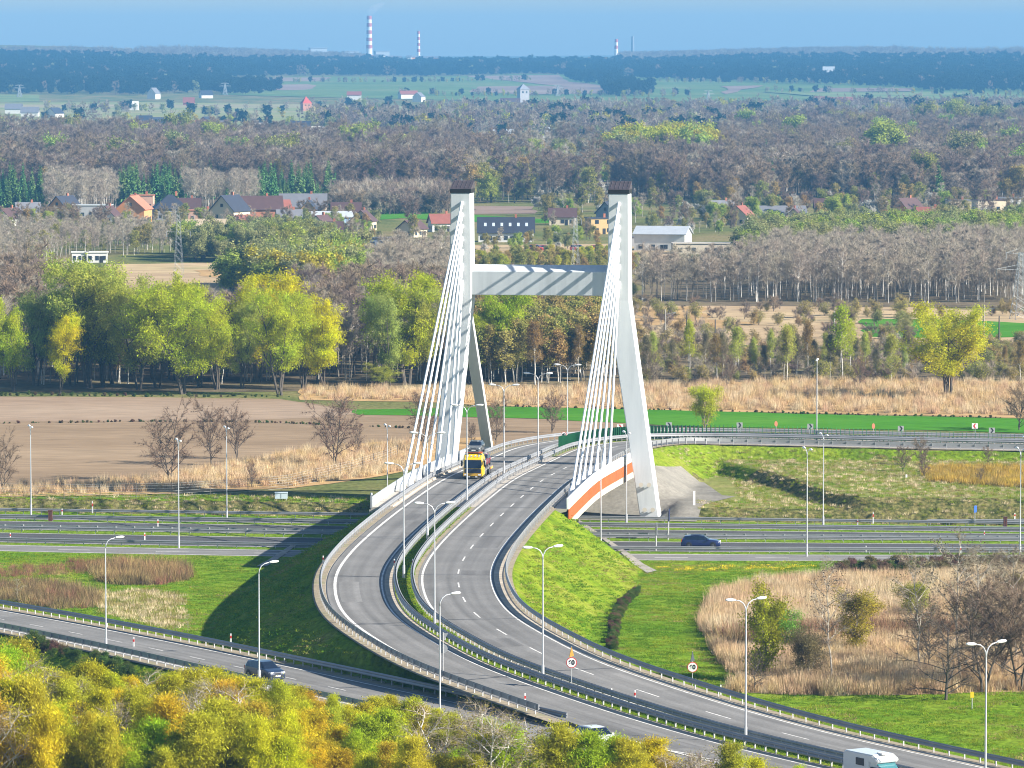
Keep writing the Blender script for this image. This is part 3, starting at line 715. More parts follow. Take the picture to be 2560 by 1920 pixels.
# pylons
TH = R(8.0); ax_a = Vector((math.sin(TH), math.cos(TH), 0)); ax_r = Vector((math.cos(TH), -math.sin(TH), 0))
def ring4(c, w, d):
    """rectangle with front-centre at c (world)"""
    c = Vector(c); h = ax_r * (w / 2); b = ax_a * d
    return [rel(c - h), rel(c + h), rel(c + h + b), rel(c - h + b)]
def bevel(o, wd, seg=1):
    bm = bmesh.new(); bm.from_mesh(o.data)
    bmesh.ops.bevel(bm, geom=[e for e in bm.edges if len(e.link_faces) == 2 and e.calc_face_angle(0) > 0.6], offset=wd, segments=seg, affect='EDGES')
    bm.to_mesh(o.data); bm.free()
LEGS = {}
def pylon(xt, yt, xb, yb, xs, ys, zs):
    top, kink = 41.9, 28.1
    LEGS[xt] = (xt, yt)
    mb = MB(); mb.loft([ring4((xb, yb, -0.6), 2.45, 3.2), ring4((xt, yt, kink), 2.85, 3.4), ring4((xt, yt, top), 2.6, 3.3)])
    leg = mb.build('pylon_leg', M_conc_l, bridge); bevel(leg, 0.10)
    f = Vector((xt, yt, 0)) - ax_a * 0.06
    mb = MB(); mb.loft([ring4((f.x, f.y, top), 2.75, 3.5), ring4((f.x, f.y, top + 0.52), 2.75, 3.5)]); mb.build('cap_band', M_capband, leg)
    mb = MB(); b2 = f + ax_a * 0.2
    r0 = ring4((f.x, f.y, top + 0.53), 2.78, 3.5); r1 = ring4((b2.x, b2.y, top + 0.60), 2.72, 3.0)
    r1[2] = (r1[2][0], r1[2][1], top + 1.55); r1[3] = (r1[3][0], r1[3][1], top + 1.55)
    mb.loft([r0, r1])
    for k in range(5):
        u = -1.1 + 0.55 * k; p0 = f + ax_r * u + ax_a * 0.3; p1 = f + ax_r * u + ax_a * 3.1
        mb.tube([rel((p0.x, p0.y, top + 0.66)), rel((p1.x, p1.y, top + 1.56))], 0.035, 4)
    mb.build('cap_roof', M_cap, leg)
    mb = MB(); c0 = Vector((xt, yt, kink + 1.5)) + ax_a * 2.0
    mb.loft([ring4((xs, ys, zs - 1.2), 1.75, 1.6), ring4((xs, ys, zs + 1.2), 1.35, 1.3), ring4((c0.x, c0.y, kink + 0.5), 1.5, 1.3)])
    st = mb.build('rear_strut', M_white, bridge); bevel(st, 0.06)
    # flood lights on the lower leg
    for zz in (4.3, 1.1):
        for sx in (-0.5, 0.55):
            t = zz / kink; c = Vector((xb + (xt - xb) * t, yb + (yt - yb) * t, zz)) + ax_r * sx - ax_a * 0.35
            mb = MB(); mb.tube([rel(c - ax_a * 0.2 + Vector((0, 0, 0.10))), rel(c + ax_a * 0.15)], [0.30, 0.2], 10); mb.box(rel(c + ax_a * 0.25 + Vector((0, 0, -0.12))), (0.12, 0.4, 0.1))
            if xt > 0: mb.build('floodlight', M_beigec, leg)
    return leg
YL, YR = 623.5, 620.0
pylon(-6.7, YL, -9.6, YL + 0.6, -3.45, 657.0, 4.9)
pylon(13.75, YR, 17.85, YR - 2.6, 17.9, 640.0, 3.0)
mb = MB()
L0, L1 = Vector((-6.7, YL, 0)) + ax_r * 1.3 + ax_a * 0.25, Vector((13.75, YR, 0)) - ax_r * 1.3 + ax_a * 0.4
def bring(c): return [rel((c.x, c.y, 28.65)), rel((c.x, c.y, 31.75)), rel((c.x + ax_a.x * 2.4, c.y + ax_a.y * 2.4, 32.55)), rel((c.x + ax_a.x * 2.6, c.y + ax_a.y * 2.6, 28.65))]
mb.loft([bring(L0), bring(L1)]); bm_ = mb.build('crossbeam', M_conc_l, bridge); bevel(bm_, 0.06)
# stay cables
def stay(side, d, ztop, xoff, xt, yt):
    i = next(k for k in range(len(ROAD)) if ROAD[k, 1] > d)
    b = Vector(road_at(xoff, i, 0.25)); t = Vector((xt, yt, ztop)) - ax_a * 0.05
    dr = (t - b).normalized()
    mb = MB(); mb.tube([rel(b + dr * 0.8), rel(t)], 0.155, 8, caps=False); c = mb.build('stay_cable', M_cable, bridge, smooth=True)
    mb = MB(); mb.tube([rel(t - dr * 1.75), rel(t + dr * 0.25)], [0.185, 0.215], 10); mb.build('anchor_sleeve', M_cable, c, smooth=False)
    mb = MB(); mb.tube([rel(b - Vector((0, 0, 0.25))), rel(b + Vector((0, 0, 0.35))), rel(b + dr * 1.6), rel(b + dr * 3.2)], [0.42, 0.36, 0.24, 0.135], 10); mb.build('anchor_socket', M_white, c)
for d, zt in zip((571, 579, 587, 595, 603, 610.5, 617), (40.6, 39.1, 37.6, 36.0, 34.3, 32.5, 30.3)): stay(-1, d, zt, -9.5, -6.7 + 0.2, YL)
for d, zt in zip((567, 575, 583, 591, 599, 607, 613.5), (40.6, 39.1, 37.6, 36.0, 34.3, 32.5, 30.3)): stay(1, d, zt, 11.15, 13.75 + 0.05, YR)
# paving of the slopes
def Np(pts): return Wp(pts, disp=False)
drape('slope_paving', Np([(1640, 1165), (1702, 1166), (1760, 1207), (1818, 1248), (1738, 1259), (1664, 1262), (1640, 1230)]), M_cone, 0.07, cell=0.8)
drape('slope_paving', [(-16, float(Fx(-16)) + 0.9), (23.6, float(Fx(23)) + 0.9), (24.4, float(Fx(24)) + 5.0), (25, float(Fx(25)) + 9), (29.5, 632), (22, 640), (17, 650), (13, 632.5), (-10, 632.5), (-13, 625)], M_cone, 0.06, cell=0.8)
drape('slope_paving', Np([(1436, 1301), (1447, 1300), (1520, 1350), (1572, 1384), (1642, 1428), (1618, 1434), (1552, 1383), (1490, 1338)]), M_concrete, 0.10, cell=0.8)
drape('slope_steps', Np([(640, 1418), (668, 1416), (740, 1366), (728, 1364)]), M_concrete, 0.10, cell=0.8)

# ================================================================== guard rails
W_PROF = [(0.0, 0.43), (0.075, 0.47), (0.075, 0.53), (0.02, 0.585), (0.075, 0.64), (0.075, 0.70), (0.0, 0.745), (-0.02, 0.745), (-0.02, 0.43)]
pm = MB(); pm.box((0, 0, 0.33), (0.10, 0.07, 0.90)); pm.box((0, 0, 0.60), (0.16, 0.10, 0.24)); POST_ME = pm.mesh('guard_post', M_post)
pm = MB(); pm.box((0, 0, 0.33), (0.12, 0.10, 0.90)); pm.box((0, 0, 0.61), (0.34, 0.12, 0.22)); POST2_ME = pm.mesh('guard_post_wide', M_post)
def guard_rail(label, pts, side, spacing, group='steel guard rails along the roads', double=False, sub=1.0, maxposts=100, name='guard_rail', tall=1.5):
    """pts: dense 3D row; side +1 puts the beam on the right of the row"""
    pts = np.array(pts, float)
    o = pts[len(pts) // 2]
    root = thing(name, label, 'guard rail', tuple(o), 0, group)
    t = np.gradient(pts[:, :2], axis=0); t /= np.linalg.norm(t, axis=1)[:, None]; n = np.stack([t[:, 1], -t[:, 0]], 1)
    prof = [(a * side + 0.10 * side, (b - 0.43) * tall + 0.43 - 0.06 * (tall - 1)) for a, b in W_PROF]
    rings = [[(pts[i, 0] + n[i, 0] * a - o[0], pts[i, 1] + n[i, 1] * a - o[1], pts[i, 2] + b - o[2]) for a, b in prof] for i in range(len(pts))]
    mb = MB(); mb.loft(rings)
    if double:
        prof2 = [(-a, b) for a, b in prof]
        mb2 = MB(); mb2.loft([[(pts[i, 0] + n[i, 0] * a - o[0], pts[i, 1] + n[i, 1] * a - o[1], pts[i, 2] + b - o[2]) for a, b in prof2] for i in range(len(pts))])
        mb2.build('rail_beam', M_galv, root)
    mb.build('rail_beam', M_galv, root)
    s = np.r_[0, np.cumsum(np.linalg.norm(np.diff(pts[:, :2], axis=0), axis=1))]
    q = np.arange(0.4, s[-1], spacing); pp = np.stack([np.interp(q, s, pts[:, k]) for k in range(3)], 1)
    ang = np.interp(q, s, np.unwrap(np.arctan2(t[:, 1], t[:, 0])))
    vis = [k for k in range(len(q)) if abs(pp[k, 0] / pp[k, 1]) < 0.115]
    vis.sort(key=lambda k: pp[k, 1]); keep = set(vis[:maxposts]); rest = [k for k in range(len(q)) if k not in keep]
    src = POST2_ME if double else POST_ME
    for k in sorted(keep):
        c = D.objects.new('post', src); COL.objects.link(c); c.parent = root
        c.location = pp[k] - o; c.rotation_euler = (0, 0, ang[k] + math.pi / 2)
    if rest:
        mb = MB()
        for k in rest: mb.box((pp[k, 0] - o[0], pp[k, 1] - o[1], pp[k, 2] - o[2] + 0.33), (0.07, 0.12, 0.90), 0, ang[k])
        r = mb.build('post_row', M_post, root, fix=False); r['kind'] = 'stuff'
    return root
ids = lambda a, b: range(a, b)
guard_rail('guard rail on the left edge of the overpass, ending at the gore nose', [road_at(-8.3, i) for i in ids(I_G + 3, I_B0 + 86)], 1, 1.6)
guard_rail('median guard rail beside the left carriageway of the overpass', [road_at(-0.85, i) for i in ids(20, NR)], -1, 1.5, double=True)
guard_rail('median guard rail beside the dashed right carriageway of the overpass', [road_at(0.85, i) for i in ids(20, NR)], 1, 1.5, double=True)
guard_rail('outer right guard rail of the overpass above the bright green slope', [road_at(10.3, i) for i in ids(20, NR)], -1, 2.0)
guard_rail('far guard rail bending behind the green screen at the end of the bridge', [road_at(-8.3, i) for i in ids(I_B0 + 84, NR)], 1, 2.0)
guard_rail('guard rail on the far side of the lower left road', [lroad_at(5.3, i) for i in ids(L_G + 1, NL + 1)], -1, 2.0)
guard_rail('guard rail on the tree side of the lower left road', [lroad_at(-5.3, i) for i in ids(0, NL + 1)], 1, 2.0)
mwp = lambda t, a=-95, b=95: [(x, float(Nx(x) + (Fx(x) - Nx(x)) * t / 48.0), 0.0) for x in np.arange(a, b, 3.0)]
guard_rail('nearest motorway guard rail, between slip road and blue car lane', mwp(9.2), 1, 2.4, 'motorway guard rails', tall=1.15)
guard_rail('motorway median guard rail on the side of the blue car', mwp(23.6), 1, 2.4, 'motorway guard rails', tall=1.15)
guard_rail('motorway median guard rail on the far side', mwp(25.7), -1, 2.4, 'motorway guard rails', tall=1.15)
guard_rail('motorway guard rail between the far carriageway and far slip road', mwp(38.8), 1, 2.4, 'motorway guard rails', tall=1.15)
guard_rail('farthest motorway guard rail at the foot of the grassy bank', mwp(47.3), 1, 2.4, 'motorway guard rails', tall=1.15)
a, b = P(2318, 1311, 0.1), P(2640, 1302, 0.6)
guard_rail('short guard rail splitting off by the brown box at the far bank', [(a[0] + (b[0] - a[0]) * k / 12, a[1] + (b[1] - a[1]) * k / 12, g1(a[0] + (b[0] - a[0]) * k / 12, a[1] + (b[1] - a[1]) * k / 12)) for k in range(13)], 1, 2.4, 'motorway guard rails', tall=1.15)

# ================================================================== street lamps
def lamp_meshes():
    mb = MB(); mb.tube([(0, 0, 0), (0, 0, 1.3)], [0.14, 0.13], 10); pole_b = mb.mesh('lamp_base', M_pole)
    mb = MB(); mb.tube([(0, 0, 1.3), (0, 0, 10.5)], [0.085, 0.055], 8, caps=False); pole = mb.mesh('lamp_pole', M_pole, True)
    mb = MB(); mb.tube([(0, 0, 10.45), (0.06, 0, 10.85), (0.25, 0, 11.2), (0.6, 0, 11.42), (1.05, 0, 11.5)], [0.055, 0.05, 0.045, 0.042, 0.04], 7); arm = mb.mesh('lamp_arm', M_pole, True)
    def head(x0):
        mb = MB(); rings = []
        for u, wd, h in ((0, 0.06, 0.05), (0.1, 0.12, 0.09), (0.35, 0.17, 0.13), (0.65, 0.18, 0.13), (0.85, 0.13, 0.09), (0.93, 0.05, 0.04)):
            rings.append([(x0 + u, wd * math.cos(a), 11.52 + 0.05 * u + h * math.sin(a)) for a in [2 * math.pi * k / 10 for k in range(10)]])
        mb.loft(rings); return mb.mesh('lamp_head', M_lampw, True)
    return pole_b, pole, arm, head(1.0)
LB, LP, LA, LH = lamp_meshes()
def lamp(kind, x, y, z, rz, label, group, sc=1.0, name='street_lamp'):
    root = thing(name, label, 'street lamp', (x, y, z), rz, group)
    pb = child('base', LB, root); p = child('pole', LP, root)
    for k in range(2 if kind == 'double' else 1):
        a = child('arm', LA, root, rz=math.pi * k); child('lamp_head', LH, a)
    root.scale = (1, 1, sc)
    return root
def on_median(nx, ny):
    best = min(range(len(ROAD)), key=lambda i: (CX + F * ROAD[i, 0] / ROAD[i, 1] - nx) ** 2 + ((HC - ROAD[i, 2]) * F / ROAD[i, 1] + HOR - ny) ** 2)
    return best
for nx, ny, lab in [(2487, 1988, 'double armed street lamp at the right edge beside the last bare tree'), (1870.5, 1849, 'double armed street lamp in the median beside the reed bed and speed sign'),
                    (1366, 1701, 'double armed street lamp in the median just left of the yellow backed speed sign'), (1091, 1570, 'tall double armed street lamp inside the curve of the median'),
                    (1007, 1449, 'double armed street lamp at the tightest point of the median curve'), (1061, 1347.6, 'double armed street lamp in the median before the bridge deck'),
                    (1163.6, 1259, 'double armed street lamp on the bridge in front of the yellow truck'), (1257, 1192, 'double armed street lamp on the bridge between truck and right cables'),
                    (1341, 1142, 'double armed street lamp beyond the truck, before the green screen'), (1414.5, 1113, 'double armed street lamp at the start of the green screen')]:
    i = on_median(nx, ny); lamp('double', ROAD[i, 0], ROAD[i, 1], ROAD[i, 2], math.atan2(RN[i, 1], RN[i, 0]), lab, 'double armed street lamps along the overpass median')
i = on_median(2053, 1098)
lamp('double', ROAD[i, 0], ROAD[i, 1] + 0.5, ROAD[i, 2], math.atan2(RN[i, 1], RN[i, 0]), 'slim street lamp on the far curve in front of the green field', 'double armed street lamps along the overpass median')
for nx, ny, z, lab in [(265, 1641, 3.1, 'single armed street lamp behind the birches at the far left'), (648, 1724, 4.0, 'single armed street lamp beside the dark hatchback'), (1099.8, 1815, 4.8, 'single armed street lamp near the gore nose, beside the grey sign backs')]:
    x, y = P(nx, ny, z); lamp('single', x, y, g1(x, y), R(28), lab, 'single armed street lamps along the lower road', 0.93)
# motorway lamps: two small heads along the pole line
for nx, ny, h, lab in [(77.5, 1287, 1.0, 'motorway lamp at the far left before the ploughed field'), (447, 1370, 1.14, 'tall motorway lamp on the near strip at left'), (567, 1296, 1.02, 'motorway lamp on the far bank in front of the bare trees'),
                       (968.5, 1292, 1.02, 'motorway lamp half hidden behind the white bridge parapet'), (2017, 1391, 1.12, 'tall motorway lamp on the near strip right of the blue estate car'), (2058, 1317, 1.02, 'motorway lamp by the shaded grass bank'),
                       (2550, 1392, 1.12, 'tall motorway lamp at the right edge of the near strip'), (2566, 1322, 1.0, 'motorway lamp at the right edge by the far bank'), (1502, 1376, 1.1, 'motorway lamp in front of the orange bridge girder'), (1566, 1311, 1.02, 'motorway lamp beside the foot of the right pylon')]:
    x, y = P(nx, ny, 0.0)
    r = lamp('double', x, y, g1(x, y), R(102), lab, 'motorway lamps', h)
# ================================================================== signs and posts
def disc_pts(r, n=24, z=0.0): return [(r * math.cos(2 * math.pi * k / n), r * math.sin(2 * math.pi * k / n) + z) for k in range(n)]
def text_mesh(txt, size, m):
    cu = D.curves.new('digits', 'FONT'); cu.body = txt; cu.size = size; cu.align_x = 'CENTER'; cu.align_y = 'CENTER'; cu.offset = 0.022; cu.extrude = 0.004
    o = D.objects.new('digits_tmp', cu); COL.objects.link(o)
    dg = bpy.context.evaluated_depsgraph_get(); me = D.meshes.new_from_object(o.evaluated_get(dg))
    D.objects.remove(o); D.curves.remove(cu)
    me.name = 'digits'; me.materials.clear(); me.materials.append(m); return me
def plate(root, prof, m, y, th, name):
    mb = MB(); mb.prism(prof, 'y', y - th / 2, y + th / 2); return mb.build(name, m, root)
def speed_sign(x, y, z, rz, num, label, tri=None, h=2.3, r=0.46, group=None):
    root = thing('speed_limit_sign', label, 'road sign', (x, y, z), rz, group)
    mb = MB(); mb.tube([(0, 0.05, 0), (0, 0.05, h + (1.4 if tri else 0.4))], 0.04, 8); mb.build('sign_post', M_post, root)
    p = plate(root, disc_pts(r, z=h), M_red, 0, 0.03, 'sign_disc'); plate(p, disc_pts(r * 0.86, z=h), M_signw, -0.02, 0.02, 'sign_face')
    t = child('digits', text_mesh(num, r * 1.18, M_signb), p, loc=(0, -0.042, h)); t.rotation_euler = (math.pi / 2, 0, 0)
    if tri:
        t = D.objects.new('triangle_plate', None)
        mb = MB(); zb = h + 0.52; mb.prism([(-0.47, zb), (0.47, zb), (0.0, zb + 0.84)], 'y', -0.02, 0.02)
        o = mb.build('triangle_plate', tri, root); o.rotation_euler = (0, 0, R(64))
        D.objects.remove(t)
    return root
M_yback = mat('yellow_brown_back', (0.30, 0.16, 0.02), rough=0.6)
i = on_median(1433, 1723); x, y, z = road_at(0.2, i); speed_sign(x, y, z, 0, '60', 'round 60 sign in the median with yellow brown triangle above it', M_yback)
x, y = P(1731, 1718, 4.9); speed_sign(x, y, g1(x, y), 0, '60', 'round 60 sign on the grass behind the right guard rail, dark triangle above', mat('dark_back', (0.05, 0.06, 0.07)))
i = on_median(1412, 1113); x, y, z = road_at(-0.3, i); speed_sign(x, y - 0.6, z, 0, '40', 'round 40 sign in front of the green screen', None, h=2.0, r=0.42)
# backs of two signs on the lower road side
x, y = P(1107.6, 1706, 5.6); root = thing('road_sign_back', 'grey back of round and triangular signs beside the overpass guard rail', 'road sign', (x, y, g1(x, y)), 0)
mb = MB(); mb.tube([(0, 0, 0), (0, 0, 3.6)], 0.045, 8); mb.build('sign_post', M_post, root)
plate(root, disc_pts(0.40, z=2.15), M_signback, 0.06, 0.03, 'round_plate'); plate(root, [(-0.45, 3.5), (0.45, 3.5), (0, 2.72)], M_signback, 0.06, 0.03, 'triangle_plate')
# chevron boards on the bend
def chevron(x, y, z, rz, label, red=False, sz=0.62, left=False, group='chevron boards on the far bend'):
    root = thing('chevron_sign', label, 'road sign', (x, y, z), rz, group)
    s = sz; zb = 0.95
    mb = MB()
    for sx in (-0.3, 0.3): mb.tube([(sx * s, 0.05, 0), (sx * s, 0.05, zb + s * 1.6)], 0.03, 6)
    mb.build('sign_post', M_post, root)
    f = plate(root, [(-s, zb), (s, zb), (s, zb + 1.8 * s), (-s, zb + 1.8 * s)], mat('sign_greyish', (0.36, 0.36, 0.35), rough=0.6) if not red else M_signw, 0, 0.03, 'board')
    q = -1 if left else 1; c = zb + 0.9 * s
    pts = [(q * -0.45 * s, c + 0.8 * s), (q * 0.05 * s, c + 0.8 * s), (q * 0.6 * s, c), (q * 0.05 * s, c - 0.8 * s), (q * -0.45 * s, c - 0.8 * s), (q * 0.1 * s, c)]
    plate(f, pts, M_red if red else M_signb, -0.02, 0.02, 'chevron_mark')
for nx, ny, lab, red, left, off in [(1552, 1092, 'red chevron board beside the right cables', True, False, -0.4), (1688, 1088, 'black chevron board nearest the right pylon', False, False, -1.2), (1852, 1088, 'black chevron board left of the round green bush', False, False, -1.2),
                              (2031, 1090, 'black chevron board just left of the slim far lamp', False, False, -1.2), (2252, 1095, 'black chevron board before the shaded end of the green field', False, False, -1.2), (2483, 1104, 'black chevron board nearest the right edge', False, False, -1.2),
                              (2443, 1092, 'red chevron board pointing left on the far ramp', True, True, -8.9)]:
    i = on_median(nx, 1100); x, y, z = road_at(off, i); chevron(x, y, z + 0.55, R(0), lab, red, 0.43, left)
# marker posts
def marker(nx, ny, z, h, label, top=True, w=0.13, group='red and white marker posts'):
    x, y = P(nx, ny, z); z = max(g1(x, y), z)
    root = thing('marker_post', label, 'marker post', (x, y, z), R(rnd.uniform(-15, 15)), group)
    mb = MB(); mb.box((0, 0, h / 2), (w, 0.1, h), 0, 0, 0.9); mb.build('post_body', M_signw, root)
    mb = MB(); mb.box((0, 0, h * 0.68), (w + 0.01, 0.115, h * 0.24)); mb.build('reflector_band', M_red, root)
for nx, ny, z, h, lab in [(577, 1610, 3.7, 1.0, 'marker post by the far rail of the lower road, in embankment shade'), (334, 1625, 3.4, 1.0, 'marker post on the lower road near the left lamp'), (1529, 1754, 5.6, 1.0, 'leaning marker post between the median rails, right of the 60 sign'),
                          (1587, 1756, 5.6, 1.0, 'marker post at the inner edge of the right carriageway'), (1313, 1763, 5.6, 1.0, 'white marker post on the rail before the gore nose'), (1802, 1741, 5.0, 1.0, 'marker post by the reeds behind the right guard rail'),
                          (808, 1412, 7.6, 0.9, 'marker post on the outermost left bend of the overpass'), (986, 1420, 7.6, 0.9, 'pale marker post on the left median rail'), (1032, 1420, 7.6, 0.9, 'orange banded marker post on the right median rail'),
                          (2183, 1309, 0.3, 1.5, 'tall marker post at the foot of the far right bank'), (2144, 1313, 0.1, 0.7, 'short marker post beside the tall one on the far bank'), (2165, 1383, 0.0, 0.9, 'marker post on the near motorway rail right of the blue car'),
                          (2402, 1385, 0.0, 0.9, 'marker post on the near motorway rail before the bare saplings'), (2537, 1300, 0.6, 0.9, 'marker post at the far right corner of the bank'), (231, 1283, 0.4, 1.6, 'tall marker post on the left motorway bank'), (155, 1287, 0.2, 0.8, 'short marker post near the rusty box on the left bank'),
                          (395, 1318, 0.0, 1.0, 'marker post on the left motorway median'), (362, 1350, 0.0, 0.9, 'marker post on the near rail left of the tall lamp'), (26, 1350, 0.0, 0.9, 'marker post on the near rail at the left edge'), (2461, 1345, 0.0, 0.9, 'marker post on the right motorway median')]:
    marker(nx, ny, z, h, lab)
for nx, lab in ((1931, 'round topped orange marker by the chevrons left of the far lamp'), (2190, 'round topped orange marker by the chevrons right of the far lamp')):
    i = on_median(nx, 1100); x, y, z = road_at(-9.0, i)
    root = thing('bend_marker', lab, 'marker post', (x, y, z), 0, 'orange markers on the far bend')
    mb = MB(); mb.tube([(0, 0, 0), (0, 0, 1.2)], 0.04, 6); mb.build('post_body', M_post, root)
    plate(root, [(p[0] * 0.55, p[1]) for p in disc_pts(0.42, 16, 1.55)], mat('faded_orange', (0.70, 0.26, 0.14), rough=0.6), 0, 0.04, 'marker_plate')
# small boxes and boards along the motorway
def small_box(nx, ny, z, dims, m, name, label, cat, legs=False):
    x, y = P(nx, ny, z); zg = g1(x, y)
    root = thing(name, label, cat, (x, y, zg), 0)
    mb = MB(); mb.box((0, 0, dims[2] / 2 + (0.25 if legs else 0)), dims); mb.box((0, 0, dims[2] + 0.04 + (0.25 if legs else 0)), (dims[0] + 0.1, dims[1] + 0.1, 0.08)); mb.build('cabinet', m, root)
    if legs:
        mb = MB()
        for sx in (-1, 1): mb.box((sx * dims[0] * 0.4, 0, 0.12), (0.12, dims[1] * 0.8, 0.3))
        mb.build('foot', M_beigec, root)
    mb = MB(); mb.box((0, -dims[1] / 2 - 0.012, dims[2] * 0.5 + (0.25 if legs else 0)), (dims[0] * 0.02 + 0.01, 0.02, dims[2] * 0.8)); mb.build('door_gap', M_signb, root)
small_box(703, 1251, 1.5, (1.6, 0.8, 0.75), mat('pale_blue_box', (0.52, 0.60, 0.66), rough=0.5), 'utility_cabinet', 'pale blue utility cabinet on the grass above the left bank', 'cabinet', True)
small_box(126, 1302, 0.05, (0.5, 0.5, 1.35), M_rust, 'rusty_box', 'rusty brown box by the far rail at left', 'cabinet')
small_box(2513, 1322, 0.05, (0.45, 0.45, 1.5), M_rust, 'rusty_box', 'rusty brown box by the far rail at right', 'cabinet')
x, y = P(1735.5, 1262, 1.6); root = thing('white_marker_board', 'tall white board standing on the paved slope corner', 'marker post', (x, y, g1(x, y)), 0)
mb = MB(); mb.box((0, 0, 0.95), (0.28, 0.14, 1.9)); mb.build('board', M_signw, root)
x, y = P(2266, 1195, 3.0); root = thing('concrete_marker', 'short white concrete stub on the pale inner lawn', 'marker post', (x, y, g1(x, y)), 0)
mb = MB(); mb.box((0, 0, 0.22), (0.25, 0.25, 0.5), 0, 0, 0.85); mb.build('stub', M_signw, root)
x, y = P(2437, 1302, 0.6); root = thing('blue_sign', 'narrow blue sign on a grey post before the far right bank', 'road sign', (x, y, g1(x, y)), R(60))
mb = MB(); mb.tube([(0, 0, 0), (0, 0, 2.6)], 0.05, 6); mb.build('sign_post', M_post, root)
mb = MB(); mb.box((0, -0.06, 2.1), (0.75, 0.04, 0.85)); mb.build('sign_panel', mat('sign_blue', (0.03, 0.10, 0.42), rough=0.5), root)
for nx, ny, h, lab in ((1640, 1376, 3.3, 'grey sign seen edge on beside the blue car lane'), (1671, 1348, 3.7, 'dark blue sign seen edge on before the pylon foot')):
    x, y = P(nx, ny, 0); root = thing('motorway_sign', lab, 'road sign', (x, y, 0), R(87))
    mb = MB()
    for sx in (-0.7, 0.7): mb.tube([(sx, 0, 0), (sx, 0, h)], 0.07, 8)
    mb.build('sign_post', M_post, root)
    mb = MB(); mb.box((0, -0.1, h - 0.7), (2.0, 0.06, 1.4)); mb.build('sign_panel', M_signback if nx == 1640 else mat('sign_navy', (0.01, 0.02, 0.10)), root)
x, y = P(2430, 1775, 4.3); root = thing('gas_marker', 'small yellow marker plate on a post in the right meadow', 'marker post', (x, y, g1(x, y)), 0)
mb = MB(); mb.tube([(0, 0, 0), (0, 0, 1.3)], 0.04, 6); mb.build('post_body', M_post, root)
mb = MB(); mb.box((0, -0.03, 1.2), (0.3, 0.05, 0.5)); mb.build('marker_plate', mat('gas_yellow', (0.75, 0.52, 0.02), rough=0.5), root)
# green anti glare screen along the far median
root = thing('green_screen', 'green slatted screen along the median of the far bend', 'screen fence', tuple(ROAD[345]))
o0 = ROAD[345]; M_gscreen = mat('green_screen_plastic', (0.02, 0.17, 0.055), rough=0.5)
i0 = on_median(1400, 1117); s_ = 0.0; k = float(i0); mbs = []
mb = MB(); cnt = 0
slat_me = MB().box((0, 0, 1.05), (0.62, 0.05, 1.75)).mesh('slat', M_gscreen)
rest = MB()
while k < NR - 2:
    i = int(k); p = road_at(0.0, i); q = road_at(0.0, i + 1); c = [p[j] + (q[j] - p[j]) * (k - i) for j in range(3)]
    a = math.atan2(RT[i, 1], RT[i, 0])
    t = min(1.0, max(0.0, (k - 380) / 40.0)); hgt = 1.0 - 0.25 * t
    if cnt < 100:
        ch = child('slat', slat_me, root, loc=(c[0] - o0[0], c[1] - o0[1], c[2] - o0[2]), rz=a + R(88), scale=(1, 1, hgt))
    else: rest.box((c[0] - o0[0], c[1] - o0[1], c[2] - o0[2] + 1.05 * hgt), (0.62, 0.05, 1.75 * hgt), 0, a + R(88))
    cnt += 1; k += 0.62
if rest.v:
    r = rest.build('slat_row', M_gscreen, root); r['kind'] = 'stuff'
mb = MB(); mb.tube([(road_at(0, i)[0] - o0[0], road_at(0, i)[1] - o0[1], road_at(0, i)[2] - o0[2] + 0.3) for i in range(i0, NR - 2)], 0.05, 5); mb.build('base_rail', M_post, root)
# wire fence between motorway bank and field at left
def wire_fence(label, pts, spacing, h, name='wire_fence'):
    w = [G(*p) for p in pts]; o = w[len(w) // 2]; root = thing(name, label, 'fence', o)
    me = MB().tube([(0, 0, 0), (0, 0, h)], 0.045, 6).mesh('fence_post', mat('fence_post_dark', (0.10, 0.085, 0.07), rough=0.8))
    tops = []
    for a, b in zip(w[:-1], w[1:]):
        L = math.dist(a[:2], b[:2]); n = max(1, int(round(L / spacing)))
        for k in range(n):
            t = k / n; x, y = a[0] + (b[0] - a[0]) * t, a[1] + (b[1] - a[1]) * t; z = g1(x, y)
            child('post', me, root, loc=(x - o[0], y - o[1], z - o[2])); tops.append((x - o[0], y - o[1], z - o[2]))
    mb = MB()
    for hh in (0.15, 0.5, 0.85, 1.2, 1.55, 1.85):
        mb.tube([(p[0], p[1], p[2] + hh * h / 2.0) for p in tops], 0.012, 3, caps=False)
    mb.build('wire', M_post, root)
wire_fence('wire mesh fence with dark posts below the reed strip at left', [(-40, 1243), (160, 1247), (430, 1243), (620, 1232), (720, 1222), (790, 1206), (880, 1185), (960, 1160), (1010, 1140)], 5.2, 2.0)
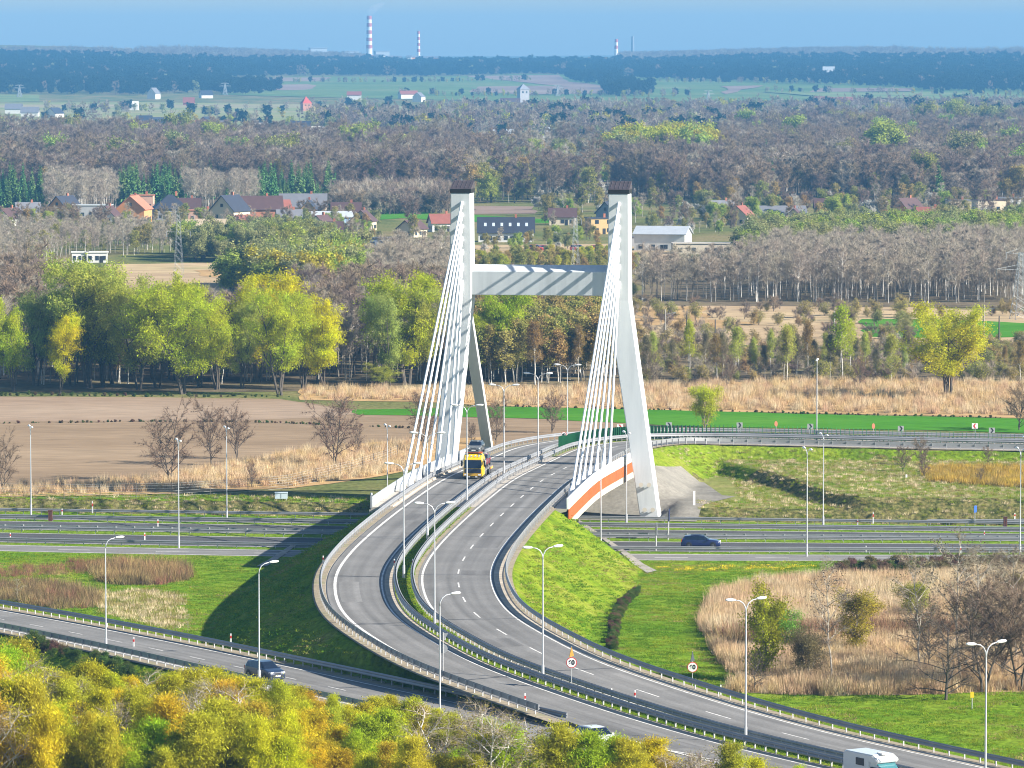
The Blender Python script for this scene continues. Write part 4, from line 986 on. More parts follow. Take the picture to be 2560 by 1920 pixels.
# ================================================================== vehicles
def car_paint(name, c, rough=0.28): return mat(name, c, rough=rough, spec=0.6, coat=0.8)
M_chrome = mat('lamp_glass', (0.75, 0.76, 0.78), rough=0.15, spec=0.8)
M_tail = mat('tail_lamp_red', (0.45, 0.012, 0.01), rough=0.25)
M_trim = mat('black_trim', (0.02, 0.02, 0.022), rough=0.5)
def wheel_meshes(r, w):
    mb = MB(); rings = []
    for y, q in ((-w / 2, r * 0.86), (-w / 2, r * 0.97), (-w / 3, r), (w / 3, r), (w / 2, r * 0.97), (w / 2, r * 0.86), (w / 2 - 0.02, r * 0.66), (-w / 2 + 0.02, r * 0.66)):
        rings.append([(q * math.cos(2 * math.pi * k / 18), y, q * math.sin(2 * math.pi * k / 18)) for k in range(18)])
    mb.loft(rings + [rings[0]], caps=False); ty = mb.mesh('tyre', M_black, True)
    mb = MB(); mb.tube([(0, -w / 2 + 0.02, 0), (0, w / 2 - 0.02, 0)], r * 0.67, 18)
    for s in (-1, 1):
        for k in range(5):
            a = 2 * math.pi * k / 5; mb.box((r * 0.34 * math.cos(a), s * (w / 2), r * 0.34 * math.sin(a)), (r * 0.22, 0.03, r * 0.22))
    return ty, mb.mesh('rim', M_rim)
def add_wheel(root, x, y, r, w, ms):
    o = child('wheel', ms[0], root, loc=(x, y, r)); child('rim', ms[1], o); return o
PROFILES = {   # front to rear: (x share, top z share, belt z share, roof width share)
    'estate': [(0.0, .40, .40, .80), (.02, .52, .50, .84), (.10, .60, .56, .90), (.26, .66, .60, .92), (.29, .68, .62, .86), (.42, .965, .63, .76), (.55, 1.0, .64, .76), (.75, .99, .65, .76), (.90, .94, .66, .74), (.965, .70, .66, .84), (.985, .58, .56, .88), (1.0, .42, .42, .84)],
    'mpv': [(0.0, .38, .38, .78), (.025, .50, .48, .84), (.10, .58, .54, .90), (.20, .63, .58, .92), (.23, .65, .60, .86), (.42, .97, .62, .78), (.55, 1.0, .63, .78), (.75, .99, .64, .78), (.92, .93, .65, .76), (.97, .68, .65, .84), (.99, .56, .54, .88), (1.0, .40, .40, .84)],
    'suv': [(0.0, .40, .40, .80), (.02, .54, .52, .86), (.10, .62, .58, .92), (.25, .66, .62, .92), (.28, .68, .63, .88), (.40, .97, .65, .80), (.55, 1.0, .66, .80), (.78, .99, .67, .80), (.93, .93, .68, .78), (.975, .70, .68, .86), (.99, .56, .56, .90), (1.0, .40, .40, .86)]}
def car(name, label, cat, x, y, z, heading, L, W, H, paint, style='estate', group=None, pitch=0.0, front_lights=True):
    root = thing(name, label, cat, (x, y, z), heading, group)
    if pitch: root.rotation_euler = (0, pitch, heading)
    pr = PROFILES[style]; zb = 0.20; body, glass = MB(), MB()
    rings = []
    # finer stations
    st = []
    for a, b in zip(pr[:-1], pr[1:]):
        n = 3 if b[0] - a[0] > 0.08 else 1
        for k in range(n): st.append([a[j] + (b[j] - a[j]) * k / n for j in range(4)])
    st.append(list(pr[-1]))
    for u, zt, zbelt, rw in st:
        X = L / 2 - u * L; w = W / 2 * (1 - 0.16 * max(0, (0.12 - u) / 0.12) ** 2 - 0.10 * max(0, (u - 0.9) / 0.1) ** 2)
        zt, ze = zt * H, zbelt * H
        if zt < ze + 0.03: ze = zt - 0.02
        wr = w * (rw if zt > ze + 0.12 else 0.93)
        half = [(w * 0.90, zb), (w * 0.99, zb + 0.14), (w, (zb + ze) / 2 + 0.03), (w * 0.975, ze), (wr, zt - 0.03 if zt < ze + 0.12 else zt - 0.07), (wr * 0.86, zt)]
        rings.append([(X, -a, b) for a, b in half] + [(X, a, b) for a, b in reversed(half)])
    n = 12; vs = [p for r in rings for p in r]
    bf, gf = [], []
    for i in range(len(rings) - 1):
        u = (st[i][0] + st[i + 1][0]) / 2; hi = min(st[i][1] - st[i][2], st[i + 1][1] - st[i + 1][2])
        for k in range(n - 1 + 1):
            k2 = (k + 1) % n; f = (i * n + k, i * n + k2, (i + 1) * n + k2, (i + 1) * n + k)
            sideglass = k in (3, 7) and hi > 0.12 and not any(abs(u - q) < 0.022 for q in (0.56, 0.74))
            screen = k in (4, 5, 6) and ((0.25 < u < 0.42 and st[i + 1][1] > st[i][1] + 0.02) or (u > 0.88 and st[i + 1][1] < st[i][1] - 0.05 and st[i][1] > 0.75))
            (gf if (sideglass or screen) else bf).append(f)
    bf += [tuple(range(n - 1, -1, -1)), tuple((len(rings) - 1) * n + k for k in range(n))]
    body.add(vs, bf); glass.add(vs, gf)
    body.build('body', paint, root, smooth=False); glass.build('window_glass', M_glass, root)
    r = 0.325 if H < 1.6 else 0.36; ms = wheel_meshes(r, 0.22)
    for sx in (L * 0.5 - 0.19 * L, -L * 0.5 + 0.20 * L):
        for sy in (-1, 1):
            add_wheel(root, sx, sy * (W / 2 - 0.10), r, 0.22, ms)
            mb = MB(); mb.tube([(sx, sy * (W / 2 - 0.24), r + 0.02), (sx, sy * (W / 2 + 0.008), r + 0.02)], r * 1.14, 18); mb.build('wheel_arch', M_trim, root)
    for sy in (-1, 1):
        mb = MB(); mb.box((L / 2 - 0.17, sy * W * 0.33, H * 0.47), (0.26, W * 0.22, 0.13), 0, sy * -0.35); mb.build('headlight', M_chrome, root)
        mb = MB(); mb.box((-L / 2 + 0.10, sy * W * 0.40, H * 0.57), (0.14, W * 0.12, 0.30)); mb.build('tail_light', M_tail, root)
        mb = MB(); mb.box((L * 0.5 - 0.31 * L, sy * (W / 2 + 0.08), H * 0.64), (0.12, 0.2, 0.13)); mb.build('mirror', paint, root)
    mb = MB(); mb.box((L / 2 - 0.01, 0, H * 0.30), (0.06, W * 0.62, 0.16)); mb.box((L / 2 - 0.03, 0, H * 0.42), (0.06, W * 0.34, 0.10)); mb.build('grille', M_trim, root)
    mb = MB(); mb.box((L / 2 + 0.025, 0, H * 0.30), (0.02, 0.5, 0.11)); mb.build('number_plate', M_signw, root)
    if style != 'mpv':
        mb = MB()
        for sy in (-1, 1): mb.box((-0.06 * L, sy * W * 0.35, H * 1.0 + 0.02), (L * 0.38, 0.04, 0.04))
        mb.build('roof_rail', M_trim, root)
    return root
navy = car_paint('navy_paint', (0.007, 0.015, 0.085)); dkblue = car_paint('dark_blue_paint', (0.018, 0.03, 0.06))
silver = car_paint('silver_paint', (0.38, 0.39, 0.40)); whitep = car_paint('white_paint', (0.76, 0.76, 0.75)); redp = car_paint('dark_red_paint', (0.30, 0.02, 0.035))
x, y = P(1752, 1368, 0.0); car('estate_car', 'navy blue estate car driving right on the motorway', 'car', x, y, 0.015, R(-3.5), 4.78, 1.84, 1.50, navy, 'estate')
i = min(range(len(LROAD)), key=lambda k: abs(CX + F * LROAD[k, 0] / LROAD[k, 1] - 706))
x, y, z = lroad_at(-2.1, i, 0.02); car('compact_car', 'dark blue hatchback driving on the lower left road past a lamp', 'car', x, y, z, math.atan2(-LT[i, 1], -LT[i, 0]) + R(6), 4.45, 1.80, 1.62, dkblue, 'mpv')
i = min(range(len(LROAD)), key=lambda k: abs(CX + F * LROAD[k, 0] / LROAD[k, 1] - 1488)) if False else 0
x, y = P(1492, 1862, 5.15); car('white_car', 'white car half hidden behind the orange birches at the gore', 'car', x, y, 5.16, R(-60), 4.4, 1.8, 1.45, whitep, 'mpv')
# white camper van
def camper():
    i = on_median(2180, 1900)
    i = min(range(60), key=lambda k: abs(CX + F * road_at(-4.0, k)[0] / road_at(-4.0, k)[1] - 2192))
    x, y, z = road_at(-4.0, i, 0.02)
    root = thing('camper_van', 'white motor home with blue side window coming along the left carriageway', 'camper van', (x, y, z), math.atan2(-RT[i, 1], -RT[i, 0]))
    L, W, H = 5.5, 2.05, 2.6
    mb = MB()
    prof = [(-L / 2, 0.45), (L / 2 - 2.2, 0.45), (L / 2 - 2.2, 2.0), (L / 2 - 1.35, 2.0), (L / 2 - 1.15, 2.25), (L / 2 - 1.9, H), (-L / 2 + 0.2, H), (-L / 2, H - 0.25)]
    mb.prism(prof, 'y', -W / 2, W / 2); b = mb.build('living_body', whitep, root); bevel(b, 0.07, 2)
    mb = MB(); rings = []
    for X, w, zb, zt in ((L / 2 - 2.3, 1.02, 0.35, 2.05), (L / 2 - 1.55, 1.0, 0.35, 1.98), (L / 2 - 1.0, 0.98, 0.35, 1.35), (L / 2 - 0.25, 0.92, 0.35, 1.12), (L / 2, 0.80, 0.40, 0.85)):
        rings.append([(X, -w, zb), (X, -w, zt * 0.62), (X, -w * 0.88, zt), (X, w * 0.88, zt), (X, w, zt * 0.62), (X, w, zb)])
    mb.loft(rings); mb.build('cab', whitep, root)
    mb = MB(); mb.add([(L / 2 - 1.53, -0.84, 1.93), (L / 2 - 1.53, 0.84, 1.93), (L / 2 - 0.98, 0.86, 1.38), (L / 2 - 0.98, -0.86, 1.38)], [(0, 1, 2, 3)])
    for v in range(4): mb.v[v] = (mb.v[v][0] + 0.04, mb.v[v][1], mb.v[v][2] + 0.04)
    mb.build('windscreen', mat('teal_glass', (0.05, 0.16, 0.18), rough=0.1, spec=0.7), root)
    for sy in (-1, 1):
        mb = MB(); mb.box((-0.6, sy * (W / 2 + 0.012), 1.95), (1.0, 0.03, 0.55)); mb.build('side_window', M_glass, root)
        mb = MB(); mb.box((L / 2 - 1.7, sy * 1.0, 1.45), (0.75, 0.05, 0.5)); mb.build('cab_window', M_glass, root)
        mb = MB(); mb.box((L / 2 - 0.16, sy * 0.62, 0.82), (0.2, 0.32, 0.2)); mb.build('headlight', M_chrome, root)
        mb = MB(); mb.box((-0.9, sy * (W / 2 + 0.010), 1.12), (4.2, 0.02, 0.10)); mb.build('side_stripe', M_trim, root)
        mb = MB(); mb.box((L / 2 - 1.25, sy * 1.2, 1.4), (0.1, 0.3, 0.35)); mb.build('mirror', M_trim, root)
    mb = MB(); mb.box((0.9, 0, H + 0.06), (0.7, 0.6, 0.12)); mb.build('roof_hatch', M_signw, root)
    ms = wheel_meshes(0.34, 0.22)
    for sx in (L / 2 - 0.95, -L / 2 + 1.9):
        for sy in (-1, 1): add_wheel(root, sx, sy * (W / 2 - 0.2), 0.34, 0.22, ms)
camper()
# yellow car transporter
def transporter():
    i = next(k for k in range(len(ROAD)) if ROAD[k, 1] > 596)
    x, y, z = road_at(-3.3, i, 0.02); hd = math.atan2(-RT[i, 1], -RT[i, 0])
    root = thing('car_transporter', 'yellow car transporter truck crossing the bridge with cars on its decks', 'truck', (x, y, z), hd)
    yel = car_paint('transporter_yellow', (0.78, 0.50, 0.0), 0.35); yel_shaded = car_paint('bumper_shaded_yellow', (0.60, 0.33, 0.01), 0.4)  # bumper repeats the cab yellow with its dimmer light mixed into the colour
    Mx = Matrix.Rotation(hd, 4, 'Z'); Mx.translation = Vector((x, y, z))
    # cab: x forward, front at +4.6
    mb = MB(); rings = []
    for X, w, zb, zt in ((2.4, 1.22, 0.55, 2.95), (3.2, 1.24, 0.55, 3.25), (3.9, 1.24, 0.55, 3.1), (4.35, 1.22, 0.5, 2.55), (4.62, 1.16, 0.45, 1.5), (4.66, 1.14, 0.42, 0.75)):
        rings.append([(X, -w, zb), (X, -w, zt - 0.25), (X, -w + 0.22, zt), (X, w - 0.22, zt), (X, w, zt - 0.25), (X, w, zb)])
    mb.loft(rings); mb.build('cab', yel, root)
    mb = MB(); mb.add([(4.40, -1.06, 2.45), (4.40, 1.06, 2.45), (4.68, 1.06, 1.42), (4.68, -1.06, 1.42)], [(0, 1, 2, 3)]); mb.build('windscreen', M_glass, root)
    mb = MB(); mb.box((4.68, 0, 1.10), (0.08, 2.05, 0.50)); mb.build('grille', mat('grille_navy', (0.015, 0.02, 0.045), rough=0.4), root)
    mb = MB(); mb.box((4.72, 0, 0.66), (0.22, 2.36, 0.30)); mb.build('bumper', yel_shaded, root)
    mb = MB(); mb.box((4.70, 0, 0.36), (0.14, 2.2, 0.14)); mb.build('bumper_guard', M_trim, root)
    for sy in (-1, 1):
        mb = MB(); mb.box((3.4, sy * 1.235, 2.1), (0.9, 0.04, 0.7)); mb.build('side_window', M_glass, root)
        mb = MB(); mb.box((4.30, sy * 1.42, 2.0), (0.14, 0.22, 0.75)); mb.build('mirror', M_trim, root)
        mb = MB(); mb.box((4.80, sy * 0.86, 0.66), (0.08, 0.36, 0.18)); mb.build('headlight', M_chrome, root)
        mb = MB(); mb.box((4.78, sy * 0.45, 0.40), (0.08, 0.26, 0.12)); mb.build('fog_light', M_chrome, root)
    mb = MB(); mb.box((3.6, 0, 3.34), (0.35, 2.1, 0.14)); mb.build('beacon_bar', mat('beacon_orange', (0.75, 0.13, 0.02), rough=0.3), root)
    for sy in (-0.7, -0.25, 0.25, 0.7):
        mb = MB(); mb.tube([(4.16, sy, 2.92), (4.24, sy, 2.90)], 0.12, 10); mb.build('roof_lamp', M_chrome, root)
    st = mat('deck_steel', (0.30, 0.30, 0.29), rough=0.5, metal=0.5)
    mb = MB(); mb.box((-1.6, 0, 0.95), (8.4, 2.3, 0.16)); mb.box((-6.3, 0, 0.72), (1.4, 2.3, 0.12)); mb.build('lower_deck', st, root)
    mb = MB()
    for sy in (-1, 1): mb.box((1.2, sy * 0.85, 3.12), (5.6, 0.5, 0.10))
    for X in (-1.4, 2.0):
        for sy in (-1, 1): mb.box((X, sy * 1.12, 2.05), (0.12, 0.10, 2.2))
    mb.build('upper_deck', st, root)
    mb = MB(); mb.box((-3.9, -1.24, 0.85), (2.2, 0.1, 0.22)); mb.box((-3.9, 1.24, 0.85), (2.2, 0.1, 0.22)); mb.build('side_guard', mat('guard_orange', (0.75, 0.36, 0.08), rough=0.5), root)
    ms = wheel_meshes(0.5, 0.34)
    for sx in (3.6, -2.6, -3.8):
        for sy in (-1, 1): add_wheel(root, sx, sy * 1.02, 0.5, 0.34, ms)
    def on(px, pz, label, L, W, H, paint, st_, nm, pt=0.0):
        p = Mx @ Vector((px, 0, pz)); car(nm, label, 'car', p.x, p.y, p.z, hd, L, W, H, paint, st_, 'cars carried by the transporter', pt)
    on(1.7, 3.18, 'dark grey car riding on the upper deck above the yellow cab', 4.4, 1.78, 1.45, car_paint('graphite_paint', (0.11, 0.115, 0.12)), 'suv', 'carried_car')
    on(-0.4, 1.04, 'white car on the lower deck just behind the yellow cab', 4.0, 1.72, 1.45, whitep, 'mpv', 'carried_car')
    on(-4.4, 1.02, 'dark red car at the rear end of the transporter', 4.0, 1.72, 1.5, redp, 'mpv', 'carried_car')
transporter()
# ================================================================== trees: generators
M_barkw = mat('birch_bark', (0.50, 0.47, 0.42), rough=0.8, noise=0.35, nscale=3.0)
M_barkg = mat('grey_bark', (0.21, 0.18, 0.14), rough=0.9, noise=0.25, nscale=2.0)
M_barkd = mat('dark_bark', (0.085, 0.07, 0.055), rough=0.9, noise=0.25, nscale=2.0)
M_leaf = leaf_mat('spring_leaves', var=0.45, hue=0.008, trans=0.6, patch=0.028)                      # tinted by the object colour
def unit(v): return v / np.maximum(np.linalg.norm(v, axis=-1, keepdims=True), 1e-9)
class TB:
    """collects branch tubes and leaf / twig faces"""
    def __init__(s): s.v = []; s.f = []; s.m = []; s.n = 0
    def tube(s, pts, rad, k=3, mi=0):
        pts = np.asarray(pts, float); rad = np.asarray(rad, float); n = len(pts)
        t = unit(np.gradient(pts, axis=0)); ref = np.where(np.abs(t[:, :1]) < 0.8, np.array([[1., 0, 0]]), np.array([[0, 1., 0]]))
        u = unit(ref - t * (t * ref).sum(1, keepdims=True)); w = np.cross(t, u)
        a = 2 * np.pi * np.arange(k) / k
        ring = pts[:, None, :] + rad[:, None, None] * (u[:, None, :] * np.cos(a)[None, :, None] + w[:, None, :] * np.sin(a)[None, :, None])
        s.v.append(ring.reshape(-1, 3)); o = s.n; s.n += n * k
        for i in range(n - 1):
            for j in range(k):
                j2 = (j + 1) % k; s.f.append((o + i * k + j, o + i * k + j2, o + (i + 1) * k + j2, o + (i + 1) * k + j)); s.m.append(mi)
    def slivers(s, b, d, L, wd, mi, rs):
        """thin triangles starting at b along d"""
        n = len(b); d = unit(d); side = unit(np.cross(d, rs.normal(size=(n, 3)))) * (np.asarray(wd).reshape(-1, 1) / 2)
        v = np.stack([b - side, b + side, b + d * np.asarray(L).reshape(-1, 1)], 1).reshape(-1, 3)
        s._tris(v, n, 3, mi)
    def leaves(s, c, size, mi, rs, droop=0.0, elong=1.0, cen=None, bias=0.55):
        n = len(c); q = rs.normal(size=(n, 3)); q[:, 2] -= droop * 2.5
        if cen is None: u = unit(rs.normal(size=(n, 3)))
        else:              # leaves turn their face outwards from the crown
            o = unit((c - cen) * np.array([1, 1, 0.8])); u = unit(o * bias + rs.normal(size=(n, 3)) * 0.6)
        d = unit(q); d = unit(d - u * (d * u).sum(1, keepdims=True)); w = unit(np.cross(d, u)); sz = np.asarray(size).reshape(-1, 1)
        v = np.stack([c - d * sz * elong * 0.5, c + w * sz * 0.42, c + d * sz * elong * 0.5, c - w * sz * 0.42], 1).reshape(-1, 3)
        s._tris(v, n, 4, mi)
    def _tris(s, v, n, k, mi):
        s.v.append(v); o = s.n; s.n += n * k
        s.f += [tuple(range(o + i * k, o + i * k + k)) for i in range(n)]; s.m += [mi] * n
    def mesh(s, name, mats):
        me = D.meshes.new(name); v = np.concatenate(s.v) if s.v else np.zeros((0, 3))
        me.from_pydata(v.tolist(), [], s.f); me.update()
        for m in mats: me.materials.append(m)
        me.polygons.foreach_set('material_index', s.m); return me
def skeleton(rs, H, r0, cb, nl, spread, up, curve, shape, multi=1, wob=0.02, nsub=4):
    """trunk(s), limbs and sub-branches; returns tube list and the twig anchor points with directions"""
    tubes, anchors, adirs = [], [], []
    for m in range(multi):
        az = rs.uniform(0, 6.28); lean = 0.0 if multi == 1 else rs.uniform(0.10, 0.30)
        n = 9; t = np.linspace(0, 1, n)
        base = np.zeros(3) if multi == 1 else np.array([math.cos(az), math.sin(az), 0]) * r0 * 1.2
        wobv = np.cumsum(rs.normal(size=(n, 2)) * wob * H / n ** 0.5, axis=0)
        hh = H * (1.0 if m == 0 else rs.uniform(0.75, 1.0))
        pts = np.stack([base[0] + math.cos(az) * lean * hh * t ** 1.3 + wobv[:, 0], base[1] + math.sin(az) * lean * hh * t ** 1.3 + wobv[:, 1], t * hh], 1)
        r = r0 / (multi ** 0.4) * (1 - 0.93 * t) + 0.012
        tubes.append((pts, r, 6))
        for k in range(int(nl / multi)):
            q = cb + (0.97 - cb) * ((k + rs.uniform(0, 1)) / (nl / multi))
            i = q * (n - 1); i0 = min(int(i), n - 2); p = pts[i0] + (pts[i0 + 1] - pts[i0]) * (i - i0)
            a = k * 2.4 + rs.uniform(-0.5, 0.5); L = spread * shape((q - cb) / (1 - cb)) * rs.uniform(0.75, 1.2)
            el = up * rs.uniform(0.7, 1.25); d = np.array([math.cos(a) * math.cos(el), math.sin(a) * math.cos(el), math.sin(el)])
            ns = 6; lp = [p]; dd = d.copy()
            for j in range(ns - 1):
                dd = unit(dd + np.array([0, 0, curve / ns]) + rs.normal(size=3) * 0.10); lp.append(lp[-1] + dd * L / (ns - 1))
            lp = np.array(lp); rl = max(0.012, (r0 * 0.42 * (1 - q) + 0.02)) * (1 - 0.85 * np.linspace(0, 1, ns)) + 0.008
            tubes.append((lp, rl, 4))
            for j in range(nsub):
                f = rs.uniform(0.3, 1.0); i = f * (ns - 1); i0 = min(int(i), ns - 2); b = lp[i0] + (lp[i0 + 1] - lp[i0]) * (i - i0)
                sd = unit(unit(lp[i0 + 1] - lp[i0]) + rs.normal(size=3) * 0.65); sl = L * rs.uniform(0.25, 0.5)
                e = b + sd * sl + np.array([0, 0, curve * 0.15 * sl]); mid = (b + e) / 2 + rs.normal(size=3) * 0.05 * sl
                tubes.append((np.array([b, mid, e]), np.array([rl[i0] * 0.5 + 0.006, 0.018, 0.008]), 3))
                for g in (0.35, 0.7, 1.0): anchors.append(b + (e - b) * g); adirs.append(sd)
            for g in (0.7, 0.85, 1.0):
                i = g * (ns - 1); i0 = min(int(i), ns - 2); anchors.append(lp[i0] + (lp[i0 + 1] - lp[i0]) * (i - i0)); adirs.append(unit(lp[i0 + 1] - lp[i0]))
        anchors += [pts[-1], pts[-2]]; adirs += [np.array([0, 0, 1.]), np.array([0, 0, 1.])]
    return tubes, np.array(anchors), np.array(adirs)
SH_OVAL = lambda t: 0.35 + 0.9 * math.sin(math.pi * min(1, max(0, t * 0.85 + 0.12)))
SH_CONE = lambda t: 1.05 - 0.85 * t
SH_ROUND = lambda t: 0.45 + 0.75 * math.sqrt(max(0, 1 - (t * 1.25 - 0.45) ** 2))
SH_FAN = lambda t: 1.1 - 0.5 * t
def gen_tree(seed, H, r0, cb, nl, spread, up, curve, shape, twigs=3, twl=0.8, tww=0.03, leaves=4, lsz=0.25, lspread=0.5, droop=0.0, elong=1.0, multi=1,
             bark=None, twigm=None, leafm=None, nsub=4, single=False, wob=0.02, twdroop=0.0, patch=1.0, nlf=None):
    """returns (trunk mesh, crown mesh) or one joined mesh"""
    rs = np.random.RandomState(seed)
    tubes, A, Dr = skeleton(rs, H, r0, cb, nl, spread, up, curve, shape, multi, wob, nsub)
    bark = bark or M_barkg; twigm = twigm or bark; leafm = leafm or M_leaf
    tb = TB(); cb_ = tb if single else TB()
    for p, r, k in tubes: tb.tube(p, r, k if not single else max(3, k - 2), 0)
    if twigs:
        b = np.repeat(A, twigs, 0); d = unit(np.repeat(Dr, twigs, 0) + rs.normal(size=(len(b), 3)) * (0.7 if twdroop >= 0 else 0.5) + np.array([0, 0, -twdroop]))
        L = twl * rs.uniform(0.5, 1.3, len(b)); cb_.slivers(b, d, L, tww, 1, rs)
        tips = b + d * L[:, None] * rs.uniform(0.3, 1.0, (len(b), 1))
    else: tips = A
    if leaves:
        if patch < 1.0: tips = tips[rs.uniform(size=len(tips)) < patch]
        c = np.repeat(tips, leaves, 0) + rs.normal(size=(len(tips) * leaves, 3)) * lspread * np.array([1, 1, 0.8])
        c[:, 2] = np.maximum(c[:, 2], 0.15)
        cb_.leaves(c, lsz * rs.uniform(0.6, 1.35, len(c)), 2, rs, droop, elong, cen=np.array([0, 0, H * (cb + (1 - cb) * 0.42)]))
    mats = [bark, twigm, leafm]
    if single: return tb.mesh('tree', mats)
    return tb.mesh('trunk', mats), cb_.mesh('crown', mats)
def gen_spruce(seed, H, R_, n=26, per=9, mats=None):
    rs = np.random.RandomState(seed); tb = TB()
    tb.tube(np.array([[0, 0, 0], [0, 0, H * 0.5], [0, 0, H]]), np.array([0.16, 0.09, 0.01]) * H / 12, 4, 0)
    for k in range(n):
        t = k / n; z = H * (0.06 + 0.92 * t); L = R_ * (1 - t) ** 1.0 * rs.uniform(0.75, 1.2) + 0.08
        a = rs.uniform(0, 6.28, per); el = rs.uniform(-0.45, 0.05, per)
        d = np.stack([np.cos(a) * np.cos(el), np.sin(a) * np.cos(el), np.sin(el)], 1)
        b = np.tile([0, 0, z], (per, 1)); tb.slivers(b + d * 0.1, d, np.full(per, L), np.full(per, L * 0.55), 1, rs)
        c = (b + d * L * rs.uniform(0.3, 0.95, (per, 1)))
        c = np.repeat(c, 3, 0) + rs.normal(size=(per * 3, 3)) * 0.12 * L; tb.leaves(c, np.full(len(c), 0.32 * L + 0.12), 1, rs, 0.4, 1.3)
    return tb.mesh('spruce', mats)

# ------------------------------------------------------------------ instancing of masses nobody could count
LIB = {}
def lib(name, meshes):
    c = D.collections.new('lib_' + name)
    for k, me in enumerate(meshes):
        o = D.objects.new('%s_source' % name, me); c.objects.link(o)
    LIB[name] = c; return c
def gn_group(coll):
    key = 'scatter_' + coll.name
    if key in D.node_groups: return D.node_groups[key]
    g = D.node_groups.new(key, 'GeometryNodeTree')
    g.interface.new_socket('Geometry', in_out='INPUT', socket_type='NodeSocketGeometry'); g.interface.new_socket('Geometry', in_out='OUTPUT', socket_type='NodeSocketGeometry')
    N, L = g.nodes, g.links
    gi = N.new('NodeGroupInput'); go = N.new('NodeGroupOutput')
    ci = N.new('GeometryNodeCollectionInfo'); ci.inputs['Collection'].default_value = coll; ci.inputs['Separate Children'].default_value = True; ci.inputs['Reset Children'].default_value = True
    ip = N.new('GeometryNodeInstanceOnPoints'); ip.inputs['Pick Instance'].default_value = True
    def attr(nm, tp):
        a = N.new('GeometryNodeInputNamedAttribute'); a.data_type = tp; a.inputs['Name'].default_value = nm; return a.outputs['Attribute']
    L.new(gi.outputs[0], ip.inputs['Points']); L.new(ci.outputs[0], ip.inputs['Instance'])
    L.new(attr('pick', 'INT'), ip.inputs['Instance Index']); L.new(attr('rot', 'FLOAT_VECTOR'), ip.inputs['Rotation']); L.new(attr('scl', 'FLOAT_VECTOR'), ip.inputs['Scale'])
    L.new(ip.outputs[0], go.inputs[0]); return g
def in_poly(x, y, poly):
    c = np.zeros(len(x), bool); j = len(poly) - 1
    for i in range(len(poly)):
        xi, yi = poly[i]; xj, yj = poly[j]
        k = ((yi > y) != (yj > y)) & (x < (xj - xi) * (y - yi) / ((yj - yi) or 1e-9) + xi); c ^= k; j = i
    return c
def vnoise(x, y, s, seed):
    rs = np.random.RandomState(seed); v = np.zeros(len(x))
    for k in range(5):
        a = rs.uniform(0, 6.28); f = rs.uniform(0.6, 1.8) / s; v += np.sin((x * math.cos(a) + y * math.sin(a)) * f * 6.28 + rs.uniform(0, 6.28))
    return v / 5
def points_in(polys, spacing, seed, clump=None, jit=0.5):
    rs = np.random.RandomState(seed); out = []
    for poly in polys:
        p = np.array(poly); x0, y0 = p.min(0); x1, y1 = p.max(0)
        gx_, gy_ = np.meshgrid(np.arange(x0, x1, spacing), np.arange(y0, y1, spacing)); x = gx_.ravel(); y = gy_.ravel()
        x = x + rs.uniform(-jit, jit, len(x)) * spacing * 1.6; y = y + rs.uniform(-jit, jit, len(y)) * spacing * 1.6
        k = in_poly(x, y, poly)
        if clump: k &= vnoise(x, y, clump[0], seed + 5) > clump[1] + rs.uniform(-0.15, 0.15, len(x))
        out.append(np.stack([x[k], y[k]], 1))
    return np.concatenate(out)
def scatter(name, label, cat, xy, coll, smin, smax, seed, sink=0.1, weights=None, z=None, kind='stuff', wide=(0.85, 1.2), hn=0.0):
    rs = np.random.RandomState(seed); n = len(xy)
    if n == 0: return None
    zz = gz(xy[:, 0], xy[:, 1]) - sink if z is None else z
    o0 = np.array([xy[:, 0].mean(), xy[:, 1].mean(), 0.0])
    me = D.meshes.new(name); me.from_pydata((np.stack([xy[:, 0], xy[:, 1], zz], 1) - o0).tolist(), [], []); me.update()
    nk = len(coll.objects)
    pick = rs.choice(nk, n, p=weights) if weights is not None else rs.randint(0, nk, n)
    a = me.attributes.new('pick', 'INT', 'POINT'); a.data.foreach_set('value', pick.astype(np.int32))
    rot = np.zeros((n, 3)); rot[:, 2] = rs.uniform(0, 6.28, n); rot[:, :2] = rs.normal(size=(n, 2)) * 0.03
    a = me.attributes.new('rot', 'FLOAT_VECTOR', 'POINT'); a.data.foreach_set('vector', rot.ravel().astype(np.float32))
    h = rs.uniform(smin, smax, n) * (1 + hn * vnoise(xy[:, 0], xy[:, 1], 45, seed + 3)); w_ = h * rs.uniform(wide[0], wide[1], n)
    a = me.attributes.new('scl', 'FLOAT_VECTOR', 'POINT'); a.data.foreach_set('vector', np.stack([w_, w_, h], 1).ravel().astype(np.float32))
    o = D.objects.new(name, me); COL.objects.link(o); o.location = o0
    md = o.modifiers.new('scatter', 'NODES'); md.node_group = gn_group(coll)
    return tag(o, label, cat, None, kind)
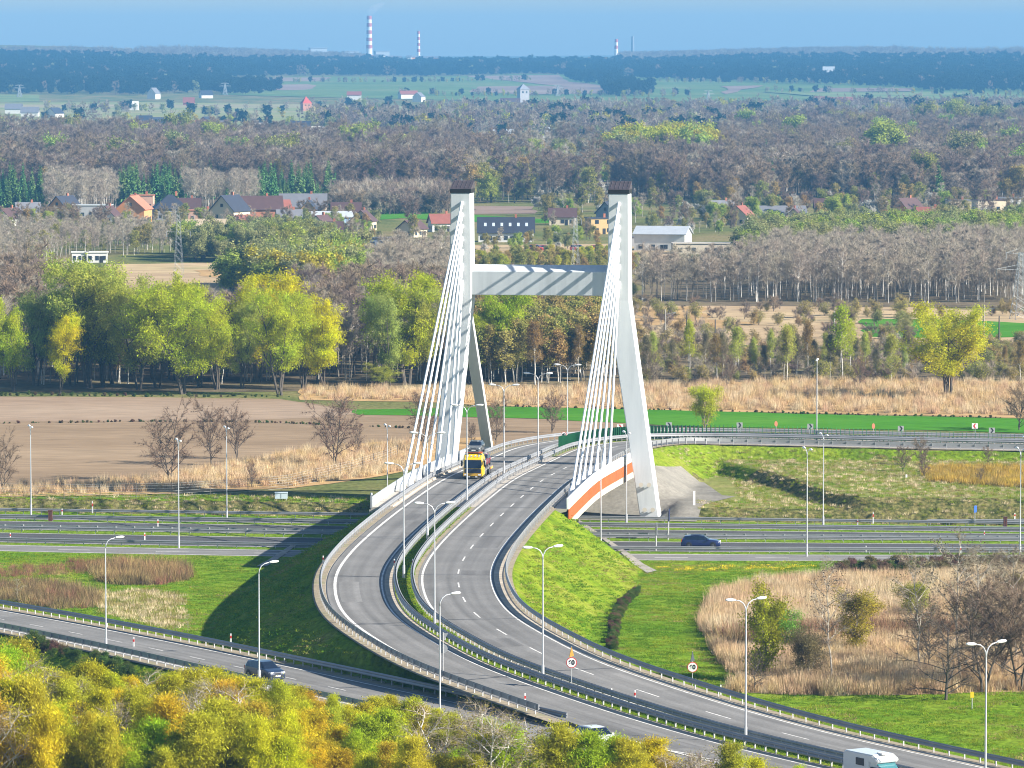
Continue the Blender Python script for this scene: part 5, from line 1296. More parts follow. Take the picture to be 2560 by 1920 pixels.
# ================================================================== woods, reeds and grass (masses)
def twm(name, c, r=0.9): return leaf_mat(name, False, c, 0.3, 0.015, 0.3)
T_grey = twm('grey_twigs', (0.40, 0.34, 0.26)); T_brown = twm('brown_twigs', (0.29, 0.22, 0.145)); T_purple = twm('purple_twigs', (0.235, 0.178, 0.14)); T_pale = twm('pale_twigs', (0.42, 0.36, 0.27))
L_yg = leaf_mat('yellow_green_buds', False, (0.42, 0.40, 0.04), 0.35, 0.03); L_ol = leaf_mat('olive_buds', False, (0.30, 0.29, 0.07), 0.35, 0.03)
L_gg = leaf_mat('grey_green_buds', False, (0.30, 0.31, 0.12), 0.3, 0.02); L_bd = leaf_mat('brown_buds', False, (0.38, 0.29, 0.095), 0.35, 0.03); L_pg = leaf_mat('pale_green_leaves', False, (0.33, 0.40, 0.07), 0.3, 0.02)
L_bl = leaf_mat('blossom', False, (0.55, 0.53, 0.47), 0.25, 0.01); L_yel = leaf_mat('yellow_leaves', False, (0.42, 0.36, 0.03), 0.3, 0.02)
L_sp = leaf_mat('spruce_needles', False, (0.12, 0.22, 0.065), 0.45, 0.03, 0.0); L_dk = leaf_mat('dark_pine', False, (0.016, 0.028, 0.016), 0.4, 0.02, 0.0)
# bare woods: crown of twigs only
bare = [gen_tree(100 + k, 15, 0.16, 0.35, 13, 2.6, 0.95, 0.25, SH_OVAL, twigs=5, twl=1.5, tww=0.085, leaves=0, bark=M_barkw if k % 2 else M_barkg, twigm=T_grey, nsub=4, single=True) for k in range(5)]
bareb = [gen_tree(110 + k, 15, 0.20, 0.25, 16, 4.0, 0.75, 0.25, SH_ROUND, twigs=10, twl=1.6, tww=0.14, leaves=0, bark=M_barkd, twigm=(T_brown, T_purple, T_brown, T_purple, T_grey)[k], nsub=5, single=True) for k in range(5)]
birchl = [gen_tree(120 + k, 13, 0.13, 0.3, 13, 2.0, 0.9, -0.1, SH_OVAL, twigs=4, twl=1.2, tww=0.06, leaves=3, lsz=0.42, lspread=0.45, bark=M_barkw, twigm=T_grey, leafm=(L_ol, L_bd, L_yg)[k % 3], nsub=4, single=True, droop=0.4) for k in range(4)]
willow = [gen_tree(130 + k, 9, 0.25, 0.12, 16, 3.6, 0.85, 0.15, SH_ROUND, twigs=5, twl=1.0, tww=0.06, leaves=5, lsz=0.42, lspread=0.5, bark=M_barkd, twigm=T_grey, leafm=(L_gg, L_ol, L_pg, L_gg)[k % 4], nsub=4, single=True, multi=2) for k in range(4)]
palebush = [gen_tree(140 + k, 7, 0.16, 0.08, 14, 2.6, 0.9, 0.1, SH_ROUND, twigs=4, twl=0.9, tww=0.05, leaves=6, lsz=0.40, lspread=0.45, bark=M_barkg, twigm=T_grey, leafm=(L_pg, L_yg, L_gg)[k % 3], nsub=4, single=True, multi=2) for k in range(3)]
scrub = [gen_tree(150 + k, 3.2, 0.06, 0.03, 12, 1.5, 0.9, 0.1, SH_ROUND, twigs=6, twl=0.9, tww=0.05, leaves=0, bark=M_barkd, twigm=(T_brown, T_purple, T_grey)[k % 3], nsub=3, single=True, multi=3) for k in range(3)]
spruce = [gen_spruce(160 + k, 15, 2.9, mats=[M_barkd, L_sp]) for k in range(4)]
fartree = [gen_tree(170 + k, 14, 0.3, 0.15, 9, 4.6, 0.75, 0.2, SH_ROUND, twigs=5, twl=2.4, tww=0.35, leaves=0, bark=M_barkd, twigm=(T_brown, T_purple, T_grey)[k % 3], nsub=3, single=True) for k in range(3)]
farleaf = [gen_tree(180 + k, 12, 0.3, 0.1, 8, 4.2, 0.75, 0.2, SH_ROUND, twigs=0, leaves=8, lsz=1.1, lspread=0.9, bark=M_barkd, leafm=(L_gg, L_yg, L_ol)[k % 3], nsub=3, single=True) for k in range(3)]
fardark = [gen_tree(190 + k, 14, 0.3, 0.1, 8, 4.6, 0.7, 0.2, SH_ROUND, twigs=0, leaves=7, lsz=1.9, lspread=1.2, bark=M_barkd, leafm=L_dk, nsub=3, single=True) for k in range(3)]
for nm, ms in (('bare', bare), ('bareb', bareb), ('birchl', birchl), ('willow', willow), ('palebush', palebush), ('scrub', scrub), ('spruce', spruce), ('fartree', fartree), ('farleaf', farleaf), ('fardark', fardark)): lib(nm, ms)
lib('palegreen', palebush[:1] + willow[:3])
lib('scrubmix', scrub + [gen_tree(155 + k, 3.2, 0.05, 0.03, 12, 1.4, 0.95, 0.1, SH_ROUND, twigs=6, twl=0.8, tww=0.045, leaves=2, lsz=0.2, lspread=0.3, bark=M_barkg, twigm=(T_pale, T_grey)[k], leafm=(L_ol, L_bd)[k], nsub=3, single=True, multi=3) for k in range(2)])
lib('hillmix', fardark + fartree[:1] + farleaf[:1])
lib('village', bare[:2] + bareb[:2] + willow[:3] + birchl[:2] + [gen_tree(145, 7, 0.16, 0.12, 14, 2.8, 0.9, 0.1, SH_ROUND, twigs=4, twl=0.9, tww=0.05, leaves=6, lsz=0.4, lspread=0.4, bark=M_barkd, leafm=L_bl, nsub=4, single=True)])
lib('barebirch', bare[:3] + birchl[:1] + bare[3:])
lib('mixed', bare[:3] + bareb[:3] + birchl[:2])
FW = [.18, .18, .16, .16, .1, .1, .06, .06]
lib('forest', bareb[:4] + [bareb[4], bare[0]] + birchl[:2])
lib('farmix', fartree + farleaf[:2] + fardark[:1])
def Z(*pls): return [Wp(p) for p in pls]
def wood(name, label, cat, polys, spacing, libn, s0, s1, seed, clump=None, weights=None, wide=(0.85, 1.2), hn=0.0):
    return scatter(name, label, cat, points_in(Z(*polys), spacing, seed, clump), LIB[libn], s0, s1, seed + 1, weights=weights, wide=wide, hn=hn)
# forest floors
drape('leaf_litter', Wp([(-90, 600), (240, 600), (250, 760), (640, 760), (640, 690), (1010, 690), (1040, 740), (1350, 745), (1700, 752), (2260, 750), (2260, 828), (1700, 832), (1330, 836), (1020, 842), (600, 846), (-90, 848)]), M_forestfloor, 0.04, rag=(8, 1.5), seed=50)
drape('leaf_litter', Wp([(1370, 560), (1900, 548), (2280, 540), (2280, 668), (1700, 662), (1370, 660)]), M_forestfloor, 0.09, rag=(15, 3), seed=51)
drape('leaf_litter', Wp([(-90, 330), (1000, 330), (1060, 380), (960, 430), (720, 440), (-90, 470)]), M_forestfloor, 0.15, rag=(30, 5), seed=52)
drape('leaf_litter', Wp([(1300, 392), (1560, 385), (1560, 300), (2280, 290), (2280, 470), (1900, 460), (1700, 430), (1300, 430)]), M_forestfloor, 0.15, rag=(30, 5), seed=53)
wood('bare_woodland', 'dark bare woodland standing behind the yellow green willows at left', 'woodland', [[(-90, 660), (40, 660), (230, 740), (250, 772), (420, 776), (640, 770), (660, 715), (940, 715), (1010, 745), (1010, 822), (640, 828), (300, 832), (-90, 832)]], 4.4, 'mixed', 0.62, 0.9, 201, weights=[.2, .2, .2, .1, .1, .1, .05, .05])
wood('birch_belt', 'belt of thin reddish birches behind the right pylon', 'woodland', [[(1020, 745), (1350, 750), (1350, 826), (1020, 834)]], 3.6, 'birchl', 0.6, 0.85, 203, weights=[.35, .4, .05, .2])
wood('scrub_belt', 'low bare scrub along the railway line at right', 'scrub', [[(1340, 750), (1700, 752), (2260, 748), (2260, 826), (1700, 828), (1340, 828)]], 4.2, 'scrubmix', 0.35, 0.85, 205, clump=(40, -0.35), weights=[.1, .1, .2, .3, .3])
wood('bare_birch_wood', 'grey bare birch wood right of the right pylon', 'woodland', [[(1365, 644), (1590, 640), (1650, 596), (2280, 582), (2280, 655), (1900, 656), (1365, 652)]], 4.2, 'bare', 0.55, 0.85, 207)
wood('willow_thicket', 'grey green willow thicket behind the bare birch wood', 'woodland', [[(1590, 590), (1620, 545), (1750, 532), (2280, 528), (2280, 575), (1750, 580)]], 6.0, 'willow', 0.62, 1.0, 209, weights=[.4, .1, .2, .3])
wood('brown_hedge', 'brown green hedge below the crossbeam', 'scrub', [[(1030, 578), (1375, 573), (1375, 600), (1030, 606)]], 4.5, 'birchl', 0.3, 0.48, 211)
wood('scrub_belt', 'brown scrub on the dry field below the crossbeam', 'scrub', [[(1035, 612), (1370, 604), (1370, 742), (1035, 738)]], 5.5, 'scrubmix', 0.5, 1.3, 213, clump=(60, -0.1))
wood('scrub_belt', 'straggling scrub and tall dry weeds on the dry railway field', 'scrub', [[(1370, 662), (2260, 672), (2260, 745), (1370, 745)]], 6.0, 'scrubmix', 0.3, 0.9, 214, clump=(50, 0.0))
wood('pale_bushes', 'pale green leafy bushes between willows and the village', 'bushes', [[(500, 640), (560, 618), (700, 604), (770, 592), (800, 618), (760, 660), (600, 665)]], 5.2, 'palebush', 0.85, 1.35, 215)
wood('bare_woodland', 'pale bare birches left of the container huts', 'woodland', [[(-90, 526), (380, 526), (390, 548), (250, 553), (150, 556), (60, 590), (-90, 640)]], 4.8, 'barebirch', 0.36, 0.6, 217)
wood('bare_woodland', 'bare grey trees in front of the left pylon field', 'woodland', [[(790, 600), (950, 590), (1010, 600), (1010, 690), (790, 690)]], 5.5, 'bare', 0.5, 0.8, 218)
wood('willow_thicket', 'grey green willows below the village houses', 'woodland', [[(380, 548), (640, 545), (700, 548), (700, 568), (400, 568)]], 6.5, 'willow', 0.5, 0.95, 219, weights=[.4, .25, .15, .2])
wood('village_trees', 'garden trees among the village houses at left', 'trees', [[(-60, 478), (820, 486), (820, 530), (-60, 526)]], 8, 'village', 0.22, 0.55, 221, clump=(60, -0.15))
wood('village_trees', 'garden trees among sheds and cars in the middle', 'trees', [[(855, 500), (960, 505), (960, 525), (855, 520)], [(1130, 450), (1400, 460), (1640, 478), (1640, 495), (1480, 490), (1200, 474)], [(1500, 440), (2280, 450), (2280, 500), (1650, 492), (1500, 480)]], 12, 'village', 0.4, 0.75, 223, clump=(90, -0.15))
wood('spruce_wood', 'dark spruce plantation above the village at left', 'woodland', [[(-90, 432), (90, 432), (100, 450), (-90, 452)], [(250, 428), (400, 428), (400, 448), (250, 450)], [(560, 430), (722, 432), (725, 452), (560, 450)], [(400, 424), (560, 426), (560, 434), (400, 434)]], 8.5, 'spruce', 0.55, 1.2, 225, wide=(0.75, 1.0))
wood('bare_woodland', 'bare grey copse between the two spruce stands', 'woodland', [[(100, 435), (250, 435), (250, 462), (100, 465)], [(400, 440), (560, 440), (560, 456), (400, 456)]], 6, 'bare', 0.7, 0.95, 227)
wood('brown_thicket', 'low purple brown thicket right of the spruces', 'scrub', [[(728, 440), (960, 436), (975, 462), (730, 466)]], 4.5, 'scrub', 1.6, 2.4, 229)
wood('brown_forest', 'brown bare forest stretching across the left middle distance', 'woodland', [[(-90, 322), (200, 318), (420, 330), (640, 334), (1000, 336), (1060, 372), (1050, 400), (960, 425), (720, 432), (-90, 430)]], 7.0, 'forest', 0.6, 1.05, 231, clump=(110, -0.62), weights=FW, hn=0.35)
wood('mixed_trees', 'mixed bare and budding trees between field and pylons', 'woodland', [[(960, 405), (1060, 396), (1300, 405), (1320, 440), (1100, 440), (980, 445)], [(1040, 345), (1250, 340), (1310, 355), (1300, 365), (1050, 362)]], 10, 'village', 0.7, 1.25, 233, clump=(140, -0.25))
wood('dark_grove', 'dark grove with yellow green tops beyond the right pylon', 'woodland', [[(1310, 372), (1570, 366), (1575, 392), (1310, 396)]], 8.0, 'bareb', 0.8, 1.05, 235, hn=0.2)
wood('budding_trees', 'yellow green crowns rising over the dark grove', 'trees', [[(1320, 368), (1560, 362), (1565, 384), (1320, 388)]], 11, 'palebush', 1.9, 2.5, 236, weights=[.2, .7, .1])
wood('budding_trees', 'scattered budding trees in the brown forests', 'trees', [[(-90, 325), (1040, 335), (1050, 395), (-90, 425)], [(1570, 300), (2280, 288), (2280, 436), (1700, 424)]], 75, 'palegreen', 1.3, 2.2, 234)
wood('budding_trees', 'dark conifers standing singly in the bare forests', 'trees', [[(-90, 300), (1040, 335), (1050, 395), (-90, 425)], [(1570, 250), (2280, 250), (2280, 470), (1500, 450)], [(700, 262), (1500, 246), (1500, 290), (1100, 300), (700, 292)]], 70, 'spruce', 0.8, 1.3, 238, clump=(150, 0.1))
wood('brown_forest', 'brown bare forest across the right middle distance', 'woodland', [[(1560, 310), (1800, 292), (2280, 285), (2280, 440), (1950, 440), (1700, 425), (1560, 405)], [(1300, 398), (1560, 398), (1700, 430), (1640, 446), (1400, 440)]], 7.0, 'forest', 0.55, 1.0, 237, clump=(110, -0.62), weights=FW, hn=0.35)
wood('blue_wood', 'bluish bare woods in front of the far village', 'woodland', [[(660, 292), (680, 262), (1000, 250), (1500, 246), (2100, 236), (2280, 244), (2280, 285), (1800, 292), (1560, 312), (1300, 318), (1100, 300), (1000, 296)]], 14, 'farmix', 0.5, 0.95, 239, clump=(260, -0.3), hn=0.3, weights=[.28, .28, .2, .1, .08, .06])
wood('village_trees', 'trees between the far village houses at left', 'trees', [[(60, 232), (420, 238), (720, 228), (1100, 232), (1350, 232), (1600, 238), (1600, 248), (1000, 250), (680, 262), (640, 290), (440, 276), (60, 262)]], 24, 'farmix', 0.35, 0.75, 241, clump=(260, 0.28))
wood('village_trees', 'trees between scattered houses at the far left edge', 'trees', [[(-90, 268), (200, 262), (420, 280), (640, 296), (1050, 300), (1300, 318), (1300, 336), (640, 332), (420, 322), (-90, 318)]], 19, 'farmix', 0.3, 0.7, 243, clump=(200, 0.33))
wood('hilltop_wood', 'paler bare wood along the left skyline', 'woodland', [[(-160, 96), (280, 98), (760, 118), (800, 134), (480, 140), (200, 130), (-160, 126)]], 17, 'fartree', 0.45, 0.8, 251, hn=0.3)
wood('hilltop_wood', 'paler bare wood along the right skyline', 'woodland', [[(1330, 124), (1600, 112), (2000, 108), (2360, 112), (2360, 138), (2000, 136), (1600, 138), (1340, 144)]], 17, 'fartree', 0.45, 0.8, 253, hn=0.3)
wood('field_copse', 'small dark copses standing on the hill fields', 'woodland', [[(1220, 168), (1345, 171), (1335, 186), (1250, 181)], [(1296, 190), (1408, 187), (1420, 206), (1310, 211)], [(470, 186), (545, 184), (615, 194), (560, 204), (470, 206)], [(1930, 176), (2050, 182), (2120, 198), (1990, 196)]], 19, 'fardark', 0.5, 1.0, 255, clump=(300, -0.4))
wood('hedgerow', 'thin hedge lines crossing the hill fields', 'hedge', [[(560, 178), (1150, 174), (1150, 175.2), (560, 179.4)], [(1400, 178), (1900, 184), (1900, 185.3), (1400, 179.4)], [(860, 206), (1500, 208), (1500, 210), (860, 208)], [(1640, 200), (2260, 208), (2260, 209.6), (1640, 201.5)]], 15, 'farmix', 0.3, 0.6, 257)
wood('village_trees', 'garden trees and bushes around the long white house', 'trees', [[(1160, 474), (1285, 480), (1285, 525), (1165, 522)], [(1030, 527), (1290, 527), (1290, 545), (1030, 545)], [(1400, 470), (1640, 486), (1640, 520), (1500, 515), (1400, 500)]], 9, 'village', 0.2, 0.42, 259, clump=(50, -0.2))
wood('hill_forest', 'dark forest covering the left part of the far hillside', 'woodland', [[(-160, 124), (200, 128), (480, 138), (800, 138), (1340, 138), (1330, 166), (1150, 160), (700, 164), (480, 168), (470, 200), (300, 206), (90, 204), (-160, 204)]], 17, 'hillmix', 0.5, 0.95, 245, clump=(420, -0.6), weights=[.31, .31, .31, .05, .02], hn=0.3)
wood('hill_forest', 'dark forest covering the right part of the far hillside', 'woodland', [[(1340, 142), (1600, 134), (2000, 131), (2360, 133), (2360, 206), (2100, 196), (1700, 180), (1420, 172), (1340, 168)]], 17, 'hillmix', 0.5, 0.95, 247, clump=(420, -0.6), weights=[.31, .31, .31, .05, .02], hn=0.3)
# ================================================================== single trees
PROTO = {}
def proto(key, n, **k):
    PROTO[key] = [gen_tree(seed=k.get('seed', 0) + i, **{a: b for a, b in k.items() if a != 'seed'}) for i in range(n)]
    PROTO[key + '_H'] = k['H']
SH_BIRCH = lambda t: 0.10 + 0.95 * math.sin(math.pi * min(1.0, 0.20 + 0.78 * t) ** 0.75)
proto('birch', 6, seed=300, H=10, r0=0.09, cb=0.12, nl=30, spread=1.75, up=1.12, curve=0.1, shape=SH_BIRCH, twigs=10, twl=0.95, tww=0.034, leaves=2, lsz=0.07, lspread=0.24, droop=1.2, elong=3.5, bark=M_barkw, twigm=M_leaf, nsub=6, twdroop=-0.8)
proto('pale', 3, seed=320, H=9.5, r0=0.12, cb=0.18, nl=20, spread=2.8, up=0.85, curve=0.25, shape=SH_FAN, twigs=5, twl=1.0, tww=0.022, leaves=1, lsz=0.11, lspread=0.2, bark=M_barkw, twigm=T_pale, nsub=5, multi=2)
proto('willowbig', 5, seed=340, H=17, r0=0.34, cb=0.16, nl=30, spread=5.0, up=1.08, curve=0.22, shape=SH_OVAL, twigs=3, twl=1.2, tww=0.03, leaves=13, lsz=0.15, lspread=0.40, droop=0.7, elong=2.6, bark=M_barkd, twigm=leaf_mat('willow_twigs', False, (0.45, 0.41, 0.13), 0.3, 0.02, 0.3), nsub=7, multi=3, patch=0.85, wob=0.03)
proto('roundtree', 3, seed=360, H=13, r0=0.40, cb=0.16, nl=24, spread=5.4, up=0.9, curve=0.15, shape=SH_ROUND, twigs=2, twl=0.9, tww=0.03, leaves=26, lsz=0.22, lspread=0.42, bark=M_barkd, nsub=7, multi=3)
proto('slimbirch', 5, seed=380, H=11, r0=0.13, cb=0.34, nl=18, spread=1.7, up=1.0, curve=0.0, shape=SH_BIRCH, twigs=5, twl=0.9, tww=0.035, leaves=3, lsz=0.16, lspread=0.36, droop=0.5, elong=1.4, bark=M_barkw, twigm=T_grey, nsub=5)
proto('fieldbare', 4, seed=400, H=8, r0=0.12, cb=0.10, nl=26, spread=3.0, up=0.75, curve=0.3, shape=SH_ROUND, twigs=12, twl=0.75, tww=0.03, leaves=0, lsz=0.1, bark=M_barkd, twigm=leaf_mat('reddish_twigs', False, (0.21, 0.15, 0.105), 0.3, 0.02, 0.0), nsub=6, multi=2)
proto('bush', 4, seed=420, H=5, r0=0.10, cb=0.04, nl=20, spread=1.7, up=1.0, curve=0.05, shape=SH_OVAL, twigs=3, twl=0.6, tww=0.025, leaves=12, lsz=0.12, lspread=0.26, bark=M_barkg, nsub=5, multi=3)
proto('sapling', 3, seed=440, H=9, r0=0.055, cb=0.30, nl=15, spread=1.5, up=0.95, curve=0.1, shape=SH_OVAL, twigs=6, twl=0.7, tww=0.016, leaves=1, lsz=0.10, lspread=0.2, bark=mat('pale_grey_bark', (0.33, 0.29, 0.235), rough=0.9, noise=0.3, nscale=3.0), twigm=T_pale, nsub=3, wob=0.03)
proto('darkbare', 2, seed=460, H=7.5, r0=0.13, cb=0.08, nl=26, spread=2.9, up=0.45, curve=0.15, shape=SH_OVAL, twigs=6, twl=0.7, tww=0.024, leaves=0, bark=M_barkd, twigm=leaf_mat('dark_twigs', False, (0.10, 0.075, 0.06), 0.3, 0.02, 0.0), nsub=6)
PIC = [0]
def tree(kind, x, y, H, col, label, cat='tree', name=None, group=None, wide=1.0, rot=None, z=None):
    PIC[0] += 1; k = PIC[0]; ms = PROTO[kind]; tm, cm = ms[k % len(ms)]
    s = H / PROTO[kind + '_H']
    z = (g1(x, y) - 0.05) if z is None else z
    root = thing(name or 'tree', label, cat, (x, y, z), (k * 2.399) % 6.28 if rot is None else rot, group)
    root.scale = (s * wide, s * wide, s * 0.95)
    child('trunk', tm, root); c = child('crown', cm, root); c.color = (*col, 1)
    return root
def at_px(px, py):
    return G(*Dn(px, py))
def htop(x, y, py):
    """height whose top is seen at photo row py"""
    ny = py * 2560 / 2212.0; a, b, c = ray(CX, ny); return HC + c / b * y - g1(x, y)
YG = (0.50, 0.54, 0.03); OL = (0.46, 0.48, 0.08); BY = (0.68, 0.64, 0.01); GG = (0.40, 0.45, 0.11); OR = (0.62, 0.50, 0.01); BG = (0.40, 0.48, 0.02); BR = (0.32, 0.22, 0.07)
NO = (0.2, 0.15, 0.1)
# willows along the far edge of the ploughed field
for px, pb, pt, wd, col, lab in [
        (30, 846, 668, .75, YG, 'yellow green willow at the left end of the field edge'), (128, 850, 697, .80, BY, 'small bright yellow willow before the tall olive one at left'),
        (190, 838, 585, 1.25, OL, 'tall broad olive willow standing highest at left'), (300, 842, 628, 1.0, OL, 'olive green willow left of the twisted trunk willow'),
        (400, 852, 630, 1.35, YG, 'broad yellow green willow with twisted dark trunk in the field edge row'), (470, 842, 640, .9, YG, 'slim yellow green willow beside the orange topped one'),
        (555, 826, 612, 1.15, OR, 'orange yellow topped willow at the back of the row'), (606, 854, 645, 1.05, YG, 'yellow green willow with dark forked trunk on the field corner'),
        (700, 842, 662, .95, BY, 'bright yellow willow at the right end of the left row'), (880, 832, 607, 1.2, YG, 'tall yellow green willow behind the left stay cables'),
        (830, 836, 790, 2.2, OL, 'low round olive bush at the wood edge left of the cables'), (1088, 826, 638, .95, BG, 'bright green tree seen between the pylons below the crossbeam'),
        (1015, 830, 690, .9, YG, 'yellow green tree partly behind the left pylon strut'), (245, 830, 640, .9, GG, 'grey green willow between two olive willows'), (75, 835, 640, .9, GG, 'grey green willow near the left edge'), (155, 834, 622, .85, OL, 'olive willow just left of the tallest one'), (225, 836, 610, .85, OL, 'tall olive willow just right of the tallest one'), (340, 838, 632, .85, GG, 'grey green willow right of the second olive one'),
        (435, 836, 622, .8, YG, 'yellow green willow behind the twisted trunk one'), (520, 840, 660, .7, OL, 'low olive willow under the orange topped crown'), (655, 838, 660, .75, YG, 'yellow green willow between forked trunk and bright yellow ones'), (845, 834, 655, .8, GG, 'grey green willow left of the tall one by the cables'), (920, 830, 640, .8, OL, 'olive willow partly behind the left stay cables')]:
    x, y, z = at_px(px, pb); H = htop(x, y, pt); tree('willowbig', x, y, H, col, lab, 'willow', 'willow_tree', 'willows along the ploughed field', wd * (17 / H) * 0.62 * (H / 17) ** 0.5 if False else wd)
# thin leafy birches along the right hand reed field
r2 = random.Random(5)
items = [(1155, 690, BR), (1185, 700, BR), (1215, 715, BR), (1290, 720, BR), (1410, 715, OL), (1490, 690, YG), (1588, 705, OL), (1630, 730, OL), (1665, 712, OL), (1700, 700, OL), (1745, 690, BR), (1782, 718, OL), (1820, 660, BG), (1838, 690, OL), (1870, 715, OL), (1925, 720, OL), (1250, 700, BR), (1120, 715, BR), (1550, 722, BR), (1955, 745, GG), (2170, 745, BR), (2205, 735, BR)]
near_lab = [(1130, 'by the bright green tree'), (1250, 'behind the tall lamps on the bridge'), (1400, 'behind the right pylon'), (1500, 'right of the right pylon'), (1600, 'above the bushy field tree'), (1720, 'left of the slim far lamp'), (1790, 'behind the slim far lamp'), (1900, 'right of the slim far lamp'), (2000, 'left of the round yellow tree'), (2300, 'right of the round yellow tree')]
cnm = {BR: 'brownish', OL: 'olive', YG: 'yellow green', BG: 'tall bright green', GG: 'grey green'}
for k, (px, pt, col) in enumerate(items):
    pb = 832 - 5 * ((k * 7) % 3) - (px > 1300) * 10; x, y, z = at_px(px, pb); H = htop(x, y, pt)
    wh = next(t for q, t in near_lab if px < q)
    tree('slimbirch', x, y, H, col, '%s budding birch %s' % (cnm[col], wh), 'birch', 'birch_tree', 'slim birches along the reed field', 0.62 + 0.3 * (k % 3 == 0))
for k in range(26):
    px = 1130 + k * 33 + r2.uniform(-8, 8)
    if 1320 < px < 1385: continue
    x, y, z = at_px(px, 822 - r2.uniform(0, 22)); H = r2.uniform(5.5, 8.5)
    tree('slimbirch', x, y, H, (0.22, 0.19, 0.10), 'bare white stemmed birch in the belt along the reed field', 'birch', 'birch_tree', 'bare birches in the belt along the reed field', 0.75)
x, y, z = at_px(2045, 858); tree('roundtree', x, y, htop(x, y, 703), (0.56, 0.54, 0.03), 'round yellow willow with dark branching stems in the reed field', 'willow', 'willow_tree', None, 1.2)
x, y, z = at_px(1523, 924); tree('bush', x, y, htop(x, y, 840), YG, 'bushy yellow green tree at the edge of the green field', 'tree', 'field_tree', None, 1.0)
# bare trees in the fields
for px, pb, pt, wd, lab in [(368, 1040, 905, 1.15, 'bare reddish tree on the reeds left of the lamp'), (458, 1005, 885, 0.95, 'bare tree left of the tall lamp on the field edge'), (512, 992, 890, 1.0, 'bare tree just behind the lamp on the field edge'),
                            (723, 1006, 880, 1.2, 'bare reddish tree standing alone on the reeds before the bridge'), (770, 985, 915, .6, 'small thin bare tree behind the lone reddish one'), (1070, 960, 872, .8, 'bare tree right of the left pylon strut'),
                            (1192, 935, 855, 1.0, 'bare tree with reddish crown before the green screen'), (915, 975, 865, .9, 'bare tree behind the left stay cables'), (8, 1062, 958, .9, 'bare olive tree at the left edge of the reeds'),
                            (1020, 960, 915, .7, 'small bare tree between pylon leg and strut'), (545, 1056, 1000, .6, 'tiny pale bare tree at the wire fence'), (1405, 836, 770, .8, 'bare dark tree by the reed field right of the pylon'), (1570, 838, 770, .9, 'bare tree on the reed field edge'), (1855, 838, 775, .9, 'bare bush tree left of the round yellow willow'), (2200, 930, 840, 1.3, 'dense bare thicket tree at the right edge by the curve')]:
    x, y, z = at_px(px, pb); tree('fieldbare', x, y, htop(x, y, pt), NO, lab, 'bare tree', 'bare_tree', None, wd * 0.85)
for px, pb, pt, lab in [(1951, 1018, 970, 'small purple budding tree left of the white stub'), (1997, 1030, 985, 'small purple tree at the edge of the golden grass'), (2135, 1002, 968, 'small dark red tree near the right edge of the inner lawn'), (1993, 1005, 950, 'bare olive tree against the far guard rail'), (2117, 1042, 1015, 'tiny olive sapling in the golden grass')]:
    x, y, z = at_px(px, pb); tree('fieldbare', x, y, htop(x, y, pt), NO, lab, 'small tree', 'small_tree', None, 0.9)
# shrubs and trees in the reed bed at lower right
for kind, px, pb, pt, wd, col, lab in [
        ('bush', 1693, 1408, 1318, 1.25, (0.24, 0.40, 0.06), 'dense fresh green bush in the reeds right of the lamp'), ('bush', 1650, 1470, 1290, .8, (0.38, 0.37, 0.03), 'tall thin yellow green shrub behind the lamp'), ('bush', 1842, 1410, 1290, 1.1, (0.40, 0.32, 0.05), 'olive yellow shrub in the middle of the reeds'),
        ('bush', 1972, 1345, 1265, 1.1, (0.34, 0.32, 0.05), 'olive rounded shrub at the back of the reeds'), ('sapling', 1800, 1475, 1225, 1.2, NO, 'leaning bare grey tree in the reeds'), ('darkbare', 2045, 1512, 1345, 1.25, NO, 'dark bare many branched tree in the right reeds'),
        ('sapling', 1985, 1460, 1195, 1.2, (0.25, .22, .1), 'tall bare sapling left of the dark bare tree'), ('sapling', 2075, 1480, 1150, 1.1, NO, 'tallest bare white sapling in the right reeds'), ('sapling', 2105, 1470, 1185, 1.1, NO, 'bare white sapling right of the tallest one'), ('sapling', 2195, 1440, 1180, 1.5, NO, 'bare white branched tree at the right edge'),
        ('sapling', 1783, 1262, 1200, 1.6, NO, 'small bare tree at the back edge of the reeds'), ('fieldbare', 2125, 1495, 1290, 1.1, NO, 'brown bare tree in the cluster right of the dark many branched one'), ('fieldbare', 2168, 1470, 1270, 1.1, NO, 'brown bare tree second from the right edge of the reeds'), ('fieldbare', 2206, 1492, 1290, 1.1, NO, 'brown bare tree cut by the right edge above the meadow'), ('fieldbare', 2010, 1440, 1310, 1.0, NO, 'brown bare bush tree behind the dark many branched one'),
        ('bush', 2110, 1380, 1290, 1.0, (0.17, 0.18, 0.08), 'grey olive shrub behind the tall saplings'), ('bush', 1745, 1475, 1370, 1.0, (0.22, 0.18, 0.09), 'pale straw coloured shrub left of the leaning tree'), ('bush', 2190, 1300, 1240, 1.3, (0.2, 0.16, 0.06), 'brown olive shrub near the right edge'),
        ('darkbare', 1630, 1495, 1410, 0.9, NO, 'dark bare shrub at the foot of the yellow green one'), ('darkbare', 2160, 1290, 1200, .9, NO, 'dark bare shrub by the slip road at the right edge'),
        ('sapling', 405, 1365, 1325, 2.0, (0.45, 0.35, 0.06), 'tiny yellow sapling at the edge of the embankment shade'), ('sapling', 36, 1300, 1250, 2.0, (0.42, .33, .05), 'tiny yellow topped sapling at the far left')]:
    x, y, z = at_px(px, pb); tree(kind, x, y, htop(x, y, pt), col, lab, 'shrub' if kind == 'bush' else 'tree', {'bush': 'shrub', 'sapling': 'sapling', 'darkbare': 'bare_tree', 'fieldbare': 'bare_tree'}[kind], None, wd)
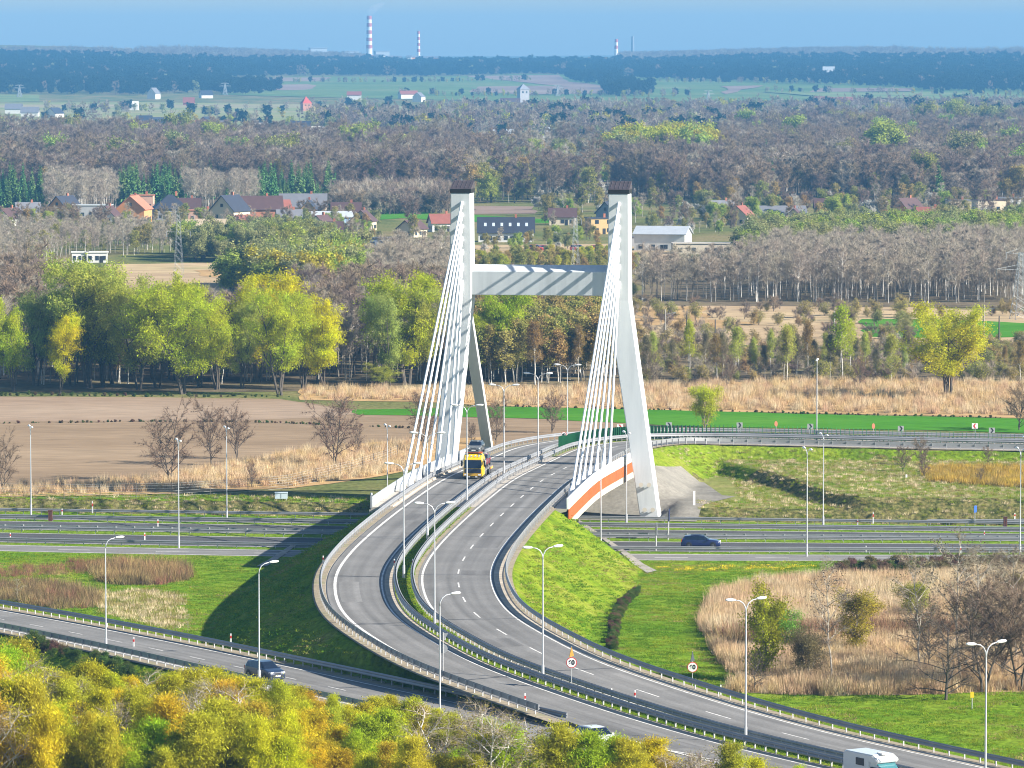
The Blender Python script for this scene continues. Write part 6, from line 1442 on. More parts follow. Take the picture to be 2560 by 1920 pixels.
# ------------------------------------------------------------------ budding birches along the bottom
OUT = [(-60, 1375), (30, 1378), (80, 1425), (130, 1432), (205, 1425), (260, 1462), (330, 1462), (400, 1450), (500, 1440), (560, 1480), (640, 1470), (700, 1505), (790, 1505), (835, 1485), (900, 1512), (960, 1540), (1040, 1502), (1090, 1545), (1145, 1558), (1240, 1545), (1320, 1590), (1375, 1575), (1440, 1612), (1520, 1605), (1610, 1605), (1680, 1650), (1760, 1645), (1900, 1700)]
ox, oy = [p[0] for p in OUT], [p[1] for p in OUT]
PAL = [('golden', (0.72, 0.57, 0.015)), ('orange', (0.76, 0.58, 0.03)), ('yellow green', (0.60, 0.60, 0.02)), ('fresh green', (0.42, 0.60, 0.02)), ('olive', (0.52, 0.50, 0.045)), ('brown', (0.60, 0.46, 0.05))]
marks = [(60, 'at the left corner'), (180, 'left of the left lamp'), (290, 'below the left lamp'), (400, 'below the first road dash'), (500, 'left of the dark hatchback'), (600, 'below the dark hatchback'), (700, 'right of the hatchback lamp'), (850, 'below the lower road'), (980, 'near the gore lamp'), (1100, 'right of the gore lamp'), (1240, 'by the gore nose'), (1340, 'by the half hidden white car'), (1500, 'below the gore stripes'), (1640, 'below the median lamp'), (2000, 'right of the median lamp')]
used = {}
rows = [(379, 0, 30, 1000, 'back row'), (366, 34, 31, 1060, 'third row'), (352, 66, 32, 1180, 'second row'), (338, 100, 34, 1500, 'front row')]
rb = random.Random(23)
rows += [(341, 0, 52, 1780, 'gore back row')]
for d, dy, st, xmax, rw in rows:
    px = (-40 if rw != 'gore back row' else 1010) + rb.uniform(0, 20)
    while px < xmax:
        dd = d + rb.uniform(-5, 5); py = np.interp(px, ox, oy) + dy * (0.6 + 0.8 * rb.random()) + rb.uniform(-14, 40)
        if 'back row' in rw: py = np.interp(px, ox, oy) + rb.uniform(-4, 26)
        x = (px * 2560 / 2212.0 - CX) / F * dd; H = htop(x, dd, py)
        if H < 3.0: px += st; continue
        v = vnoise(np.array([x]), np.array([dd * 1.5]), 26, 77)[0] + rb.uniform(-0.5, 0.5)
        ci = 1 if v > 0.42 else 0 if v > 0.1 else 2 if v > -0.22 else 4 if v > -0.5 else 3
        if rb.random() < 0.10: ci = 5
        cn, col = PAL[ci]; kb = rb.uniform(0.35, 0.6); col = tuple((c * (1 - kb) + q * kb) * rb.uniform(0.84, 1.04) for c, q in zip(col, (0.60, 0.535, 0.05)))
        pale = rb.random() < 0.17 and rw != 'back row'
        wh = next(t for q, t in marks if px < q)
        sz = 'small ' if H < 7 else 'tall ' if H > 9.5 else ''
        if pale: lab = '%spale bare tree with whitish branches %s, %s' % (sz, wh, rw)
        else: lab = '%s%s budding birch %s, %s' % (sz, cn, wh, rw)
        if lab in used: lab = lab.replace(', ' + rw, ', right ' + rw)
        used[lab] = 1
        tree('pale' if pale else 'birch', x, dd, H, col if not pale else (0.3, .25, .06), lab, 'birch' if not pale else 'tree', 'birch_tree' if not pale else 'bare_tree', 'budding birches along the bottom', rb.uniform(1.05, 1.6) * (1.2 if H < 6 else 1.0) * (1.2 if rw == 'gore back row' else 1.0))
        px += st * rb.uniform(0.75, 1.2)
# undergrowth below the birches and dark bushes at the road edge
scatter('undergrowth', 'dark undergrowth along the lower road verge behind the birches', 'undergrowth', points_in([[(-58, 425), (-40, 398), (-20, 380), (0, 366), (14, 355), (22, 330), (-70, 330), (-70, 420)]], 1.7, 601), LIB['scrub'], 0.35, 0.8, 602)
lib('bushy', [gen_tree(430 + k, 2.4, 0.05, 0.02, 12, 1.1, 0.9, 0.0, SH_ROUND, twigs=4, twl=0.6, tww=0.03, leaves=8, lsz=0.17, lspread=0.22, bark=M_barkd, leafm=leaf_mat('dark_bush_%d' % k, False, c, 0.35, 0.03), nsub=3, single=True, multi=3) for k, c in enumerate(((0.10, 0.15, 0.035), (0.17, 0.14, 0.065), (0.19, 0.11, 0.08)))])
def along(pts, spacing, wob, seed):
    rs = np.random.RandomState(seed); w = [G(*Dn(*p))[:2] for p in pts]; out = []
    for a, b in zip(w[:-1], w[1:]):
        n = max(1, int(math.dist(a, b) / spacing))
        for k in range(n): out.append((a[0] + (b[0] - a[0]) * k / n + rs.normal() * wob, a[1] + (b[1] - a[1]) * k / n + rs.normal() * wob))
    return np.array(out)
q = along([(-40, 915), (150, 914), (300, 911), (450, 912), (520, 913), (600, 914), (900, 926)], 0.4, 0.3, 660)
scatter('field_baulk', 'dark weedy baulk line crossing the ploughed field', 'weeds', q[nrs.uniform(size=len(q)) > 0.25], LIB['bushy'], 0.05, 0.17, 661)
q = along([(600, 858), (300, 856), (-40, 855)], 0.9, 0.8, 662); scatter('field_margin', 'ragged weedy margin along the far edge of the ploughed field', 'weeds', q, LIB['bushy'], 0.08, 0.25, 663, weights=[.7, .2, .1])
q = along([(1000, 876), (1300, 884), (1500, 888), (1800, 896), (2160, 903)], 0.4, 0.4, 664); scatter('field_margin', 'dark weedy line between green crop and reed field', 'weeds', q[nrs.uniform(size=len(q)) > 0.3], LIB['bushy'], 0.05, 0.17, 665)
# ------------------------------------------------------------------ reeds, heath and grass
def blades(seed, n, R_, h0, h1, wd, m, lean=0.25):
    rs = np.random.RandomState(seed); tb = TB(); a = rs.uniform(0, 6.28, n); r = R_ * np.sqrt(rs.uniform(0, 1, n))
    b = np.stack([r * np.cos(a), r * np.sin(a), np.zeros(n)], 1); d = np.stack([rs.normal(size=n) * lean, rs.normal(size=n) * lean, np.ones(n)], 1)
    tb.slivers(b, d, rs.uniform(h0, h1, n), np.full(n, wd), 0, rs); return tb.mesh('blades', [m])
Rm = [leaf_mat('reed_straw', False, (0.58, 0.425, 0.22), 0.25, 0.01, 0.2), leaf_mat('reed_pink', False, (0.52, 0.365, 0.225), 0.25, 0.01, 0.2), leaf_mat('reed_pale', False, (0.62, 0.50, 0.32), 0.2, 0.01, 0.2)]
lib('reed', [blades(500 + k, 70, 0.75, 0.9, 2.0, 0.055, Rm[k % 3]) for k in range(6)])
Gm = [leaf_mat('grass_green', False, (0.15, 0.26, 0.012), 0.25, 0.02, 0.45), leaf_mat('grass_yellow', False, (0.235, 0.285, 0.022), 0.25, 0.02, 0.45), leaf_mat('grass_dark', False, (0.11, 0.21, 0.012), 0.3, 0.02, 0.3), leaf_mat('grass_dry', False, (0.31, 0.25, 0.095), 0.25, 0.02, 0.3)]
lib('grass', [blades(520 + k, 36, 0.60, 0.07, 0.20, 0.06, Gm[k], 0.6) for k in range(4)])
lib('tallgrass', [blades(530 + k, 40, 0.6, 0.25, 0.7, 0.05, (Gm[1], Gm[3], Gm[0], Rm[2])[k], 0.45) for k in range(4)])
lib('redheath', [blades(540 + k, 60, 0.6, 0.5, 1.3, 0.03, leaf_mat('heath_%d' % k, False, c, 0.3, 0.02, 0.1), 0.35) for k, c in enumerate(((0.24, 0.11, 0.075), (0.33, 0.235, 0.10), (0.19, 0.14, 0.075)))])
REEDBED = [(1512, 1340), (1545, 1292), (1640, 1264), (1800, 1252), (2000, 1248), (2280, 1244), (2280, 1492), (1900, 1502), (1700, 1502), (1560, 1494), (1600, 1470), (1570, 1440), (1535, 1400)]
drape('field_reeds', Wp(REEDBED), M_reedp, 0.04, cell=1.6, rag=(3, 0.4), seed=60)
rq = points_in(Z(REEDBED), 0.70, 610); rn = vnoise(rq[:, 0], rq[:, 1], 16, 3) + 0.6 * vnoise(rq[:, 0], rq[:, 1], 5, 4) + nrs.uniform(-0.15, 0.15, len(rq)) + (rq[:, 1] - 480) * 0.004
edge = vnoise(rq[:, 0], rq[:, 1], 4, 6)
for k, (lo, hi, wt, s0, s1, lab) in enumerate(((-9, -0.22, [.2, .1, .1, .3, .1, .2], 0.45, 0.8, 'straw coloured patches of the lower right reed bed'), (-0.22, 0.2, [.1, .35, .05, .1, .35, .05], 0.6, 1.0, 'pinkish patches of the lower right reed bed'), (0.2, 9, [.05, .15, .35, .05, .05, .35], 0.55, 1.1, 'pale tall patches of the lower right reed bed'))):
    k_ = (rn > lo) & (rn <= hi) & (edge > -0.55); scatter('reed_bed', lab, 'reeds', rq[k_], LIB['reed'], s0, s1, 611 + 40 * k, weights=wt, hn=0.3)
scatter('reed_bed', 'dark reddish band of stems crossing the reed bed', 'reeds', points_in(Z([(1560, 1385), (1700, 1372), (2260, 1360), (2260, 1388), (1700, 1396), (1570, 1410)]), 1.0, 612, (14, -0.2)), LIB['redheath'], 1.6, 2.4, 613, weights=[.5, .2, .3])
scatter('reed_strip', 'tan dry reeds between ploughed field and wire fence', 'reeds', points_in(Z([(-60, 1050), (130, 1050), (300, 1036), (470, 1012), (640, 978), (860, 958), (960, 955), (900, 1008), (830, 1026), (640, 1050), (300, 1064), (-60, 1070)]), 1.3, 614), LIB['reed'], 0.5, 0.95, 615)
scatter('reed_strip', 'tan dry reed field behind the green crop', 'reeds', points_in(Z([(660, 842), (1000, 842), (1300, 838), (1700, 824), (2240, 828), (2240, 898), (1900, 893), (1500, 884), (1100, 875), (900, 866), (660, 862)]), 2.0, 616), LIB['reed'], 0.6, 1.1, 617)
scatter('golden_grass', 'golden dry grass patch on the right inner lawn', 'grass', points_in(Z([(1985, 1020), (2030, 1008), (2260, 1010), (2260, 1055), (2130, 1050), (2010, 1040)]), 0.8, 618), lib('gold', [blades(550 + k, 60, 0.6, 0.5, 1.3, 0.06, leaf_mat('gold_%d' % k, False, c, 0.25, 0.01, 0.2)) for k, c in enumerate(((0.46, 0.31, 0.05), (0.40, 0.29, 0.09)))]), 0.6, 1.0, 619)
scatter('heath', 'dark brown heath patch beside the lower road at left', 'heath', points_in(Z([(-40, 1262), (60, 1258), (150, 1265), (215, 1282), (215, 1312), (120, 1318), (-40, 1290)]), 1.0, 620), LIB['redheath'], 0.8, 1.4, 621, weights=[.1, .3, .6])
scatter('heath', 'brown thicket with olive tops in the left meadow', 'heath', points_in(Z([(185, 1228), (270, 1218), (400, 1226), (412, 1252), (330, 1266), (230, 1262)]), 0.8, 622), LIB['redheath'], 1.0, 1.7, 623, weights=[.1, .6, .3])
scatter('heath', 'red brown heath along the left meadow', 'heath', points_in(Z([(-40, 1228), (120, 1222), (160, 1212), (300, 1210), (300, 1222), (180, 1240), (-40, 1250)]), 1.0, 624), LIB['redheath'], 0.5, 0.9, 625, weights=[.6, .3, .1])
scatter('dry_grass', 'pale dry grass in front of the embankment shade', 'grass', points_in(Z([(210, 1280), (330, 1275), (395, 1285), (395, 1350), (380, 1362), (300, 1345), (220, 1325)]), 0.75, 626), LIB['tallgrass'], 0.7, 1.1, 627, weights=[.1, .5, .0, .4])
scatter('dark_scrub', 'dark brown scrub strip between right meadow and slip road', 'scrub', points_in(Z([(1790, 1240), (1850, 1226), (2260, 1222), (2260, 1246), (2000, 1248)]), 1.3, 628), LIB['bushy'], 0.22, 0.5, 629, weights=[.2, .4, .4])
scatter('dark_scrub', 'low dark green bushes at the verge of the lower road', 'scrub', points_in(Z([(60, 1388), (110, 1395), (190, 1420), (290, 1450), (285, 1470), (190, 1445), (60, 1405)]), 1.2, 630), LIB['bushy'], 0.25, 0.45, 631, weights=[.8, .1, .1])
scatter('dark_scrub', 'ragged dark bushes in the drain ditch beside the embankment', 'scrub', points_in(Z([(1372, 1278), (1386, 1276), (1352, 1310), (1338, 1345), (1330, 1404), (1314, 1404), (1320, 1345), (1336, 1306)]), 0.42, 632, (3, -0.3)), LIB['bushy'], 0.10, 0.24, 633, weights=[.7, .2, .1])
# grass tufts
def free_of_roads(xy, mrg=0.35):
    x, y = xy[:, 0], xy[:, 1]; k = np.ones(len(x), bool)
    for a in (emb(ROAD, RT, RN, -9.3, 11.2, 0, I_B0, x, y, 1.75, 0.3), emb(ROAD, RT, RN, -9.3, 11.2, I_B1, len(ROAD) - 1, x, y, 1.75, 0.3), emb(LROAD, LT, LN, -6.2, 5.9, 0, len(LROAD) - 1, x, y, 1.8, 0.3)): k &= a[1] > mrg
    k &= ~((y > Nx(x) - 0.8) & (y < Fx(x) + 1.2))
    k &= np.abs(x / y) < 0.115
    k &= ~((x > -17) & (x < 24) & (y > 612) & (y < 640)); k &= ~((x > 10) & (x < 30) & (y >= 626) & (y < 660))
    return k
xy = points_in([[(-70, 398), (0, 398), (2, 342), (48, 342), (75, 566), (-75, 575)]], 0.62, 640); xy = xy[free_of_roads(xy)]; xy = xy[vnoise(xy[:, 0], xy[:, 1], 3.5, 12) + nrs.uniform(-0.3, 0.3, len(xy)) > -0.12]
wn = vnoise(xy[:, 0], xy[:, 1], 22, 9) + vnoise(xy[:, 0], xy[:, 1], 6, 10) * 0.5
for k, (lo, hi, wt, lab) in enumerate(((-9, -0.25, [.6, 0, .4, 0], 'deep green grass tufts on slopes and meadow'), (-0.25, 0.2, [.45, .45, .1, 0], 'fresh green grass tufts on slopes and meadow'), (0.2, 9, [.1, .65, 0, .25], 'yellowish grass tufts on slopes and meadow'))):
    q = xy[(wn > lo) & (wn <= hi)]
    scatter('grass', lab, 'grass', q, LIB['grass'], 0.7, 1.3, 641 + k, sink=0.02, weights=wt)
xy = points_in([[(-72, 606), (78, 600), (80, 690), (-72, 650)]], 1.0, 645); xy = xy[free_of_roads(xy)]; xy = xy[(xy[:, 0] > 16) | (xy[:, 1] < Fx(xy[:, 0]) + 13)]
scatter('grass', 'long pale grass tufts on inner lawn and motorway banks', 'grass', xy, LIB['tallgrass'], 0.4, 0.8, 646, sink=0.02, weights=[.42, .3, .06, .22])
mxy = [(float(RX), float(RY)) for RX, RY in [(road_at(o, i)[0], road_at(o, i)[1]) for i in range(20, I_B0 - 3) for o in (-0.3, 0.1, 0.5)]]
mz = np.array([road_at(o, i)[2] for i in range(20, I_B0 - 3) for o in (-0.3, 0.1, 0.5)])
scatter('grass', 'green grass growing in the median between the guard rails', 'grass', np.array(mxy), LIB['grass'], 0.7, 1.2, 648, weights=[.5, .3, .2, 0], z=mz)
# dandelions by the slip road
fl = MB()
for k in range(5):
    a = 6.28 * k / 5; fl.add([(0.16 * math.cos(a), 0.16 * math.sin(a), 0.2), (0.16 * math.cos(a) + 0.07, 0.16 * math.sin(a), 0.22), (0.16 * math.cos(a), 0.16 * math.sin(a) + 0.07, 0.24)], [(0, 1, 2)])
    fl.tube([(0.16 * math.cos(a), 0.16 * math.sin(a), 0), (0.16 * math.cos(a) + 0.02, 0.16 * math.sin(a) + 0.02, 0.21)], 0.008, 3)
lib('dandelion', [fl.mesh('dandelion', mat('dandelion_yellow', (0.72, 0.52, 0.0), rough=0.7))])
scatter('dandelions', 'yellow dandelions in the meadow beside the slip road', 'flowers', points_in(Z([(1415, 1226), (1560, 1222), (1760, 1222), (1765, 1232), (1560, 1233), (1420, 1236)]), 0.55, 650, (5, 0.1)), LIB['dandelion'], 0.9, 1.4, 651)
# ================================================================== houses and structures
def hmat(c, r=0.7): return mat('house_%02d_%02d_%02d' % tuple(int(q * 99) for q in c), c, rough=r, noise=0.08, nscale=0.6)
WHT = (0.66, 0.65, 0.61); CRM = (0.56, 0.47, 0.34); ORG = (0.60, 0.27, 0.10); ORD = (0.40, 0.16, 0.09); GRY = (0.36, 0.36, 0.36); YEL = (0.50, 0.34, 0.15); BLU = (0.28, 0.40, 0.58); PNK = (0.52, 0.31, 0.22)
RDK = (0.030, 0.034, 0.050); RBR = (0.085, 0.045, 0.04); RGR = (0.16, 0.16, 0.175); RBL = (0.40, 0.43, 0.46); RRD = (0.24, 0.08, 0.055)
M_win = mat('window_pane', (0.03, 0.04, 0.055), rough=0.15, spec=0.6); M_brick = mat('chimney_brick', (0.36, 0.13, 0.075), rough=0.9)
def house(px, py, W, Dp, Hw, Rh, rot, wc, rc, label, roof='gable', nwin=3, floors=1, chim=True, cat='house', name='house', sky=0, group=None, far=False):
    x, y, z = at_px(px, py)
    W *= 0.9; Dp *= 0.9
    root = thing(name, label, cat, (x, y, z - 0.2), R(rot), group)
    wm, rm = hmat(wc), hmat(rc, 0.6)
    mb = MB(); w, d = W / 2, Dp / 2
    if roof == 'gable':
        prof = [(-d, 0), (d, 0), (d, Hw), (0, Hw + Rh), (-d, Hw)]; mb.prism(prof, 'x', -w, w)
    else: mb.box((0, 0, Hw / 2), (W, Dp, Hw))
    mb.build('wall', wm, root)
    mb = MB(); ov = 0.5; th = 0.22
    if roof == 'gable':
        k = Rh / d; e = d + ov
        mb.prism([(-e, Hw - ov * k + 0.04), (0, Hw + Rh + 0.04), (e, Hw - ov * k + 0.04), (e, Hw - ov * k + th + 0.04), (0, Hw + Rh + th + 0.08), (-e, Hw - ov * k + th + 0.04)], 'x', -w - ov, w + ov)
    elif roof == 'hip':
        e = 0.6; q = min(w, d) * 0.95
        vs = [(-w - e, -d - e, Hw + 0.02), (w + e, -d - e, Hw + 0.02), (w + e, d + e, Hw + 0.02), (-w - e, d + e, Hw + 0.02), (-w + q, 0, Hw + Rh), (w - q, 0, Hw + Rh)]
        mb.add(vs, [(0, 1, 5, 4), (1, 2, 5), (2, 3, 4, 5), (3, 0, 4), (3, 2, 1, 0)])
    else: mb.box((0, 0, Hw + 0.15), (W + 0.5, Dp + 0.5, 0.3))
    rf = mb.build('roof', rm, root)
    if far: return root
    if chim:
        mb = MB(); mb.box((W * 0.18, 0.1, Hw + Rh + 0.35), (0.7, 0.6, 1.6)); mb.build('chimney', M_brick, rf)
    if sky:
        k = Rh / d
        for j in range(sky):
            u = -w * 0.75 + 1.5 * w * j / max(1, sky - 1); c = -d * 0.55
            mb = MB(); n = Vector((0, -k, 1)).normalized(); p = Vector((u, c, Hw + Rh + c * k + th + 0.12)); t = Vector((0, 1, k)).normalized()
            mb.add([p + Vector((s * 0.4, 0, 0)) + t * q for s, q in ((-1, -0.7), (1, -0.7), (1, 0.7), (-1, 0.7))], [(0, 1, 2, 3)]); mb.build('skylight', mat('skylight_pane', (0.45, 0.52, 0.58), rough=0.2), rf)
    for fl in range(floors):
        zc = 1.5 + fl * 2.7
        if zc > Hw + Rh * 0.6: break
        for j in range(nwin):
            u = -w + W * (j + 0.5) / nwin
            if zc < Hw - 0.3:
                mb = MB(); mb.box((u, -d - 0.03, zc), (min(1.2, W / nwin * 0.5), 0.08, 1.25)); mb.build('window', M_win, root)
        for s in (-1, 1):
            for u in ((-d * 0.42, d * 0.42) if Dp > 6 else (0,)):
                mb = MB(); mb.box((s * (w + 0.03), u, zc), (0.08, 1.0, 1.2)); mb.build('window', M_win, root)
    if roof == 'gable' and Rh > 2.5:
        for s in (-1, 1):
            mb = MB(); mb.box((s * (w + 0.03), 0, Hw + Rh * 0.35), (0.08, 1.0, 1.1)); mb.build('window', M_win, root)
    mb = MB(); mb.box((w * 0.1 + 0.9 * (nwin % 2 == 1), -d - 0.04, 1.05), (0.95, 0.09, 2.0)); mb.build('door', M_trim, root)
    return root
H_ = house
# village at left
H_(140, 466, 11, 9, 3.2, 4.0, 60, ORG, RDK, 'small house with dark roof and orange gable at the left end of the village')
H_(198, 470, 16, 9, 4.6, 0.3, 0, GRY, (0.42, 0.44, 0.43), 'long grey flat roofed building right of the small orange gable', 'flat', 5, 1, False)
H_(290, 480, 12, 11, 5.0, 4.2, 80, ORG, ORD, 'orange house with gable facing the fields and orange roof')
H_(308, 468, 9, 8, 7.8, 0.3, 0, PNK, ORD, 'tall salmon block behind the orange gable house', 'flat', 3, 2)
H_(368, 474, 13, 12, 4.0, 5.0, 10, (0.20, 0.2, 0.21), RDK, 'house under a big black hip roof beside the orange house', 'hip', 3, 1)
H_(438, 478, 11, 8, 4.0, 0.3, 0, PNK, ORD, 'low salmon house left of the cream gable house', 'flat', 3, 1)
H_(497, 492, 13, 10, 6.2, 4.8, 65, CRM, RDK, 'tall cream gable house with black roof and two window rows', 'gable', 3, 2)
H_(560, 482, 17, 11, 5.2, 4.2, 8, ORD, RBR, 'big brown roofed red house right of the cream one', 'gable', 4, 1)
H_(655, 472, 18, 11, 4.6, 4.2, 0, CRM, RGR, 'grey roofed house with chimneys behind the yellow gable', 'gable', 4, 1)
H_(668, 485, 8, 8, 4.4, 4.0, 85, YEL, RDK, 'small yellow gable in front of the grey roofed house', 'gable', 2, 1)
H_(714, 494, 15, 9, 4.2, 1.6, 12, BLU, RBL, 'pale shed with blue gable and light metal roof', 'gable', 3, 1, False, 'shed', 'shed')
H_(695, 512, 10, 8, 3.4, 3.6, 70, WHT, RBR, 'white gable house with brown roof below the blue shed')
H_(712, 520, 9, 7, 3.0, 3.0, 0, WHT, RBR, 'low house with brown roof in front of the white gable')
H_(785, 498, 9, 8, 3.6, 3.2, 80, CRM, RBR, 'cream gable half hidden by a grey green willow')
H_(460, 508, 11, 7, 3.0, 2.2, 0, CRM, (0.42, 0.33, 0.22), 'low barn with straw coloured roof below the cream house', 'gable', 2, 1, False, 'barn', 'barn')
H_(430, 505, 9, 6, 3.0, 1.6, 0, YEL, (0.40, 0.32, 0.18), 'small ochre barn left of the straw roofed one', 'gable', 2, 1, False, 'barn', 'barn')
H_(825, 535, 12, 6, 3.0, 0.3, 0, (0.16, 0.19, 0.24), RDK, 'dark flat shed beside the parked trucks', 'flat', 2, 1, False, 'shed', 'shed')
H_(930, 545, 20, 6, 2.6, 0.3, 0, YEL, (0.5, 0.42, 0.28), 'long low yellowish shed left of the left pylon', 'flat', 6, 1, False, 'shed', 'shed')
H_(600, 476, 9, 8, 4, 3.2, 20, ORD, RRD, 'dark red house between brown and grey roofs')
# between and right of the pylons
H_(1093, 522, 19, 9, 3.4, 4.2, 0, WHT, RDK, 'long white house with black roof and a row of skylights', 'gable', 7, 1, True, sky=6)
H_(1296, 505, 9, 8, 5.2, 0.4, 15, YEL, RDK, 'ochre flat roofed house next to the right pylon', 'flat', 2, 2)
H_(1318, 480, 8, 8, 3.6, 3.6, 60, (0.2, 0.24, 0.3), RDK, 'dark gable behind the right pylon top')
H_(1432, 541, 17, 11, 5.2, 2.0, -14, WHT, RBL, 'white hall with pale blue roof and grey gable', 'gable', 4, 1, False, 'hall', 'hall')
H_(1525, 548, 22, 8, 3.2, 0.3, 4, (0.5, 0.43, 0.33), (0.45, 0.40, 0.33), 'long beige warehouse wall right of the white hall', 'flat', 5, 1, False, 'warehouse', 'warehouse')
H_(1385, 533, 7, 6, 3.2, 0.3, 0, GRY, RGR, 'small grey annex left of the white hall', 'flat', 1, 1, False, 'shed', 'shed')
H_(1682, 478, 20, 9, 3.4, 2.0, 6, BLU, RGR, 'low blue walled house with grey roof among garden trees', 'gable', 4, 1)
H_(1716, 488, 7, 7, 3.0, 3.0, 80, CRM, RBR, 'small beige gable right of the blue house')
H_(1890, 496, 40, 8, 2.6, 0.3, 3, (0.55, 0.56, 0.52), (0.60, 0.60, 0.56), 'long pale greenhouse roofs beyond the willow thicket', 'flat', 8, 1, False, 'greenhouse', 'greenhouse')
H_(2070, 468, 9, 9, 6.0, 0.4, 5, CRM, RGR, 'narrow beige block behind dark conifers', 'flat', 2, 2)
H_(2140, 474, 13, 9, 7.0, 0.4, 12, CRM, RBR, 'two storey cream block at the right among dark trees', 'flat', 4, 2)
H_(2180, 462, 9, 7, 6.0, 0.4, 0, WHT, RGR, 'white block at the right edge behind the cream one', 'flat', 2, 2)
H_(2030, 530, 9, 8, 4.2, 4.4, 70, WHT, RDK, 'small white gable house above the bare birch wood')
H_(1504, 392, 7, 6, 4.5, 0.3, 0, (0.75, 0.75, 0.72), WHT, 'small white cube building on the dry meadow', 'flat', 0, 0, False, 'building', 'building')
for px, w, lab in ((173, 5.0, 'white container hut with two windows at left'), (210, 6.5, 'larger white container hut right of the first')):
    H_(px, 567, w, 3, 3.0, 0.2, 4, WHT, WHT, lab, 'flat', 3, 1, False, 'hut', 'container_hut')
H_(60, 478, 9, 8, 3.4, 3.2, 15, CRM, RGR, 'grey roofed cream house left of all the orange gables')
H_(235, 484, 8, 7, 3.2, 3.0, 75, WHT, RBR, 'white gable between the grey flat building and the orange house')
H_(405, 470, 10, 8, 3.6, 3.4, 0, WHT, RBR, 'white house with brown roof behind the low salmon house')
H_(528, 498, 7, 6, 2.8, 2.4, 40, WHT, RRD, 'small white shed with red roof below the cream gable house', 'gable', 2, 1, False, 'shed', 'shed')
H_(625, 494, 9, 8, 3.4, 3.0, 10, WHT, RGR, 'white house in front of the dark red one')
H_(748, 478, 11, 8, 3.6, 3.0, 0, CRM, RBR, 'cream house with brown roof behind the blue shed')
H_(20, 490, 10, 8, 3.4, 3.0, 60, WHT, RBR, 'white gable at the far left end of the village')
H_(1560, 472, 9, 8, 3.4, 3.0, 20, WHT, RGR, 'white house among trees above the beige warehouse')
H_(1600, 486, 10, 8, 3.4, 3.2, 70, CRM, RRD, 'cream gable with red roof left of the blue house')
H_(1790, 470, 11, 8, 3.6, 3.2, 0, WHT, RBR, 'white house with brown roof right of the blue house')
H_(1960, 470, 10, 8, 3.6, 3.4, 45, ORG, RBR, 'orange house with brown roof above the greenhouse')
H_(2010, 488, 10, 8, 3.4, 3.0, 0, WHT, RRD, 'white house with red roof right of the greenhouse')
H_(1215, 486, 10, 7, 3.2, 2.6, 0, CRM, RBR, 'low cream house behind the long white one')
H_(955, 500, 9, 7, 3.2, 2.6, 15, WHT, RRD, 'white house with red roof just left of the left pylon')
H_(890, 512, 9, 7, 3.0, 2.4, 60, CRM, RBR, 'cream gable left of the white house by the left pylon')
